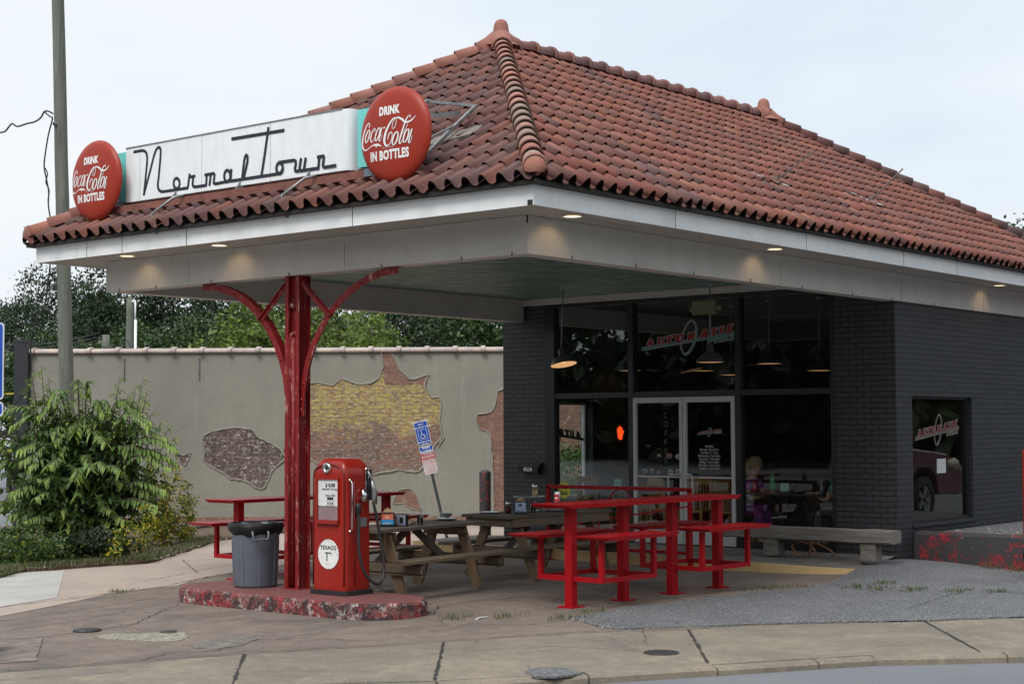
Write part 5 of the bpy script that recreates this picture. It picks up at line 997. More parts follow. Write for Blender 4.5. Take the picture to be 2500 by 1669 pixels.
# things on the tables
PET = glassm('clear_plastic', (.93,.94,.94), 1.4)
def dispenser(x, y, z, rot, label, cols, nap=True):
    t = thing('napkin_dispenser', label, 'napkin dispenser', (x,y,z), rot, 'napkin dispensers on the tables')
    b = MB(); b.box((-.055,-.085,0),(.055,.085,.012)); 
    for s in (-1,1): b.add([(s*.055,-.085,.012),(s*.055,.085,.012),(s*.047,.075,.15),(s*.047,-.075,.15)], [(0,1,2,3)] if s > 0 else [(3,2,1,0)])
    for s in (-1,1): b.add([(-.055,s*.085,.012),(.055,s*.085,.012),(.047,s*.075,.15),(-.047,s*.075,.15)], [(3,2,1,0)] if s > 0 else [(0,1,2,3)])
    b.box((-.047,-.075,.15),(.047,.075,.153)); part('case', b, BLKM, t, True)
    a = MB(); f = lambda u, v, w_: (-.0555+.008*v/.14-.001-w_, -u, .012+v)
    a.prism([(-.072,.012),(.072,.012),(.066,.066),(-.066,.066)], 0, .0008, f); a.prism([(-.066,.067),(.066,.067),(.064,.13),(-.064,.13)], 0, .0008, f, 1)
    a.prism([(-.03,.078),(.02,.078),(.03,.10),(0,.118),(-.03,.105)], .0009, .0012, f, 2); a.prism([(-.05,.02),(.04,.02),(.04,.03),(-.05,.03)], .0009, .0012, f, 2)
    part('advert_card', a, [simple('card_a', cols[0], .4), simple('card_b', cols[1], .4), simple('card_c', cols[2], .4)], t, True)
    if nap:
        c = MB(); rnd = random.Random(3)
        for k in range(4): c.add([(-.03+k*.012,-.055,.153),(-.025+k*.014,.06,.153),(-.01+k*.01,.035-k*.01,.195+.006*k),(-.02+k*.01,-.03-k*.005,.20-.01*k)], [(0,1,2,3)])
        c.add([(-.04,-.06,.16),(.03,-.05,.165),(.035,.055,.165),(-.035,.065,.16),(.0,.0,.205)], [(0,1,4),(1,2,4),(2,3,4),(3,0,4)])
        part('napkins', c, simple('brown_napkin', (.36,.25,.15), .9), t, True)
    return t
dispenser(1.98, 3.74, .771, R(38), 'napkin dispenser with an orange and blue card, on picnic table behind pump', [(.02,.28,.62),(.62,.14,.09),(.7,.35,.2)])
dispenser(4.50, 3.84, .801, R(38), 'napkin dispenser with a pale blue portrait card, brown napkins standing up in it', [(.35,.45,.62),(.42,.50,.66),(.10,.10,.16)])
b = MB(); b.box((-.05,-.07,0),(-.045,.07,.14)); b.box((-.05,-.07,0),(.05,-.066,.13)); mm = MB(); mm.box((-.0525,-.062,.012),(-.0508,.062,.13)); mm2 = MB(); mm2.box((-.054,-.03,.03),(-.0528,.02,.10))
mh = merge(b, mm, mm2); mh.v = [(x*.7-.7*y*.2+2.13, y+x*.3+3.66, z+.771) for x, y, z in mh.v]; solo('menu_holder', mh, [BLKM, simple('menu_card', (.25,.28,.36), .4), BLKM], 'dark menu card holder beside the orange and blue napkin dispenser', 'menu holder')
b = MB(); b.lathe([(.028,0),(.040,.115),(.042,.117),(.038,.115),(.027,.003),(0,.003)], (2.373,3.603,.771), n=20); i2 = MB(); i2.lathe([(0,.003),(.026,.003),(.037,.105),(0,.105)], (2.373,3.603,.771), n=18); s2 = MB(); s2.cyl((2.37,3.61,.78),(2.385,3.60,.96),.0035,6)
solo('plastic_cup', merge(b, i2, s2), [PET, simple('ice_water', (.62,.65,.68), .2), BLKM], 'clear plastic cup with a black straw on picnic table behind pump', 'cup')
b = MB(); rnd = random.Random(5); vs = []
b.lathe([(0,0),(.05,.004),(.062,.02),(.05,.045),(.025,.055),(0,.05)], (2.36,3.76,.771), n=14); b.v = [(x+rnd.uniform(-.012,.012), y+rnd.uniform(-.012,.012), max(.772, z+rnd.uniform(-.012,.012))) for x, y, z in b.v]; solo('crumpled_napkin', b, simple('crumpled_brown_paper', (.26,.19,.13), .9), 'crumpled brown napkin left of the cup on picnic table', 'napkin')
STEEL = simple('stacked_steel_plate', (.42,.43,.44), .3, .8, .06)
def plates(x, y, z, r, n, lb, bowl=False, cat='plate', nm='plate_stack', grp=None):
    b = MB()
    for k in range(n): b.lathe([(0,.002+k*.008),(r*.7,.002+k*.008),(r,.014+k*.008),(r*1.0,.018+k*.008),(r*.68,.006+k*.008),(0,.006+k*.008)], (x+.004*k,y-.003*k,z), n=28)
    c = MB(); f = MB()
    if bowl:
        h = n*.008+.012; c.lathe([(.03,0),(.035,.004),(.075,.05),(.083,.055),(.072,.052),(.03,.008),(0,.008)], (x,y,z+h), n=24)
        f.bar((x,y,z+h+.03),(x-.05,y+.06,z+h+.085),.012,.003); f.bar((x,y,z+h+.03),(x+.06,y-.05,z+h+.08),.012,.003); f.bar((x,y,z+h+.02),(x-.02,y+.07,z+h+.075),.008,.003)
    return solo(nm, merge(b, c, f), [STEEL, STEEL, CHROME], lb, cat, grp)
plates(3.30,4.02,.771,.13,2,'stack of steel plates carrying a bowl with cutlery on picnic table', True)
plates(4.35,4.22,.801,.14,1,'single flat steel plate on the left end of the apron picnic table', nm='plate'); plates(5.25,3.90,.801,.14,2,'two thin steel plates right of the glass tumbler on apron picnic table')
def shaker(x, y, z, fill, lb, s=1.0):
    b = MB(); b.lathe([(0,.0),(.032*s,.0),(.035*s,.01),(.033*s,.10*s),(.030*s,.115*s)], (x,y,z), n=18); f = MB(); f.lathe([(0,.004),(.031*s,.004),(.030*s,.085*s),(0,.085*s)], (x,y,z), n=16); c = MB(); c.lathe([(.032*s,.11*s),(.034*s,.118*s),(.031*s,.135*s),(.015*s,.148*s),(0,.15*s)], (x,y,z), n=18)
    return solo('shaker', merge(b, f, c), [PET, fill, CHROME], lb, 'shaker', 'glass shakers on the tables')
shaker(4.47,4.02,.801, simple('red_pepper', (.22,.03,.015), .8), 'glass shaker of red pepper flakes left of the portrait napkin dispenser')
t = thing('pizza_stand', 'round steel tray on a wire stand, on the apron picnic table', 'pizza stand', (5.0,4.1,.801))
b = MB(); b.lathe([(0,.0),(.20,.0),(.215,.012),(.218,.012),(.205,-.003),(0,-.003)], (5.0,4.1,.985), n=36); part('tray', b, STEEL, t)
b = MB()
for k in range(3): a = k*2.094; b.tube([(5.0+.13*math.cos(a),4.1+.13*math.sin(a),.803),(5.0+.10*math.cos(a),4.1+.10*math.sin(a),.98)], .004, 6)
b.tube([(5.0+.13*math.cos(a*.2618),4.1+.13*math.sin(a*.2618),.806) for a in range(24)], .004, 6, closed=True); part('wire_stand', b, CHROME, t)
shaker(4.98,3.99,.987, simple('grated_cheese', (.62,.50,.25), .9), 'glass shaker of grated cheese standing on the round raised tray', 1.15)
b = MB(); b.lathe([(0,0),(.030,0),(.036,.12),(.033,.12),(.028,.006),(0,.006)], (4.80,3.88,.801), n=20); f = MB(); f.lathe([(0,.007),(.027,.007),(.030,.05),(0,.05)], (4.80,3.88,.801), n=16)
solo('glass_tumbler', merge(b, f), [PET, simple('brown_drink', (.10,.05,.03), .3)], 'half empty glass tumbler right of the portrait napkin dispenser', 'glass')
b = MB(); b.lathe([(.024,0),(.032,.008),(.033,.105),(.026,.118),(.024,.12),(0,.117)], (2.12,1.40,1.092), n=20); f = MB(); f.lathe([(.0335,.02),(.0335,.09)], (2.12,1.40,1.092), n=20, a0=2.4, a1=4.2)
t2 = MB(); t2.lathe([(.034,.045),(.034,.06)], (2.12,1.40,1.092), n=10, a0=2.9, a1=3.9)
solo('drink_can', merge(b, f, t2), [STEEL, simple('can_red', (.5,.02,.02), .35), WHITEL], 'red drink can standing on the near end of the red high table', 'drink can')

# ------------------------------------------------------------------ red railing with ring
t = thing('railing', 'red steel railing with a ring and a slanting bar before the shop doors', 'railing', (6.80,4.0,0))
b = MB()
X_ = 6.80
for y in (5.20,2.80): b.bar((X_,y,0),(X_,y,1.045),.05,.05,(1,0,0)); b.box((X_-.07,y-.07,.0),(X_+.07,y+.07,.01))
b.bar((X_,5.225,1.045),(X_,2.775,1.045),.05,.05); b.bar((X_,5.175,.20),(X_,2.825,.20),.05,.04); part('frame', b, REDT, t)
b = MB(); b.tube([(X_, 4.04+.25*math.cos(a)-.13*math.sin(a), .62+.42*math.sin(a)) for a in [2*PI*k/28 for k in range(28)]], .011, 8, closed=True); part('ring', b, REDT, t)
b = MB(); b.bar((X_-.015,5.19,.46),(X_-.015,2.82,.82),.022,.022); part('slanting_bar', b, REDT, t)
# ------------------------------------------------------------------ tie bench, roots, mailbox, bollard
t = thing('timber_bench', 'weathered grey bench of heavy timber along the black brick pier', 'bench', (7.70,1.55,.16))
def rough_beam(p, q, wd, h, n=14, j=.006):
    b = MB(); p, q = Vector(p), Vector(q); d = (q-p).normalized(); x = d.cross(Vector((0,0,1))).normalized() if abs(d.z) < .9 else Vector((1,0,0)); y = x.cross(d); pr = [(-.5,-.42),(-.42,-.5),(0,-.5),(.42,-.5),(.5,-.42),(.5,0),(.5,.42),(.42,.5),(.1,.5),(-.1,.49),(-.42,.5),(-.5,.42),(-.5,0)]
    m_ = len(pr); vs = []
    for i in range(n+1):
        c = p+(q-p)*(i/n)
        for a, e_ in pr: vs.append(c+x*(a*wd+random.uniform(-j,j))+y*(e_*h+random.uniform(-j,j)))
    b.add(vs, [(i*m_+k, i*m_+(k+1)%m_, (i+1)*m_+(k+1)%m_, (i+1)*m_+k) for i in range(n) for k in range(m_)]+[tuple(range(m_))[::-1], tuple(range(n*m_, (n+1)*m_))]); return b
part('seat', rough_beam((7.70,2.95,.465),(7.70,.26,.465),.28,.165), TIEX, t)
for y in (2.05,.62): part('leg', rough_beam((7.70,y,.16),(7.70,y,.385),.22,.22,4,.004), TIEX, t)
b = MB(); zf = .165
for pts in ([(7.95,1.62,.30),(7.85,1.75,.34),(7.75,1.80,.28),(7.68,1.68,.19),(7.66,1.60,.17)], [(7.95,1.62,.30),(7.85,1.60,.33),(7.80,1.50,.25),(7.78,1.46,.17)], [(7.95,1.62,.32),(7.95,1.50,.30),(7.95,1.35,.24),(7.97,1.28,.17)], [(7.9,1.64,.17),(7.93,1.62,.25),(7.95,1.62,.36)]): b.tube(smooth([Vector(p) for p in pts], 4), .016, 7)
solo('twisted_root', b, simple('root_brown', (.26,.13,.07), .7, 0, .3, 12), 'twisted brown root standing on the step under the timber bench', 'root')
t = thing('mailbox', 'black wall mailbox with a white house number on the left brick pier', 'mailbox', (WS-.08,6.82,1.16))
b = MB(); b.prism([(0,.0),(.10,.0),(.10,.16),(.0,.10)], 6.62, 7.02, lambda u, v, w_: (WS-.105+u, w_, 1.17+v)); part('box', b, BLKM, t)
b = MB(); b.bar((WS-.115,6.60,1.268),(WS-.115,7.04,1.268),.016,.010); b.prism([(0,.0),(.12,.072),(.12,.078),(.0,.006)], 6.60, 7.04, lambda u, v, w_: (WS-.12+u, w_, 1.268+v)); part('lid', b, BLKM, t)
b = MB(); b.box((WS-.1095,6.74,1.205),(WS-.1055,6.90,1.26)); tx = MB(); put_text(tx, '1397', .05, FX(WS-.110, 6.82, 1.2145), 0, 0, 0, .002); part('number_plate', merge(b, tx), [WHITEL, BLACKL], t)
b = MB(); b.lathe([(.10,0),(.10,1.10),(.095,1.12),(.06,1.155),(0,1.165)], (9.78,8.93,0), n=24); solo('bollard', b, BOLL, 'dark steel bollard with flaking red paint left of the brick pier', 'bollard')
# retaining wall at the right
b = MB(); rp = [(8.93,.59),(8.90,.3),(8.93,-.3),(8.92,-.9),(8.94,-2.2)]; n_ = 16; vs = []
for i in range(n_+1):
    y = .59-2.8*i/n_; x = 8.90+random.uniform(-.012,.012); vs += [(x,y,0),(x,y,.22),(x+.01,y,.43+random.uniform(-.006,.006)),(x+.045,y,.468),(9.11,y,.465),(9.12,y,.0)]
b.add(vs, [(i*6+k, i*6+k+1, (i+1)*6+k+1, (i+1)*6+k) for i in range(n_) for k in range(5)]); b.add([(9.12,-2.21,0),(8.92,-2.21,0),(8.92,-2.21,.46),(9.12,-2.21,.46)], [(0,1,2,3)])
b.box((9.12,-2.24,0),(14.5,-2.12,.46)); solo('retaining_wall', b, RETW, 'low black retaining wall with peeling red paint below the side window', 'wall')

c_ = Vector(CAM)+(fw+r2*((2513-1250)/FPX)-u2*((1092-834.5)/FPX))*21.3; b = MB(); b.lathe([(.10,.40),(.10,c_.z-.10),(.085,c_.z-.03),(0,c_.z)], (c_.x,c_.y,0), n=20); solo('bollard', b, simple('red_bollard_paint', (.28,.02,.02), .6, 0, .3), 'red bollard with a pale top at the right edge above the retaining wall', 'bollard')
b = MB(); b.lathe([(0,0),(.17,.0),(.24,.10),(.27,.25),(.24,.40),(.16,.52),(.07,.60),(.05,.68),(0,.68)], (8.12,-1.52,.02), n=22); b.v = [(x+random.uniform(-.012,.012), y+random.uniform(-.012,.012), max(.015, z+random.uniform(-.01,.01))) for x, y, z in b.v]; solo('bumper_standin', b, BAGM, 'dark shiny bag shape standing in for a car bumper, cut off by the right edge of the photo', 'bag')  # bag shape added as a stand-in for a dark car bumper
# ------------------------------------------------------------------ neighbour's grey wall
WY = math.atan2(rt.y, rt.x); fh = Vector((math.cos(YAW), math.sin(YAW), 0)); D_ = 32.0
W0 = Vector((CAM.x, CAM.y, 0))+fh*D_
NW = thing('boundary_wall', 'long grey stuccoed wall with flaked patches baring old brick', 'wall', W0, WY)
b = MB(); b.box((-9.62,0,-.1),(5.0,.35,3.40)); part('stucco', b, STUC, NW, True)
def patch(pts, mt, seed, rim=.024, lb=None, rimon=True):
    rnd = random.Random(seed); q = []
    for i, p in enumerate(pts):
        a = pts[(i+1)%len(pts)]; n = max(1, int(math.dist(p, a)/.07))
        for k in range(n): t_ = k/n; q.append((p[0]*(1-t_)+a[0]*t_+rnd.uniform(-.011,.011), p[1]*(1-t_)+a[1]*t_+rnd.uniform(-.011,.011)))
    b = MB(); b.add([(u,-.004,z) for u, z in q], [tuple(range(len(q)))]); o = part('exposed_brick', b, mt, NW, True, label=lb)
    if rimon:
        r_ = MB(); r_.tube([(u,-.004,z) for u, z in q], [rim*rnd.uniform(.5,1.2) for _ in q], 6, closed=True); part('stucco_edge', r_, STUC, o, True)
patch(BIG, GRF, 1, lb='largest brick patch with faded yellow paint'); patch(MID, GRF2, 2, lb='oval brick patch with flaking white and black paint'); patch(TRI, GRF2, 3, .014); patch(RIGHT, GRF3, 4, lb='bare brick patch next to the black pier'); patch(LOW, GRF3, 5, .016); patch(BEHIND, GRF2, 6)
b = MB(); b.box((-9.6,-.025,-.05),(5.0,-.001,.13)); part('exposed_brick', b, GRF3, NW, True, label='row of bare brick along the foot of the wall')
# bigger bite of bare red brick climbing to the coping
BITE = [(-2.578,3.299),(-2.598,3.398),(-2.426,3.397),(-2.37,3.266),(-2.279,3.084),(-2.163,2.94),(-2.072,2.859),(-1.954,2.827),(-1.837,2.892),(-1.707,2.909),(-1.767,2.813),(-1.786,2.761),(-2.19,2.745),(-2.541,2.747),(-2.574,3.012)]
b = MB()
b.add([(u,-.008,z) for u, z in BITE], [tuple(range(len(BITE)))]); part('exposed_brick', b, GRF3, NW, True, label='bare red brick climbing to the coping')
b = MB(); n_ = 26; Lp = 14.62/n_
for i in range(n_):
    u0 = -9.62+i*Lp; u1 = u0+Lp; b.tube([(u0+.05,.17,3.40),(u1-.03,.17,3.40)], .0, 3) if 0 else None
    pr = [(-.05,3.40),(-.058,3.43),(-.045,3.462),(.17,3.50),(.41,3.46),(.41,3.40)]
    for (a, c_, s_) in ((u0+.05, u1, 1.0), (u0-.0, u0+.085, 1.28)):
        vs = [(x, .17+(y-.17)*s_ if s_ > 1 else y, 3.40+(z-3.40)*s_) for x in (a, c_) for y, z in pr]; m_ = 6
        b.add(vs, [(k, k+1, m_+k+1, m_+k) for k in range(5)]+[tuple(range(6))[::-1], tuple(range(6,12))])
part('coping', b, COPE, NW, True)
b = MB()
for u in (-7.95+.2, -6.4+.15):
    for k in range(9): b.lathe([(.013,0),(.016,.02),(.010,.045)], (u,-.02,2.86+k*.047), (0,0,1), 6)
    b.lathe([(.02,0),(.02,.02),(0,.03)], (u,0,3.29), (0,-1,0), 8)
part('chain', b, GALV, NW, True)
b = MB(); b.box((-9.90,-.15,-.1),(-9.63,.35,3.62)); b.box((-9.91,-.16,3.62),(-9.62,.36,3.68)); solo_ = MB(); 
o = solo('end_pillar', MB().add([tuple((Matrix.Translation(W0) @ Matrix.Rotation(WY,4,'Z')) @ Vector(p)) for p in b.v], b.f), simple('black_steel_cladding', (.022,.024,.030), .5), 'tall black clad pillar closing the left end of the grey wall', 'pillar')
def WP(u, z, d): return tuple(Vector((CAM.x, CAM.y, 0))+fh*d+Vector((rt.x, rt.y, 0))*(u*d/32)+Vector((0,0,1.896+(z-1.896)*d/32)))
def wframe(u, z, d):   # frame facing the camera side, at wall-like depth d
    o_ = Vector(WP(u, z, d)); return lambda a, v, w_: tuple(o_+Vector((rt.x, rt.y, 0))*a+Vector((0,0,v))-fh*w_)
fr = wframe(-10.02, 1.65, 34); b = MB(); b.prism([(-.55,-.26),(.22,-.26),(.22,.24),(-.55,.24)], -.06, 0, fr); tx = MB(); put_text(tx, 're', .34, fr, -.12, -.09, .002, .012); ty = MB(); put_text(ty, 'c', .34, fr, .13, -.09, .002, .012); put_text(ty, 'com', .13, fr, -.04, -.225, .002, .003)
solo('hanging_sign', merge(b, tx, ty), [simple('sign_black', (.012,.012,.013), .5), WHITEL, simple('sign_lime', (.42,.52,.03), .5)], 'small black sign with white and lime letters left of the end pillar', 'sign')
b = MB(); b.tube([WP(-9.98,2.26,33.5), WP(-10.05,2.22,33.5), WP(-10.12,2.16,33.5)], [.09,.11,.07], 12); c_ = MB(); c_.tube([WP(-9.9,2.3,33.6), WP(-9.9,1.9,33.6), WP(-10.6,1.7,33.6)], .015, 6)
solo('flood_lamp', merge(b, c_), [GALV, BLKM], 'small grey flood lamp fixed beside the black end pillar', 'lamp')

# ------------------------------------------------------------------ tilted parking sign
o_ = Vector(WP(-1.63, 1.83, 27.6)); base = Vector(WP(-1.33+.02, .0, 27.6)); base.z = 0; tilt = R(13)
fx_ = Vector((rt.x, rt.y, 0)); ux = (fx_*math.cos(tilt)+Vector((0,0,1))*math.sin(tilt)); uy = (Vector((0,0,1))*math.cos(tilt)-fx_*math.sin(tilt))
PS = thing('parking_sign', 'leaning post with two blue signs above a white sign, behind picnic table', 'parking sign', base)
top = base+uy*2.06+fh*0; b = MB(); b.bar(base-uy*.0, top, .05, .03, tuple(fh)); part('post', b, simple('green_grey_post', (.06,.075,.07), .5, .5), PS)
b = MB()
for k in range(36): p = base+uy*(.1+k*.037)-fh*.0165; b.lathe([(0,.001),(.006,.001)], p, tuple(-fh), 6)
part('post_hole', b, GALV, PS)
def panel(cv, w_, h_, face, rim, draw):
    c = base+uy*cv-fh*.03; fr = lambda a, v, d_: tuple(c+ux*a+uy*v-fh*d_)
    rr_ = lambda w0, h0, r: [(x, y) for x, y in rrect(w0/2, h0/2, r, 4)]
    b = MB(); b.prism(rr_(w_, h_, .03), -.003, 0, fr); f = MB(); f.prism(rr_(w_-.02, h_-.02, .024), .0005, .001, fr); t = MB(); draw(t, fr); return merge(b, f, t)
def d1(t, fr):
    for s_, v, z_ in (('PERMIT PARKING', .185, .042), ('ONLY', .135, .042), ('TOW-AWAY ZONE', .085, .042), ('MAXIMUM FINE', -.165, .034), ('$500.00', -.205, .034)): put_text(t, s_, z_, fr, 0, v, .0015, .001, sx=.85)
    for p, q in (((-.075,.06),(.075,.06)),((.075,.06),(.075,-.11)),((.075,-.11),(-.075,-.11)),((-.075,-.11),(-.075,.06))): t.ribbon([p,q], .003, fr, .0015)
    t.ribbon([(.035*math.cos(a)-.005, -.055+.035*math.sin(a), .004) for a in [R(120+k*20) for k in range(13)]], .004, fr, .002); t.ribbon([(-.015,.02),(-.012,-.03),(.02,-.03),(.035,-.075),(.05,-.07)], .005, fr, .0025); t.prism([(-.022,.027),(-.008,.027),(-.008,.041),(-.022,.041)], .0015, .002, fr)
def d2(t, fr): put_text(t, 'VAN', .065, fr, 0, .01, .0015, .003); put_text(t, 'ACCESSIBLE', .048, fr, 0, -.05, .0015, .002, sx=.85)
def d3(t, fr):
    put_text(t, 'PRIVATE', .062, fr, 0, .13, .0015, .004, sx=.95); put_text(t, 'PARKING', .062, fr, 0, .07, .0015, .004, sx=.95)
    for i, s_ in enumerate(('VEHICLES PARKED HERE','WITHOUT PERMISSION','MAY BE TOWED AT','OWNERS EXPENSE','AND OPERATORS','CHARGED FOR','TOWING AND STORAGE')): put_text(t, s_, .024, fr, 0, .035-i*.032, .0015, .0006, sx=.9)
SRIM = simple('sign_rim', (.55,.58,.62), .4)
part('panel', panel(1.845, .235, .41, 0, 0, d1), [SRIM, BLUE, WHITEL], PS, label='blue permit parking panel with wheelchair symbol')
part('panel', panel(1.560, .235, .125, 0, 0, d2), [SRIM, BLUE, WHITEL], PS, label='small blue van accessible panel')
part('panel', panel(1.310, .235, .365, 0, 0, d3), [SRIM, simple('sign_white', (.62,.60,.60), .5), REDI], PS, label='white private parking panel in red letters')
# blue sign entering at the left edge
t = thing('direction_sign', 'blue sign with silver rim cut off by the left edge of the photo', 'sign', (-4.2,2.86,0)); o_ = Vector((-3.895,2.41,0)); fr = lambda a, v, d_: tuple(o_+fx_*a+Vector((0,0,v))-fh*d_)
for z0_, z1_ in ((2.135,2.76),(2.0,2.118)):
    b = MB(); w2_ = .62; c_ = (z0_+z1_)/2; F = lambda a, v, d_, c_=c_: fr(a-w2_/2+.01, v+c_, d_); b.prism(rrect(w2_/2, (z1_-z0_)/2, .03, 4), -.004, 0, F); f = MB(); f.prism(rrect(w2_/2-.012, (z1_-z0_)/2-.012, .024, 4), .0005, .001, F); g_ = MB()
    if z1_ > 2.5: g_.prism([(-.25,-.24),(.25,-.24),(.25,.24),(-.25,.24)], .0015, .002, F)
    part('panel', merge(b, f, g_), [SRIM, BLUE, simple('sign_grey_face', (.35,.37,.38), .5)], t)
b = MB(); b.bar(tuple(o_-fx_*.3), tuple(o_-fx_*.3+Vector((0,0,2.9))), .05, .05, tuple(fh)); part('post', b, GALV, t)
b = MB(); b.prism([(0,0),(.30,0),(.28,.26),(.02,.26)], -.3, .3, lambda u, v, w_: (-3.62+u*.6-w_*.8-.15, 3.02+u*.77+w_*.3+.1, v)); 
solo('standin_block', b, CONB, 'plain pinkish block standing in for a blurred object at the left edge of the forecourt', 'block')  # plain block added as a stand-in for a blurred object

# ------------------------------------------------------------------ utility poles, wires and loose cable
def upole(u, ztop, d, r, lb, lean=0.0, extra=None, grp='wooden utility poles'):
    p = Vector(WP(u, 0, d)); p.z = -.1; q = Vector((p.x, p.y, ztop))-Vector((rt.x, rt.y, 0))*lean; b = MB(); n = 14; pts = [p+(q-p)*k/n+Vector((random.uniform(-.004,.004), random.uniform(-.004,.004), 0)) for k in range(n+1)]
    b.tube(pts, [r*(1.12-.25*k/n) for k in range(n+1)], 20); 
    t = thing('utility_pole', lb, 'utility pole', tuple(p), 0, grp); part('shaft', b, POLEW, t); return t, p, q
t, p, q = upole(-8.80, 10.6, 29.0, .124, 'tall grey green wooden pole rising out of the bush at left', .34)
i_ = Vector(WP(-9.16, 8.02, 28.9)); b = MB(); b.lathe([(.03,-.05),(.045,-.02),(.03,.0),(.045,.03),(.02,.05)], i_, (1,0,0), 10); part('insulator', b, simple('porcelain', (.16,.18,.19), .3), t)
c = MB(); D9 = 28.9
P = lambda x, y, d=D9: Vector(CAM)+(fw+r2*((x-1250)/FPX)-u2*((y-834.5)/FPX))*d
c.tube(smooth([P(130,278),P(118,272),P(108,273),P(100,287),P(86,297),P(66,302),P(42,309),P(30,302),P(20,312),P(10,322),P(-20,326)], 4), .016, 6); c.tube(smooth([P(108,273),P(122,285),P(128,290),P(118,330),P(110,380),P(108,410),P(114,440),P(119,470),P(118,500),P(124,545),P(123,600),P(122,650),P(110,740),P(85,790),P(75,840),P(76,905),P(68,940),P(45,975),P(15,1003)], 4), .014, 6)
c.tube(smooth([P(110,410),P(116,425),P(112,445),P(120,465),P(117,490)], 4), .012, 6); part('loose_cable', c, RUB, t)
t, p, q = upole(-7.64, 5.15, 40.0, .10, 'thinner wooden pole with a white conduit beyond the grey wall'); b = MB(); b.cyl(tuple(p+fx_*.17-fh*.12), tuple(q+fx_*.17-fh*.12+Vector((0,0,-.55))), .035, 8); b.cyl(tuple(q+Vector((0,0,-.1))), tuple(q+fx_*.16-fh*.12+Vector((0,0,-.08))), .03, 6); b.cyl(tuple(q+fx_*.16-fh*.12+Vector((0,0,-.08))), tuple(q+fx_*.16-fh*.12+Vector((0,0,-.6))), .02, 6); part('conduit', b, WHITEL, t)
t2_, p2, q2 = upole(-8.12, 4.35, 42.0, .12, 'short wooden pole cut off just above the grey wall coping')
for (a, c_, lb) in (((0,842,42),(245,812,42),'highest thin wire left of the short pole'),((0,851,42),(250,820,42),'second thin wire left of the short pole'),((60,858,42),(250,826,42),'lowest thin wire left of the short pole'),((250,845,42),(310,830,40),'short wire between the two background poles'),((0,915,40),(45,915,40),'upper thin wire left of the end pillar'),((0,950,38),(45,955,38),'lower thin wire left of the end pillar'),((310,830,40),(335,850,39),'short guy wire right of the conduit pole')):
    b = MB(); p0, p1 = P(*a), P(*c_); b.tube([p0+(p1-p0)*k/6-Vector((0,0,.12*math.sin(PI*k/6))) for k in range(7)], .016, 5); solo('overhead_wire', b, RUB, lb, 'wire', 'wires over the grey wall')
b = MB(); b.bar(P(0,962,38), P(48,959,38), .03, .03); solo('cable_guard', b, simple('yellow_cable_guard', (.5,.42,.02), .5), 'yellow cable guard left of the black end pillar', 'cable guard')
# ------------------------------------------------------------------ pendant lamps
PG = simple('grey_lamp_enamel', (.10,.105,.10), .4, .3)
def pendant(x, y, zt, zb, r, lb, tiltv=(0,0,1), grp='cone shaded pendant lamps', power=0):
    t = thing('pendant_lamp', lb, 'pendant lamp', (x,y,zb), 0, grp); ax = Vector(tiltv).normalized(); o_ = Vector((x,y,zb))
    b = MB(); b.cyl((x,y,zt),tuple(o_+ax*r*1.25),.009,8); b.lathe([(.045,0),(.045,-.03),(0,-.03)], (x,y,zt), n=14); part('stem', b, GALV, t)
    b = MB(); b.lathe([(r,0),(r*.97,r*.12),(r*.60,r*.55),(r*.30,r*.72),(r*.27,r*.80),(r*.24,r*1.2),(r*.10,r*1.3),(0,r*1.3)], o_, tuple(ax), 28); b.lathe([(r*1.0,0),(r*1.02,-.006),(r*.98,.0)], o_, tuple(ax), 28); part('shade', b, PG, t)
    b = MB(); b.lathe([(r*.985,.001),(r*.94,r*.11),(r*.58,r*.52),(r*.0,r*.58)], o_, tuple(ax), 28); part('shade_inside', b, LAMPI, t)
    b = MB(); b.lathe([(0,.0),(.03,.012),(.042,.04),(.03,.08),(.015,.11),(0,.12)], o_+ax*.02, tuple(ax), 12); part('bulb', b, LAMPW, t)
    if power:
        ld = bpy.data.lights.new('lamp_light', 'POINT'); ld.energy = power; ld.color = (1,.62,.32); ld.shadow_soft_size = .01; lo = bpy.data.objects.new('lamp_light', ld); col.objects.link(lo); lo.location = o_+Vector((0,0,.03))
    return t
pendant(6.84,4.94,3.892,2.78,.19,'grey pendant lamp under the canopy before the left shop window', (.06,.24,1), power=2)
pendant(7.87,3.13,3.892,2.79,.20,'grey pendant lamp under the canopy in front of the red window lettering', (0,0,1), power=2)
for i, (x, y, z, lb) in enumerate(((11.0,6.72,2.84,'lit lamp inside behind the left upper window'),(12.0,5.9,2.84,'faint lit lamp inside seen through the lettered window'),(11.0,4.72,2.72,'lit lamp inside between the lettering and mullion'),(10.5,3.72,2.86,'lit lamp inside right behind the thick mullion'),(10.5,2.85,2.73,'lit lamp inside near the right edge of the shop window'),(12.5,3.2,2.86,'farthest lit lamp inside the shop by the brick pier'))):
    pendant(x, y, 3.85, z, .21, lb, grp='lit pendant lamps inside the shop', power=(4 if i in (0,2,4) else 0))
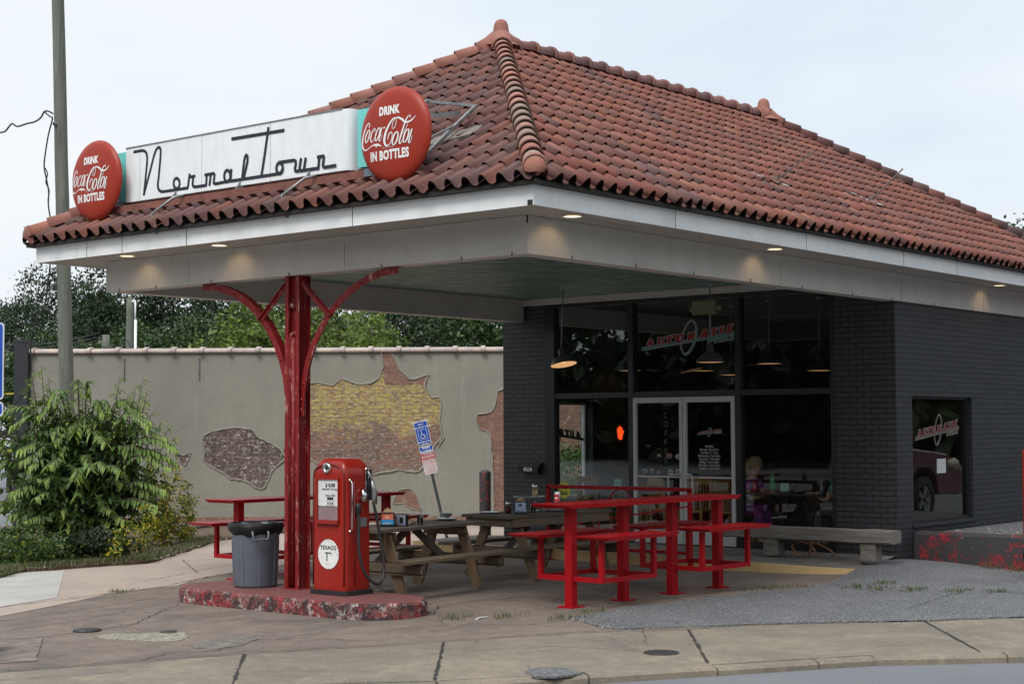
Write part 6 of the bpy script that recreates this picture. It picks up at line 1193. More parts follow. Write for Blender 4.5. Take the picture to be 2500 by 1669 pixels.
# ------------------------------------------------------------------ inside the shop
FZ = .167
def chair(lb, loc, rot):
    t = thing('wooden_chair', lb, 'chair', loc, rot, 'honey coloured slat back chairs inside'); b = MB(); b.box((-.21,-.20,.43),(.21,.21,.46)); part('seat', b, CHAIRW, t, True)
    for sx in (-1,1):
        b = MB(); b.bar((sx*.18,.17,.0),(sx*.18,.17,.43),.035,.035,(0,1,0)); part('leg', b, CHAIRW, t, True)
        b = MB(); b.bar((sx*.18,-.19,.0),(sx*.19,-.25,.9),.035,.035,(0,1,0)); part('leg', b, CHAIRW, t, True)
    b = MB(); b.bar((-.20,-.25,.88),(.20,-.25,.88),.03,.10)
    for k in range(7): x = -.15+k*.05; b.bar((x,-.195,.46),(x,-.25,.84),.022,.014,(0,1,0))
    part('backrest', b, CHAIRW, t, True); return t
c0 = chair('honey wood chair inside, second from the left window corner', (9.75,5.35,FZ), R(200)); kids(c0)
for lb, x, y, r_ in (('honey wood chair inside, closest to the left corner of shop window',9.35,6.25,160),('honey wood chair inside just left of the doors',9.5,4.95,250),('honey wood chair inside behind the left door',9.3,4.35,100),('honey wood chair inside behind the purple diner',9.35,3.64,180),('honey wood chair inside under the diner in teal',9.35,1.74,0)):
    copy_tree(c0, (x,y,FZ), R(r_), lb)
DKT = simple('dark_table', (.03,.027,.025), .3)
def itable(lb, x, y, w_, l_, h):
    t = thing('dining_table', lb, 'table', (x,y,FZ), 0, 'dark dining tables inside'); b = MB(); b.box((-w_/2,-l_/2,h-.03),(w_/2,l_/2,h)); part('tabletop', b, DKT, t, True)
    for s in (-1,1):
        b = MB(); b.bar((0,s*(l_/2-.25),0),(0,s*(l_/2-.55),h-.03),.06,.06,(1,0,0)); b.bar((0,s*(l_/2-.55),0),(0,s*(l_/2-.25),h-.03),.055,.055,(1,0,0)); part('leg', b, DKT, t, True)
itable('dark table inside between the two diners', 9.45, 2.70, .75, 1.3, .75); itable('dark table inside behind the left shop window', 9.4, 5.75, .7, .9, .76)
BO = MB(); BO.lathe([(.038,0),(.042,.01),(.042,.17),(.018,.24),(.015,.29),(0,.29)], (9.40,3.05,FZ+.75), n=14); solo('green_bottle', BO, simple('green_squeeze', (.03,.28,.08), .4), 'green bottle standing on the dark table between the diners', 'bottle')
b = MB(); b.lathe([(.03,0),(.033,.01),(.033,.13),(.02,.17),(0,.17)], (9.30,3.3,FZ+.75), n=12); solo('red_bottle', b, simple('red_squeeze', (.45,.03,.03), .4), 'small red bottle left of the green one on the table inside', 'bottle')
b = MB(); b.lathe([(.03,0),(.033,.01),(.033,.12),(.025,.13),(0,.13)], (9.35,2.2,FZ+.75), n=12); solo('drink_can', b, simple('dark_can', (.12,.13,.14), .3, .6), 'dark drink can on the right half of the table inside', 'drink can')
dispenser(9.28, 2.75, FZ+.751, R(0), 'napkin dispenser with a pale green card on the table between the diners', [(.25,.50,.50),(.32,.55,.55),(.2,.45,.4)], False); dispenser(9.3, 5.75, FZ+.761, R(10), 'napkin dispenser with a green card on table behind the left window', [(.12,.42,.35),(.15,.45,.35),(.2,.5,.5)], False)
t = thing('counter', 'dark service counter with lit shelf at the back of the shop', 'counter', (13.2,3.2,FZ)); b = MB(); b.box((12.9,1.2,FZ),(13.5,5.6,FZ+1.05)); b.box((12.85,1.15,FZ+1.05),(13.55,5.65,FZ+1.10)); part('body', b, DKT, t)
b = MB(); b.box((13.95,1.2,1.75),(14.0,4.4,2.25)); part('menu_board', b, simple('menu_board', (.10,.07,.02), .5), t)
b = MB(); b.lathe([(.22,0),(.235,.02),(.22,.03),(.21,.02),(0,.02)], (WS+5.5,2.7,3.02), (-1,0,0), 28); b.bar((13.91,2.7,3.02),(13.91,2.78,3.1),.012,.006,(1,0,0)); b.bar((13.91,2.7,3.02),(13.91,2.6,3.08),.012,.006,(1,0,0)); solo('wall_clock', b, simple('dark_clock', (.06,.06,.055), .3), 'round dark wall clock high on the rear wall inside', 'clock')
b = MB(); hand = [(0,-.11),(.05,-.11),(.065,-.02),(.095,.03),(.085,.05),(.06,.03),(.055,.10),(.04,.10),(.035,.04),(.03,.125),(.012,.125),(.01,.04),(-.005,.12),(-.022,.115),(-.018,.03),(-.035,.09),(-.05,.08),(-.04,0),(-.03,-.08)]
b.tube([(WS+.25, 5.30-u*.85, 1.79+v*.85) for u, v in hand], .005, 6, closed=True); b.prism([(u*.85, v*.85) for u, v in hand], 0, .002, FX(WS+.255, 5.30, 1.79)); solo('neon_hand', b, NEON, 'small glowing orange open hand sign in the left shop window', 'neon sign')
b = MB(); b.box((8.9,3.7,3.55),(9.0,4.1,3.75)); b.box((8.95,3.62,3.60),(8.98,3.7,3.68)); b.box((8.95,4.1,3.60),(8.98,4.18,3.68)); solo('emergency_light', b, simple('cream_plastic', (.30,.26,.14), .5), 'cream emergency light box high above the doors inside', 'light')

# people at the table inside
def person(lb, loc, rot, pants, shirt, hair, lean=.25, armz=.30, longhair=True):
    t = thing('person', lb, 'person', loc, rot)
    def skin(name, vs, es, mt, root=0, par=t, ss=1):
        me = bpy.data.meshes.new(name); me.from_pydata([v[:3] for v in vs], es, []); me.materials.append(mt); o = bpy.data.objects.new(name, me); _place(o, par, (0,0,0), 0)
        sm_ = o.modifiers.new('skin', 'SKIN'); sv = me.skin_vertices[0].data
        for i, v in enumerate(vs): sv[i].radius = (v[3], v[3]*(v[4] if len(v) > 4 else 1))
        sv[root].use_root = True; sb = o.modifiers.new('subd', 'SUBSURF'); sb.levels = sb.render_levels = ss; return o
    y1 = lean*.5; V_ = [(0,0,.50,.13,.8),(0,y1*.4,.68,.12,.75),(0,y1,.90,.14,.7),(0,y1+.03,.97,.05),(0,y1+.06,1.04,.048),(0,y1+.09,1.12,.072,1.15),(0,y1+.10,1.19,.078,1.1),(0,y1+.10,1.25,.045)]
    E_ = [(0,1),(1,2),(2,3),(3,4),(4,5),(5,6),(6,7)]
    for s in (-1,1):
        i = len(V_); V_ += [(s*.17,y1,.90,.055),(s*.22,y1+.12,.66,.043),(s*.12,y1+.36,.64+armz*.3,.032),(s*.10,y1+.43,.65+armz*.3,.026,1.3)]; E_ += [(2,i),(i,i+1),(i+1,i+2),(i+2,i+3)]
        for k in range(4): j = len(V_); V_ += [(s*(.085+.018*k),y1+.48,.655+armz*.3,.009),(s*(.085+.018*k),y1+.505+.005*(k in (1,2)),.645+armz*.3,.008)]; E_ += [(i+3,j),(j,j+1)]
        j = len(V_); V_ += [(s*.065,y1+.45,.66+armz*.3,.010),(s*.05,y1+.48,.65+armz*.3,.008)]; E_ += [(i+3,j),(j,j+1)]
        i = len(V_); V_ += [(s*.09,.06,.49,.085),(s*.13,.42,.49,.062),(s*.12,.40,.10,.042),(s*.12,.43,.045,.035),(s*.12,.55,.03,.032)]; E_ += [(0,i),(i,i+1),(i+1,i+2),(i+2,i+3),(i+3,i+4)]
    body = skin('body', V_, E_, SKIN)
    hx = (0, y1+.105, 1.17); f = MB()
    for s in (-1,1): f.lathe([(0,.012),(.010,.006),(.013,0)], (s*.032, y1+.172, 1.165), (0,1,0), 8)
    part('eye', f, simple('eye', (.03,.02,.02), .3), t, True)
    f = MB(); f.tube([(0,y1+.165,1.165),(0,y1+.19,1.14),(0,y1+.172,1.130)], [.008,.014,.010], 8); part('nose', f, SKIN, t, True)
    f = MB(); f.tube([(-.022,y1+.165,1.098),(0,y1+.172,1.096),(.022,y1+.165,1.098)], .006, 6); part('mouth', f, simple('lips', (.30,.08,.07), .5), t, True)
    h = MB(); h.lathe([(.088,-.04),(.096,.02),(.085,.07),(.05,.105),(0,.115)], (0,y1+.075,1.17), (0,-.15,1), 18, sx=.95, sy=1.15)
    if longhair: h.tube([(0,y1+.02,1.2),(0,y1-.03,1.1),(0,y1-.06,.95)], [.08,.075,.03], 12)
    part('hair', h, hair, t, True)
    tv = [(0,0,.48,.16,.85),(0,y1*.4,.68,.14,.8),(0,y1,.88,.155,.72),(0,y1+.01,.95,.07)]; te = [(0,1),(1,2),(2,3)]
    for s in (-1,1): i = len(tv); tv += [(s*.18,y1,.895,.068),(s*.21,y1+.07,.76,.058)]; te += [(2,i),(i,i+1)]
    skin('shirt', tv, te, shirt)
    pv = [(0,0,.49,.15,.8)]; pe = []
    for s in (-1,1): i = len(pv); pv += [(s*.09,.08,.50,.10),(s*.13,.42,.50,.085),(s*.12,.41,.14,.075)]; pe += [(0,i),(i,i+1),(i+1,i+2)]
    skin('trousers', pv, pe, pants); return t
person('person in a purple print outfit leaning over the table inside', (9.35,3.60,FZ), R(180), DRESS, DRESS, simple('fair_hair', (.28,.20,.11), .6), .42)
person('person in a teal leaf shirt sitting at the right end of table inside', (9.35,1.78,FZ), R(0), simple('grey_trousers', (.08,.08,.09), .8), TEALC, HAIRD, .25, .35)

# ------------------------------------------------------------------ pickup truck outside the frame at right, reflected in the side window
t = thing('pickup_truck', 'maroon pickup truck reflected in the right side window', 'truck', (15.6,-4.2,.012))
t.scale = (1.18,1.18,1.18)
MAR = simple('maroon_car_paint', (.20,.03,.05), .25, 0, .05, coat=.6)
def car_loft(prof, y0, y1, inset=.08):
    b = MB(); n = len(prof); vs = []
    for y, k in ((y0, 1), (y0+.06, 0), (y1-.06, 0), (y1, 1)):
        for x, z in prof: vs.append((x, y, z-(.03 if (k and z > .6) else 0)))
    b.add(vs, [(j*n+i, j*n+(i+1)%n, (j+1)*n+(i+1)%n, (j+1)*n+i) for j in range(3) for i in range(n)]+[tuple(range(n)), tuple(range(3*n, 4*n))[::-1]]); return b
lo = [(-2.7,.45),(-2.7,1.2),(-1.0,1.22),(1.3,1.22),(2.5,1.12),(2.95,1.0),(3.05,.8),(3.05,.45),(2.15,.45),(2.08,.75),(1.85,.92),(1.6,.95),(1.35,.92),(1.12,.75),(1.05,.42),(-1.05,.42),(-1.12,.75),(-1.4,.93),(-1.7,.93),(-1.95,.75),(-2.05,.45)]
part('body', car_loft(lo, -.95, .95), MAR, t, True); part('cab', car_loft([(-1.2,1.2),(-.9,1.78),(.35,1.80),(1.15,1.22)], -.80, .80), simple('car_glass', (.02,.03,.035), .05, 0, 0), t, True)
b = MB(); b.box((-.85,-.74,1.79),(.30,.74,1.83)); b.bar((.33,.78,1.80),(1.12,.80,1.24),.06,.05); b.bar((.33,-.78,1.80),(1.12,-.80,1.24),.06,.05); part('roof', b, MAR, t, True)
for x in (1.6,-1.55):
    for s in (-1,1):
        b = MB(); b.lathe([(.20,-.12),(.36,-.12),(.385,-.08),(.385,.08),(.36,.12),(.24,.12)], (x,s*.84,.385), (0,s,0), 28); wh = part('wheel', b, RUB, t, True)
        b = MB(); b.lathe([(.24,.10),(.22,.06),(.20,.06)], (x,s*.84,.385), (0,s,0), 24)
        for k in range(5): a = k*1.2566; b.bar((x,s*(.84+.09),.385),(x+.22*math.cos(a),s*(.84+.09),.385+.22*math.sin(a)),.07,.03,(0,1,0))
        part('rim', b, ALU, wh, True)
for s in (-1,1): b = MB(); b.tube([(2.45,s*.93,.96),(2.75,s*.92,.93),(3.0,s*.78,.90)], [.05,.12,.10], 10); part('headlight', b, simple('headlight', (.65,.55,.45), .1), t, True)
b = MB(); b.box((3.02,-.85,.42),(3.15,.85,.62)); part('bumper', b, MAR, t, True)
# litter
b = MB(); b.tube([(.70,1.32,.01),(.80,1.36,.02),(.90,1.42,.008),(.96,1.38,.012)], .006, 5); solo('litter', b, WHITEL, 'thin white scrap lying in the grass right of the island', 'litter')
b = MB(); b.lathe([(0,0),(.05,.0),(.06,.02),(.03,.04),(0,.045)], (4.95,2.80,.0), n=10, sx=1.6); b.v = [(x+random.uniform(-.01,.01),y+random.uniform(-.01,.01),z) for x,y,z in b.v]; solo('debris', b, simple('debris_tan', (.3,.22,.15), .9), 'tan crumpled scrap under the red high table', 'litter')

# ------------------------------------------------------------------ foliage
def quads_mesh(name, V, C, mat, origin=(0,0,0)):
    """V (n,4,3) quads, C (n,3) colours -> mesh data"""
    n = len(V); me = bpy.data.meshes.new(name); V = V-np.array(origin)
    me.vertices.add(n*4); me.vertices.foreach_set('co', V.reshape(-1).astype(np.float32)); me.loops.add(n*4); me.loops.foreach_set('vertex_index', np.arange(n*4, dtype=np.int32))
    me.polygons.add(n); me.polygons.foreach_set('loop_start', np.arange(0, n*4, 4, dtype=np.int32))
    try: me.polygons.foreach_set('loop_total', np.full(n, 4, dtype=np.int32))
    except Exception: pass
    ca = me.color_attributes.new('Col', 'FLOAT_COLOR', 'CORNER'); cc = np.ones((n,4,4), np.float32); cc[:,:,:3] = C[:,None,:]; ca.data.foreach_set('color', cc.reshape(-1))
    me.materials.append(mat); me.update(calc_edges=True); me.validate(); return me
def unit(v): return v/np.maximum(1e-9, np.linalg.norm(v, axis=-1, keepdims=True))
def leaf_quads(c, size, aspect=.5, up=.35, rg=rng):
    n = len(c); d = unit(rg.normal(size=(n,3))); nn = unit(rg.normal(size=(n,3))+np.array([0,0,up])); s = unit(np.cross(nn, d)); d = np.cross(s, nn)
    sz = size*rg.uniform(.6,1.3,(n,1)); a = d*sz; b = s*sz*aspect
    return np.stack([c-a, c-a*.1+b, c+a, c-a*.1-b], 1)
def crown(blobs, n, size, base, var, lit=(1.25,1.3,1.1), rg=rng, clump=.16):
    """leaf clumps through the volume of several ellipsoids"""
    w_ = np.array([b[3]*b[4]*b[5] for b in blobs])**.7; w_ /= w_.sum(); P = []
    for b, k in zip(blobs, (w_*n).astype(int)):
        m_ = max(4, k//14); d = unit(rg.normal(size=(m_,3))); r = rg.uniform(.35,1.0,(m_,1))**.45*rg.uniform(.86,1.1,(m_,1)); cc = d*r*np.array(b[3:6])+np.array(b[:3])
        P.append((cc[:,None,:]+rg.normal(size=(m_,14,3))*clump*np.array([1,1,.7])).reshape(-1,3))
    P = np.concatenate(P); Q = leaf_quads(P, size, .5, .4, rg); k = rg.uniform(1-var, 1+var, (len(P),1)); g_ = np.repeat(rg.uniform(.75,1.25,(len(P)//14+1,1)), 14, 0)[:len(P)]
    C = np.array(base)*k*g_; y = rg.uniform(0,1,(len(P),1)) < .12; C = np.where(y, C*np.array([1.5,1.35,1.0]), C); return Q, C
def tree_proto(seed, h, r, base, n=9000, size=.11, trunk=.16, low=.30, sparse=1.0, var=.3):
    rg = np.random.default_rng(seed); bl = []
    for k in range(int(11*sparse)):
        a = rg.uniform(0, 2*PI); z = rg.uniform(low, .92); rr = r*math.sin(PI*min(1, (z-low*.6)/(1.05-low*.6)))**.6; q = rr*rg.uniform(.15,.78); s_ = r*rg.uniform(.28,.48)
        bl.append((q*math.cos(a), q*math.sin(a), z*h, s_, s_, s_*rg.uniform(.6,.85)))
    bl.append((0,0,h*.62,r*.5,r*.5,h*.2)); bl.append((0,0,h*.9,r*.3,r*.3,h*.09))
    Q, C = crown(bl, n, size, base, var, rg=rg, clump=r*.07); me = quads_mesh('crown', Q, C, LEAF)
    b = MB(); rnd = random.Random(seed); b.tube([(0,0,-.2),(rnd.uniform(-.1,.1),rnd.uniform(-.1,.1),h*.3),(rnd.uniform(-.2,.2),rnd.uniform(-.2,.2),h*.6),(0,0,h*.88)], [trunk*1.3,trunk,trunk*.6,trunk*.15], 10)
    for q in bl[:9]:
        z0_ = rnd.uniform(.22,.5)*h; b.tube([(0,0,z0_),(q[0]*.5,q[1]*.5,z0_*.5+q[2]*.5+.1),(q[0],q[1],q[2])], [trunk*.5,trunk*.3,.02], 6)
    return me, mesh_from(b, 'trunk', BARK)
DKG, MDG, BRG = (.016,.037,.010), (.034,.070,.016), (.10,.15,.022)
PT = [tree_proto(11,8.2,3.0,DKG,15000,.085), tree_proto(12,8.0,3.2,(.018,.040,.012),15000,.085,sparse=.9), tree_proto(13,5.6,2.3,MDG,11000,.075,low=.2), tree_proto(14,5.2,2.0,BRG,10000,.075,low=.15), tree_proto(15,9.0,3.3,(.018,.038,.012),7500,.09,sparse=.75,trunk=.2)]
def place_tree(px, d, ytop, kind, lb, rot=0, name='tree', grp='trees behind the grey wall', wide=1.0, pos=None, hh=None):
    hs = (8.2,8.0,5.6,5.2,9.0)[kind]; 
    if pos is None: p = CAM+Vector((fh.x,fh.y,0))*d+Vector((rt.x,rt.y,0))*((px-1250)/FPX*d); h = 1.896+(1041-ytop)/FPX*d
    else: p = Vector((*pos,0)); h = hh
    s = h/hs*1.04; t = bpy.data.objects.new(name, None); _place(t, None, (p.x, p.y, -.1), rot); t['label'] = lb; t['category'] = 'tree'; t['group'] = grp
    cm, tm = PT[kind]
    for nm, me in (('crown', cm), ('trunk', tm)): o = bpy.data.objects.new(nm, me); _place(o, t, (0,0,0), 0)
    t.scale = (s*wide, s*wide, s); return t
place_tree(25, 50, 735, 1, 'dark tree farthest left with sky showing through its crown', .4, wide=.62)
place_tree(150, 56, 652, 4, 'thin crowned dark tree behind the tall pole', 1.2, wide=.8)
place_tree(-70, 52, 850, 0, 'low dark tree cut off by the left edge', 2, wide=.9)
place_tree(250, 52, 640, 0, 'dense dark tree directly above the short cut off pole', 2.4, wide=.95)
place_tree(400, 57, 610, 1, 'big dark tree behind the thin pole with conduit', 3.1)
place_tree(520, 52, 660, 0, 'dense dark tree left of the red post bracket', .9, wide=.95)
place_tree(90, 47, 800, 2, 'low bushy tree behind the left end of the wall', .2, wide=1.0)
place_tree(330, 46, 790, 2, 'rounded mid green tree above the wall, behind the conduit pole', 1.7, wide=1.1)
place_tree(480, 46, 770, 2, 'rounded mid green tree left of the yellow green one', 2.9, wide=1.0)
place_tree(620, 60, 660, 4, 'sparse dark tree with sky gaps behind the left bracket', 1.0)
place_tree(640, 44, 722, 3, 'yellow green tree just left of the red post', .6, wide=1.05)
place_tree(765, 45, 735, 3, 'bright green tree seen through the right bracket', 2.2, wide=.95)
place_tree(905, 42, 748, 3, 'small bright yellow green tree right of the red post', 4.1, wide=.9)
place_tree(800, 62, 690, 0, 'dark tree behind the bright ones under the beam', 5.0)
place_tree(960, 62, 690, 1, 'dark tree beyond the small yellow green tree', .3)
place_tree(1070, 58, 660, 4, 'open dark tree with visible limbs right of centre', 2.0, wide=1.1)
place_tree(1170, 54, 705, 2, 'mid green tree touching the black brick pier', 3.3, wide=1.0)
place_tree(1290, 60, 690, 0, 'dark tree mostly hidden by the brick pier', 1.0)
place_tree(2575, 64, 545, 1, 'tree top peeping over the tiles at right edge', 1.0)
for i, (x, y, h_, lb) in enumerate(((-33,20,10,'nearest left'),(-30,38,12,'second'))):
    place_tree(0, 0, 0, (0,1,0,1,1)[i], 'dark tree across the street, %s of the row seen in the shop glass' % ('first','second','third','fourth','fifth')[i], i*1.3, grp='trees across the street', pos=(x,y), hh=h_, wide=1.3)
for i, (x, y, h_) in enumerate(((18,-24,9.5),(30,-28,11),(43,-34,11),(56,-38,12))):
    place_tree(0, 0, 0, (1,0,1,0)[i], 'tree beyond the parking lot, %s of the row seen in the side window' % ('first','second','third','fourth')[i], i*1.1, grp='trees beyond the parking lot', pos=(x,y), hh=h_, wide=1.25)

# far belts of wood across both streets, one mass each; stretch behind the camera added to block low sky light
for nm_, pts in (('left', [(-48+6*math.sin(i), -14+i*5.5) for i in range(17)]+[(-40+i*6, 80) for i in range(6)]+[(-46+i*4.5, -18-i*2.6) for i in range(9)]), ('right', [(66+3*math.sin(i*2), 2-i*4) for i in range(13)]+[(2+i*6, -46-3*math.sin(i*2)) for i in range(9)])):
    bl = [(x, y, 3.6+1.5*math.sin(x*3+y), 4.6, 4.6, 5.2+1.2*math.sin(x+y*2)) for x, y in pts]; Q, C = crown(bl, 46000, .75, (.020,.040,.013), .4, clump=.8)
    me = quads_mesh('far_wood', Q, C, LEAF); o = bpy.data.objects.new('far_wood', me); _place(o, None, (0,0,0), 0); o['kind'] = 'stuff'; o['category'] = 'wood'; o['label'] = 'distant mass of trees across the street, '+('mirrored in the shop front, with a stretch added to block low sky light' if nm_ == 'left' else 'mirrored in the side window')
# ---- big leafy bush at the left
def smoothp(q, k=4): return [np.array(p) for p in smooth([Vector(p) for p in q], k)]
LV, LC = [], []
def add_leaf(p, d, nrm, ln, wd, colr, droop=.35):
    """one drooping pointed leaf folded along its rib: two quads per side"""
    d = d/np.linalg.norm(d); s = np.cross(d, nrm); s /= max(1e-6, np.linalg.norm(s)); n = np.cross(s, d); g_ = np.array([0,0,-1.0])
    a = p; m_ = p+d*ln*.5+g_*ln*droop*.18; t_ = p+d*ln*.92+g_*ln*droop*.75
    q1 = p+d*ln*.22+g_*ln*droop*.03; k = wd*.5; f = n*wd*.18
    for s_ in (-1,1):
        LV.append([a, q1+s*s_*k*.8+f, m_+s*s_*k+f, m_]); LC.append(colr); LV.append([m_, m_+s*s_*k+f, t_+s*s_*k*.25, t_]); LC.append(colr)
rb = random.Random(21); bc = np.array([4.15,12.55,0.0]); RTv = np.array([rt.x,rt.y,0]); FHv = np.array([fh.x,fh.y,0]); stems = MB()
def branch(p0, p1, p2, nl, tip, ln=.155):
    pts = smoothp([p0,p1,p2], 8); stems.tube([Vector(p) for p in pts], [.014*(1-i/len(pts))+.003 for i in range(len(pts))], 5)
    for i in range(nl):
        t_ = (.22+.78*i/nl)*(len(pts)-1.001); k = int(t_); f = t_-k; p = pts[k]*(1-f)+pts[k+1]*f; d = pts[k+1]-pts[k]; d = d/np.linalg.norm(d)
        sd_ = np.cross(d, np.array([0,0,1.0])); nn_ = np.linalg.norm(sd_); sd_ = sd_/nn_ if nn_ > .1 else np.array([math.cos(i*2.4), math.sin(i*2.4), 0])
        if nn_ <= .35: sd_ = np.array([math.cos(i*2.4), math.sin(i*2.4), 0])
        s_ = 1 if i % 2 else -1; dd = sd_*s_*.8+d*.6+np.array([rb.uniform(-.25,.25), rb.uniform(-.25,.25), -.50+rb.uniform(-.2,.2)])
        kk = rb.uniform(.75,1.25); yg = tip*(i/nl)**2; c = np.array([.070+.17*yg, .140+.20*yg, .032+.016*yg])*kk
        add_leaf(p, dd, np.array([0,0,1.0]), ln*rb.uniform(.55,1.15), ln*.27, c, rb.uniform(.25,.6))
def bpt(u, w_, z): return bc+RTv*u+FHv*w_+np.array([0,0,z])
spec = [(-.75,2.80),(-.55,2.9),(-.9,2.45),(-.35,2.55),(.62,2.72),(.78,2.6),(.55,2.4),(.98,2.70),(1.1,2.35),(.25,2.35),(.0,2.3),(-.2,2.2),(-1.35,2.0),(-1.2,2.3),(1.35,1.95),(-.05,2.65),(-.15,2.45)]
for u, z in spec:
    for j in range(3): w_ = rb.uniform(-.5,.4); branch(bpt(u*.15,w_*.3,.25), bpt(u*.75+rb.uniform(-.08,.08),w_*.7,z*.55), bpt(u+rb.uniform(-.08,.08)*j,w_,z-j*.18), 40, 1.0, .16)
for k in range(135):
    a = rb.uniform(0, 2*PI); z = rb.uniform(.25,2.0); rad = (1.55 if z < 1.75 else 1.2)*rb.uniform(.55,1.02)*(.75+.25*math.sin(PI*min(1, z/1.9))); u, w_ = rad*math.cos(a)*1.0, -abs(rad*math.sin(a))*.9 if rb.random() < .8 else rad*math.sin(a)*.6
    if z > 1.5: u *= .85
    if u < -.95 and (1.25 < z < 1.95 or rb.random() < .45): u = -.85*rb.uniform(.6,1)
    branch(bpt(u*.15,w_*.2,max(.12,z*.42)), bpt(u*.62,w_*.65,z*1.0+.06), bpt(u,w_,z*1.0), 27, .75)
for u, z in ((-1.35,2.12),(-1.5,1.30),(-1.35,.72),(-.9,2.2),(.9,2.2),(.1,2.5),(.45,2.2),(-.4,2.35),(1.2,2.0),(-.6,2.1),(1.62,1.62),(1.55,1.35),(1.4,1.75),(1.45,.95),(1.35,.7),(-1.5,1.6),(-1.0,1.98),(1.2,1.5),(1.5,1.45),(.2,1.9),(-.2,1.7)):
    for j in range(2): w_ = rb.uniform(-.8,.1); branch(bpt(u*.2,w_*.3,z*.55), bpt(u*.62,w_*.8,z+.10), bpt(u,w_,z+.0-.06*j), 32, .9)
LVa, LCa = np.array(LV), np.array(LC)
t = thing('bush', 'large leafy green bush with drooping pointed leaves around the tall pole', 'bush', tuple(bc))
me = quads_mesh('foliage', LVa, LCa, LEAF, bc); o = bpy.data.objects.new('foliage', me); _place(o, t, (0,0,0), 0)
Q, C = crown([tuple(bpt(0,.0,.8))+(1.15,.9,.75), tuple(bpt(-.2,.0,1.5))+(.85,.7,.55), tuple(bpt(.3,.1,1.7))+(.6,.5,.4)], 5500, .07, (.05,.10,.024), .3, clump=.12)
me = quads_mesh('inner_foliage', Q, C, LEAF, bc); o = bpy.data.objects.new('inner_foliage', me); _place(o, t, (0,0,0), 0)
part('stem', stems, BARK, t)
def small_shrub(name, lb, blobs, n, size, base, var, cat='shrub', grp=None, yel=None, clump=.05):
    Q, C = crown(blobs, n, size, base, var, clump=clump)
    if yel: m_ = rng.uniform(0,1,len(C)) < yel[0]; C[m_] = np.array(yel[1])*rng.uniform(.7,1.2,(m_.sum(),1))
    o_ = np.array(blobs[0][:3])*np.array([1,1,0]); me = quads_mesh(name, Q, C, LEAF, o_); o = bpy.data.objects.new(name, me); _place(o, None, tuple(o_), 0); o['label'] = lb; o['category'] = cat
    if grp: o['group'] = grp
    return o
def GP(px, py): 
    r = fw+r2*((px-1250)/FPX)-u2*((py-834.5)/FPX); s = -CAM.z/r.z; return np.array([CAM.x+r.x*s, CAM.y+r.y*s, 0])
bl = []
for px, py, hh in ((300,1372,.55),(345,1365,.75),(395,1345,.95),(430,1335,.75),(452,1325,.98),(380,1330,1.15),(270,1380,.4),(410,1300,1.1),(365,1300,1.25)):
    p = GP(px, py)+np.array([.2,.2,0])
    for k in range(4): bl.append((p[0]+rb.uniform(-.1,.1), p[1]+rb.uniform(-.1,.1), hh*(.15+.25*k), .13-.02*k, .13-.02*k, hh*.2))
small_shrub('euonymus_shrub', 'yellow and green variegated shrub at the right foot of the large bush', bl, 9000, .026, (.055,.10,.015), .3, yel=(.42,(.50,.42,.02)), clump=.04)
bl = []
for px, py, hh in ((-30,1385,.45),(20,1390,.45),(60,1388,.42),(100,1385,.4),(5,1372,.5),(60,1368,.5),(130,1378,.35)):
    p = GP(px, py)+np.array([.15,.15,0]); bl.append((p[0],p[1],hh*.45,.45,.45,hh*.55))
small_shrub('juniper_shrub', 'low dark juniper with yellow green tips at the left edge', bl, 9000, .03, (.04,.085,.014), .35, yel=(.12,(.20,.22,.02)), clump=.06)
bl = []
for px, py, hh in ((160,1382,.45),(210,1380,.5),(250,1376,.4)):
    p = GP(px, py)+np.array([.3,.3,0]); bl.append((p[0],p[1],hh*.4,.45,.4,hh*.5))
small_shrub('groundcover_shrub', 'dark low shrub filling the foot of the large bush', bl, 4000, .04, (.018,.034,.010), .3, clump=.06)
p = Vector(WP(.75,0,30.6)); small_shrub('rounded_shrub', 'rounded green shrub seen through the side window of the shop', [(13.15,9.45,.78,.72,.72,.78),(13.75,8.95,.6,.6,.6,.6),(13.0,9.9,.5,.45,.45,.5)], 9000, .04, (.05,.11,.022), .3, clump=.08)
# ---- planting bed
bed = [(-3.0,9.04),(.36,9.0),(.98,9.56),(1.64,9.50),(2.32,9.43),(2.9,9.32),(3.5,9.75),(4.13,10.19),(5.3,11.1),(6.53,12.0),(8.3,12.6),(10.4,12.2),(9.2,14.2),(6.0,18.2),(.5,18.2),(-1.5,13)]
slab('planting_bed', blob(bed, .01, .05, 4), .05, -.2, SOIL)
gd = []; 
def blades(centres, hmin, hmax, spread, n):
    c = np.repeat(np.array(centres), n, 0)+np.concatenate([rng.normal(size=(len(centres)*n,2))*spread, np.zeros((len(centres)*n,1))], 1); m_ = len(c); a = rng.uniform(0,2*PI,m_); d = np.stack([np.cos(a),np.sin(a),np.zeros(m_)],1); h = rng.uniform(hmin,hmax,(m_,1)); w_ = .0035; ln = rng.uniform(.2,.9,(m_,1)); l_ = np.stack([-np.sin(a),np.cos(a),np.zeros(m_)],1)
    top = c+np.array([0,0,1])*h+d*h*ln; mid = c+np.array([0,0,1])*h*.6+d*h*ln*.35
    return np.stack([c-l_*w_, c+l_*w_, mid+l_*w_*.8, mid-l_*w_*.8], 1), np.stack([mid-l_*w_*.8, mid+l_*w_*.8, top+l_*w_*.15, top-l_*w_*.15], 1)
def grasscol(n, dry=.35):
    C = np.array([.065,.105,.025])*rng.uniform(.6,1.35,(n,1)); m_ = rng.uniform(0,1,n) < dry; C[m_] = np.array([.19,.15,.075])*rng.uniform(.6,1.2,(m_.sum(),1)); return C
cen = []
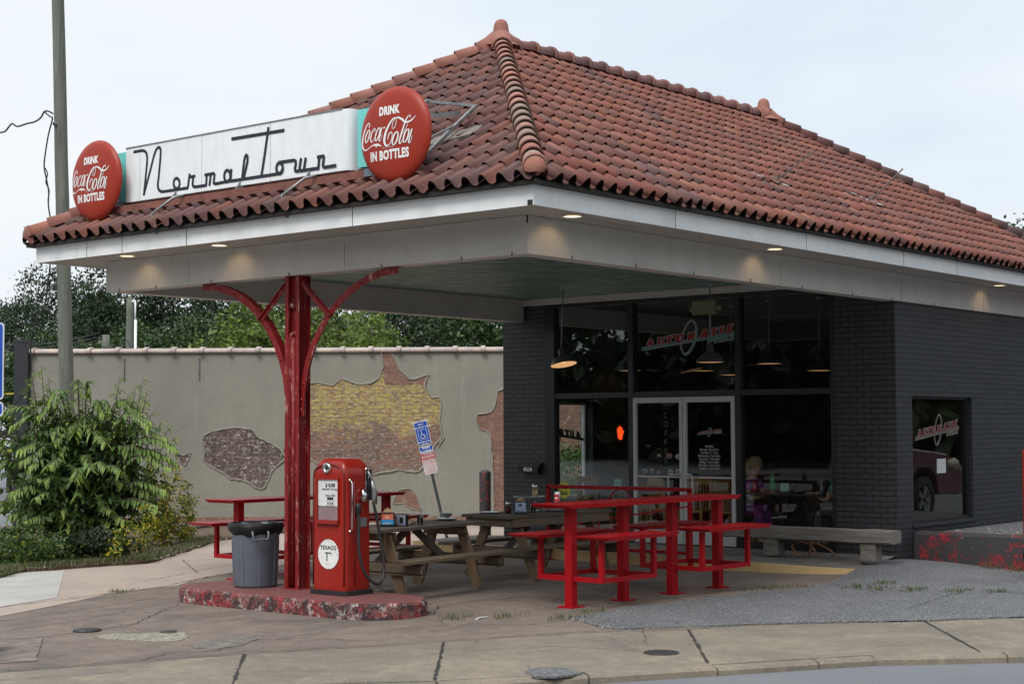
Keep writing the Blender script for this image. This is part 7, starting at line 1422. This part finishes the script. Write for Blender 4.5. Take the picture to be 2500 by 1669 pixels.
for k in range(1500):
    e0 = rng.integers(1,9); a, b_ = np.array(bed[e0]), np.array(bed[e0+1] if e0 < 9 else bed[9]); t_ = rng.uniform(); p = a*(1-t_)+b_*t_; off = abs(rng.normal())*.45; q = p+np.array([.45,.75])*off
    if e0 >= 6 and rng.uniform() < .6: continue
    cen.append((q[0],q[1],.045))
A1, A2 = blades(cen, .02, .09, .06, 9); C = grasscol(len(A1), .4); me = quads_mesh('grass', np.concatenate([A1,A2]), np.concatenate([C,C]), GRASS); o = bpy.data.objects.new('grass', me); _place(o, None, (0,0,0), 0); o['kind'] = 'stuff'; o['label'] = 'patchy grass along the edge of the planting bed'; o['category'] = 'grass'
WD = [((4.95,.62),'clump before the last post of the red high table'),((5.22,.45),'clump at the asphalt edge right of the high table'),((6.24,-1.70),'longest clump at the right end of the asphalt crack'),((6.05,-1.30),'clump second from the right in the asphalt crack'),((5.85,-.85),'middle clump in the asphalt crack'),((5.7,-.5),'small clump left of the middle one in the crack'),((5.75,-.15),'smallest clump in the asphalt'),((6.35,-.25),'flat clump nearer the retaining wall'),((.70,1.55),'left clump beside the island end'),((1.02,1.22),'right clump beside the island end with scrap'),((1.30,.68),'clump at the pointed tip of the asphalt'),((1.9,.78),'clump on the upper asphalt edge below the high table'),((.20,6.35),'long thin clump at the left concrete joint'),((8.75,-.55),'reddish weedy clump at the foot of the retaining wall'),((8.8,-.9),'tall weedy clump at the right end of the retaining wall'),((9.6,10.6),'weeds at the foot of the grey wall by the bollard')]
for (x, y), lb in WD:
    big = 'retaining' in lb and 'foot' in lb or 'tall weedy' in lb; cs = [(x+rng.normal()*.12, y+rng.normal()*.06, .012) for _ in range(13)]; A1, A2 = blades(cs, .012, .055 if not big else .15, .035, 7); C = grasscol(len(A1), .3 if not big else .55)
    me = quads_mesh('weed_clump', np.concatenate([A1,A2]), np.concatenate([C,C]), GRASS, (x,y,0)); o = bpy.data.objects.new('weed_clump', me); _place(o, None, (x,y,0), 0); o['label'] = 'grass '+lb; o['category'] = 'weeds'; o['group'] = 'weed clumps in cracks of the paving'
# moss line at foot of the retaining wall and gravel on the bed
b = MB(); rnd = random.Random(9)
def pebble(b, x, y, z, s):
    b.lathe([(0,-.3*s),(.8*s,-.1*s),(s,.2*s),(.6*s,.6*s),(0,.7*s)], (x,y,z), (rnd.uniform(-.3,.3),rnd.uniform(-.3,.3),1), 6, sx=rnd.uniform(.7,1.3))
for k in range(420):
    e0 = rnd.randint(1,8); a, c_ = bed[e0], bed[e0+1]; t_ = rnd.random(); x = a[0]*(1-t_)+c_[0]*t_+abs(rnd.gauss(0,.4))*.5; y = a[1]*(1-t_)+c_[1]*t_+abs(rnd.gauss(0,.4))*.8; pebble(b, x, y, .052, rnd.uniform(.006,.022))
for k in range(45): pebble(b, rnd.uniform(9.15,10.6), rnd.uniform(-.9,.5), .425, rnd.uniform(.008,.03))
for k in range(90):
    i_ = rnd.randint(0, 7); p, q = ap[i_], ap[i_+1]; t_ = rnd.random(); pebble(b, p[0]*(1-t_)+q[0]*t_+rnd.gauss(0,.05), p[1]*(1-t_)+q[1]*t_+rnd.gauss(0,.05), .012, rnd.uniform(.005,.014))
me = solo('gravel', b, simple('gravel_stone', (.26,.24,.21), .9, 0, .3, 20), 'loose gravel scattered over bed edge, planter and asphalt rim', 'gravel', kind='stuff')
for x, y, s, lb in ((1.55,10.05,.10,'tan stone lying in the bed in front of the juniper'),(2.2,10.3,.13,'brown stone at the foot of the large bush'),(4.9,11.45,.14,'flat grey stone in the bed right of the stones')):
    b = MB(); b.lathe([(0,-.3*s),(.8*s,-.1*s),(s,.15*s),(.7*s,.45*s),(.3*s,.6*s),(0,.62*s)], (x,y,.06), (.1,.1,1), 10, sx=1.4); b.v = [(a+rnd.uniform(-.01,.01), c_+rnd.uniform(-.01,.01), d) for a, c_, d in b.v]; solo('stone', b, simple('tan_stone', (.30,.23,.16), .9, 0, .3, 9), lb, 'stone', 'stones in the planting bed')
b = MB(); b.tube(smooth([Vector((p[0],p[1],.085)) for p in (GP(400,1312), GP(450,1305), GP(500,1296), GP(560,1292), GP(620,1300))], 5), .02, 8); solo('drain_hose', b, RUB, 'dark corrugated hose lying along the bed by the grey wall', 'hose')

# fallen leaves, twigs and grit scattered over the paving
cs = []
for k in range(420):
    x, y = rnd.uniform(-4,7), rnd.uniform(-2,8); cs.append((x, y, .016))
cs = np.array(cs); n = len(cs); a_ = rng.uniform(0,2*PI,n); sz = rng.uniform(.006,.022,(n,1)); d1_ = np.stack([np.cos(a_),np.sin(a_),rng.uniform(-.2,.2,n)],1)*sz; d2_ = np.stack([-np.sin(a_),np.cos(a_),rng.uniform(-.2,.2,n)],1)*sz*.5
C = np.where(rng.uniform(0,1,(n,1)) < .5, np.array([.045,.035,.03]), np.array([.30,.24,.17]))*rng.uniform(.6,1.3,(n,1))
me = quads_mesh('leaf_litter', np.stack([cs-d1_, cs+d2_, cs+d1_, cs-d2_],1), C, GRASS); o = bpy.data.objects.new('leaf_litter', me); _place(o, None, (0,0,0), 0); o['kind'] = 'stuff'; o['label'] = 'bits of dead leaf and grit scattered over the paving'; o['category'] = 'litter'
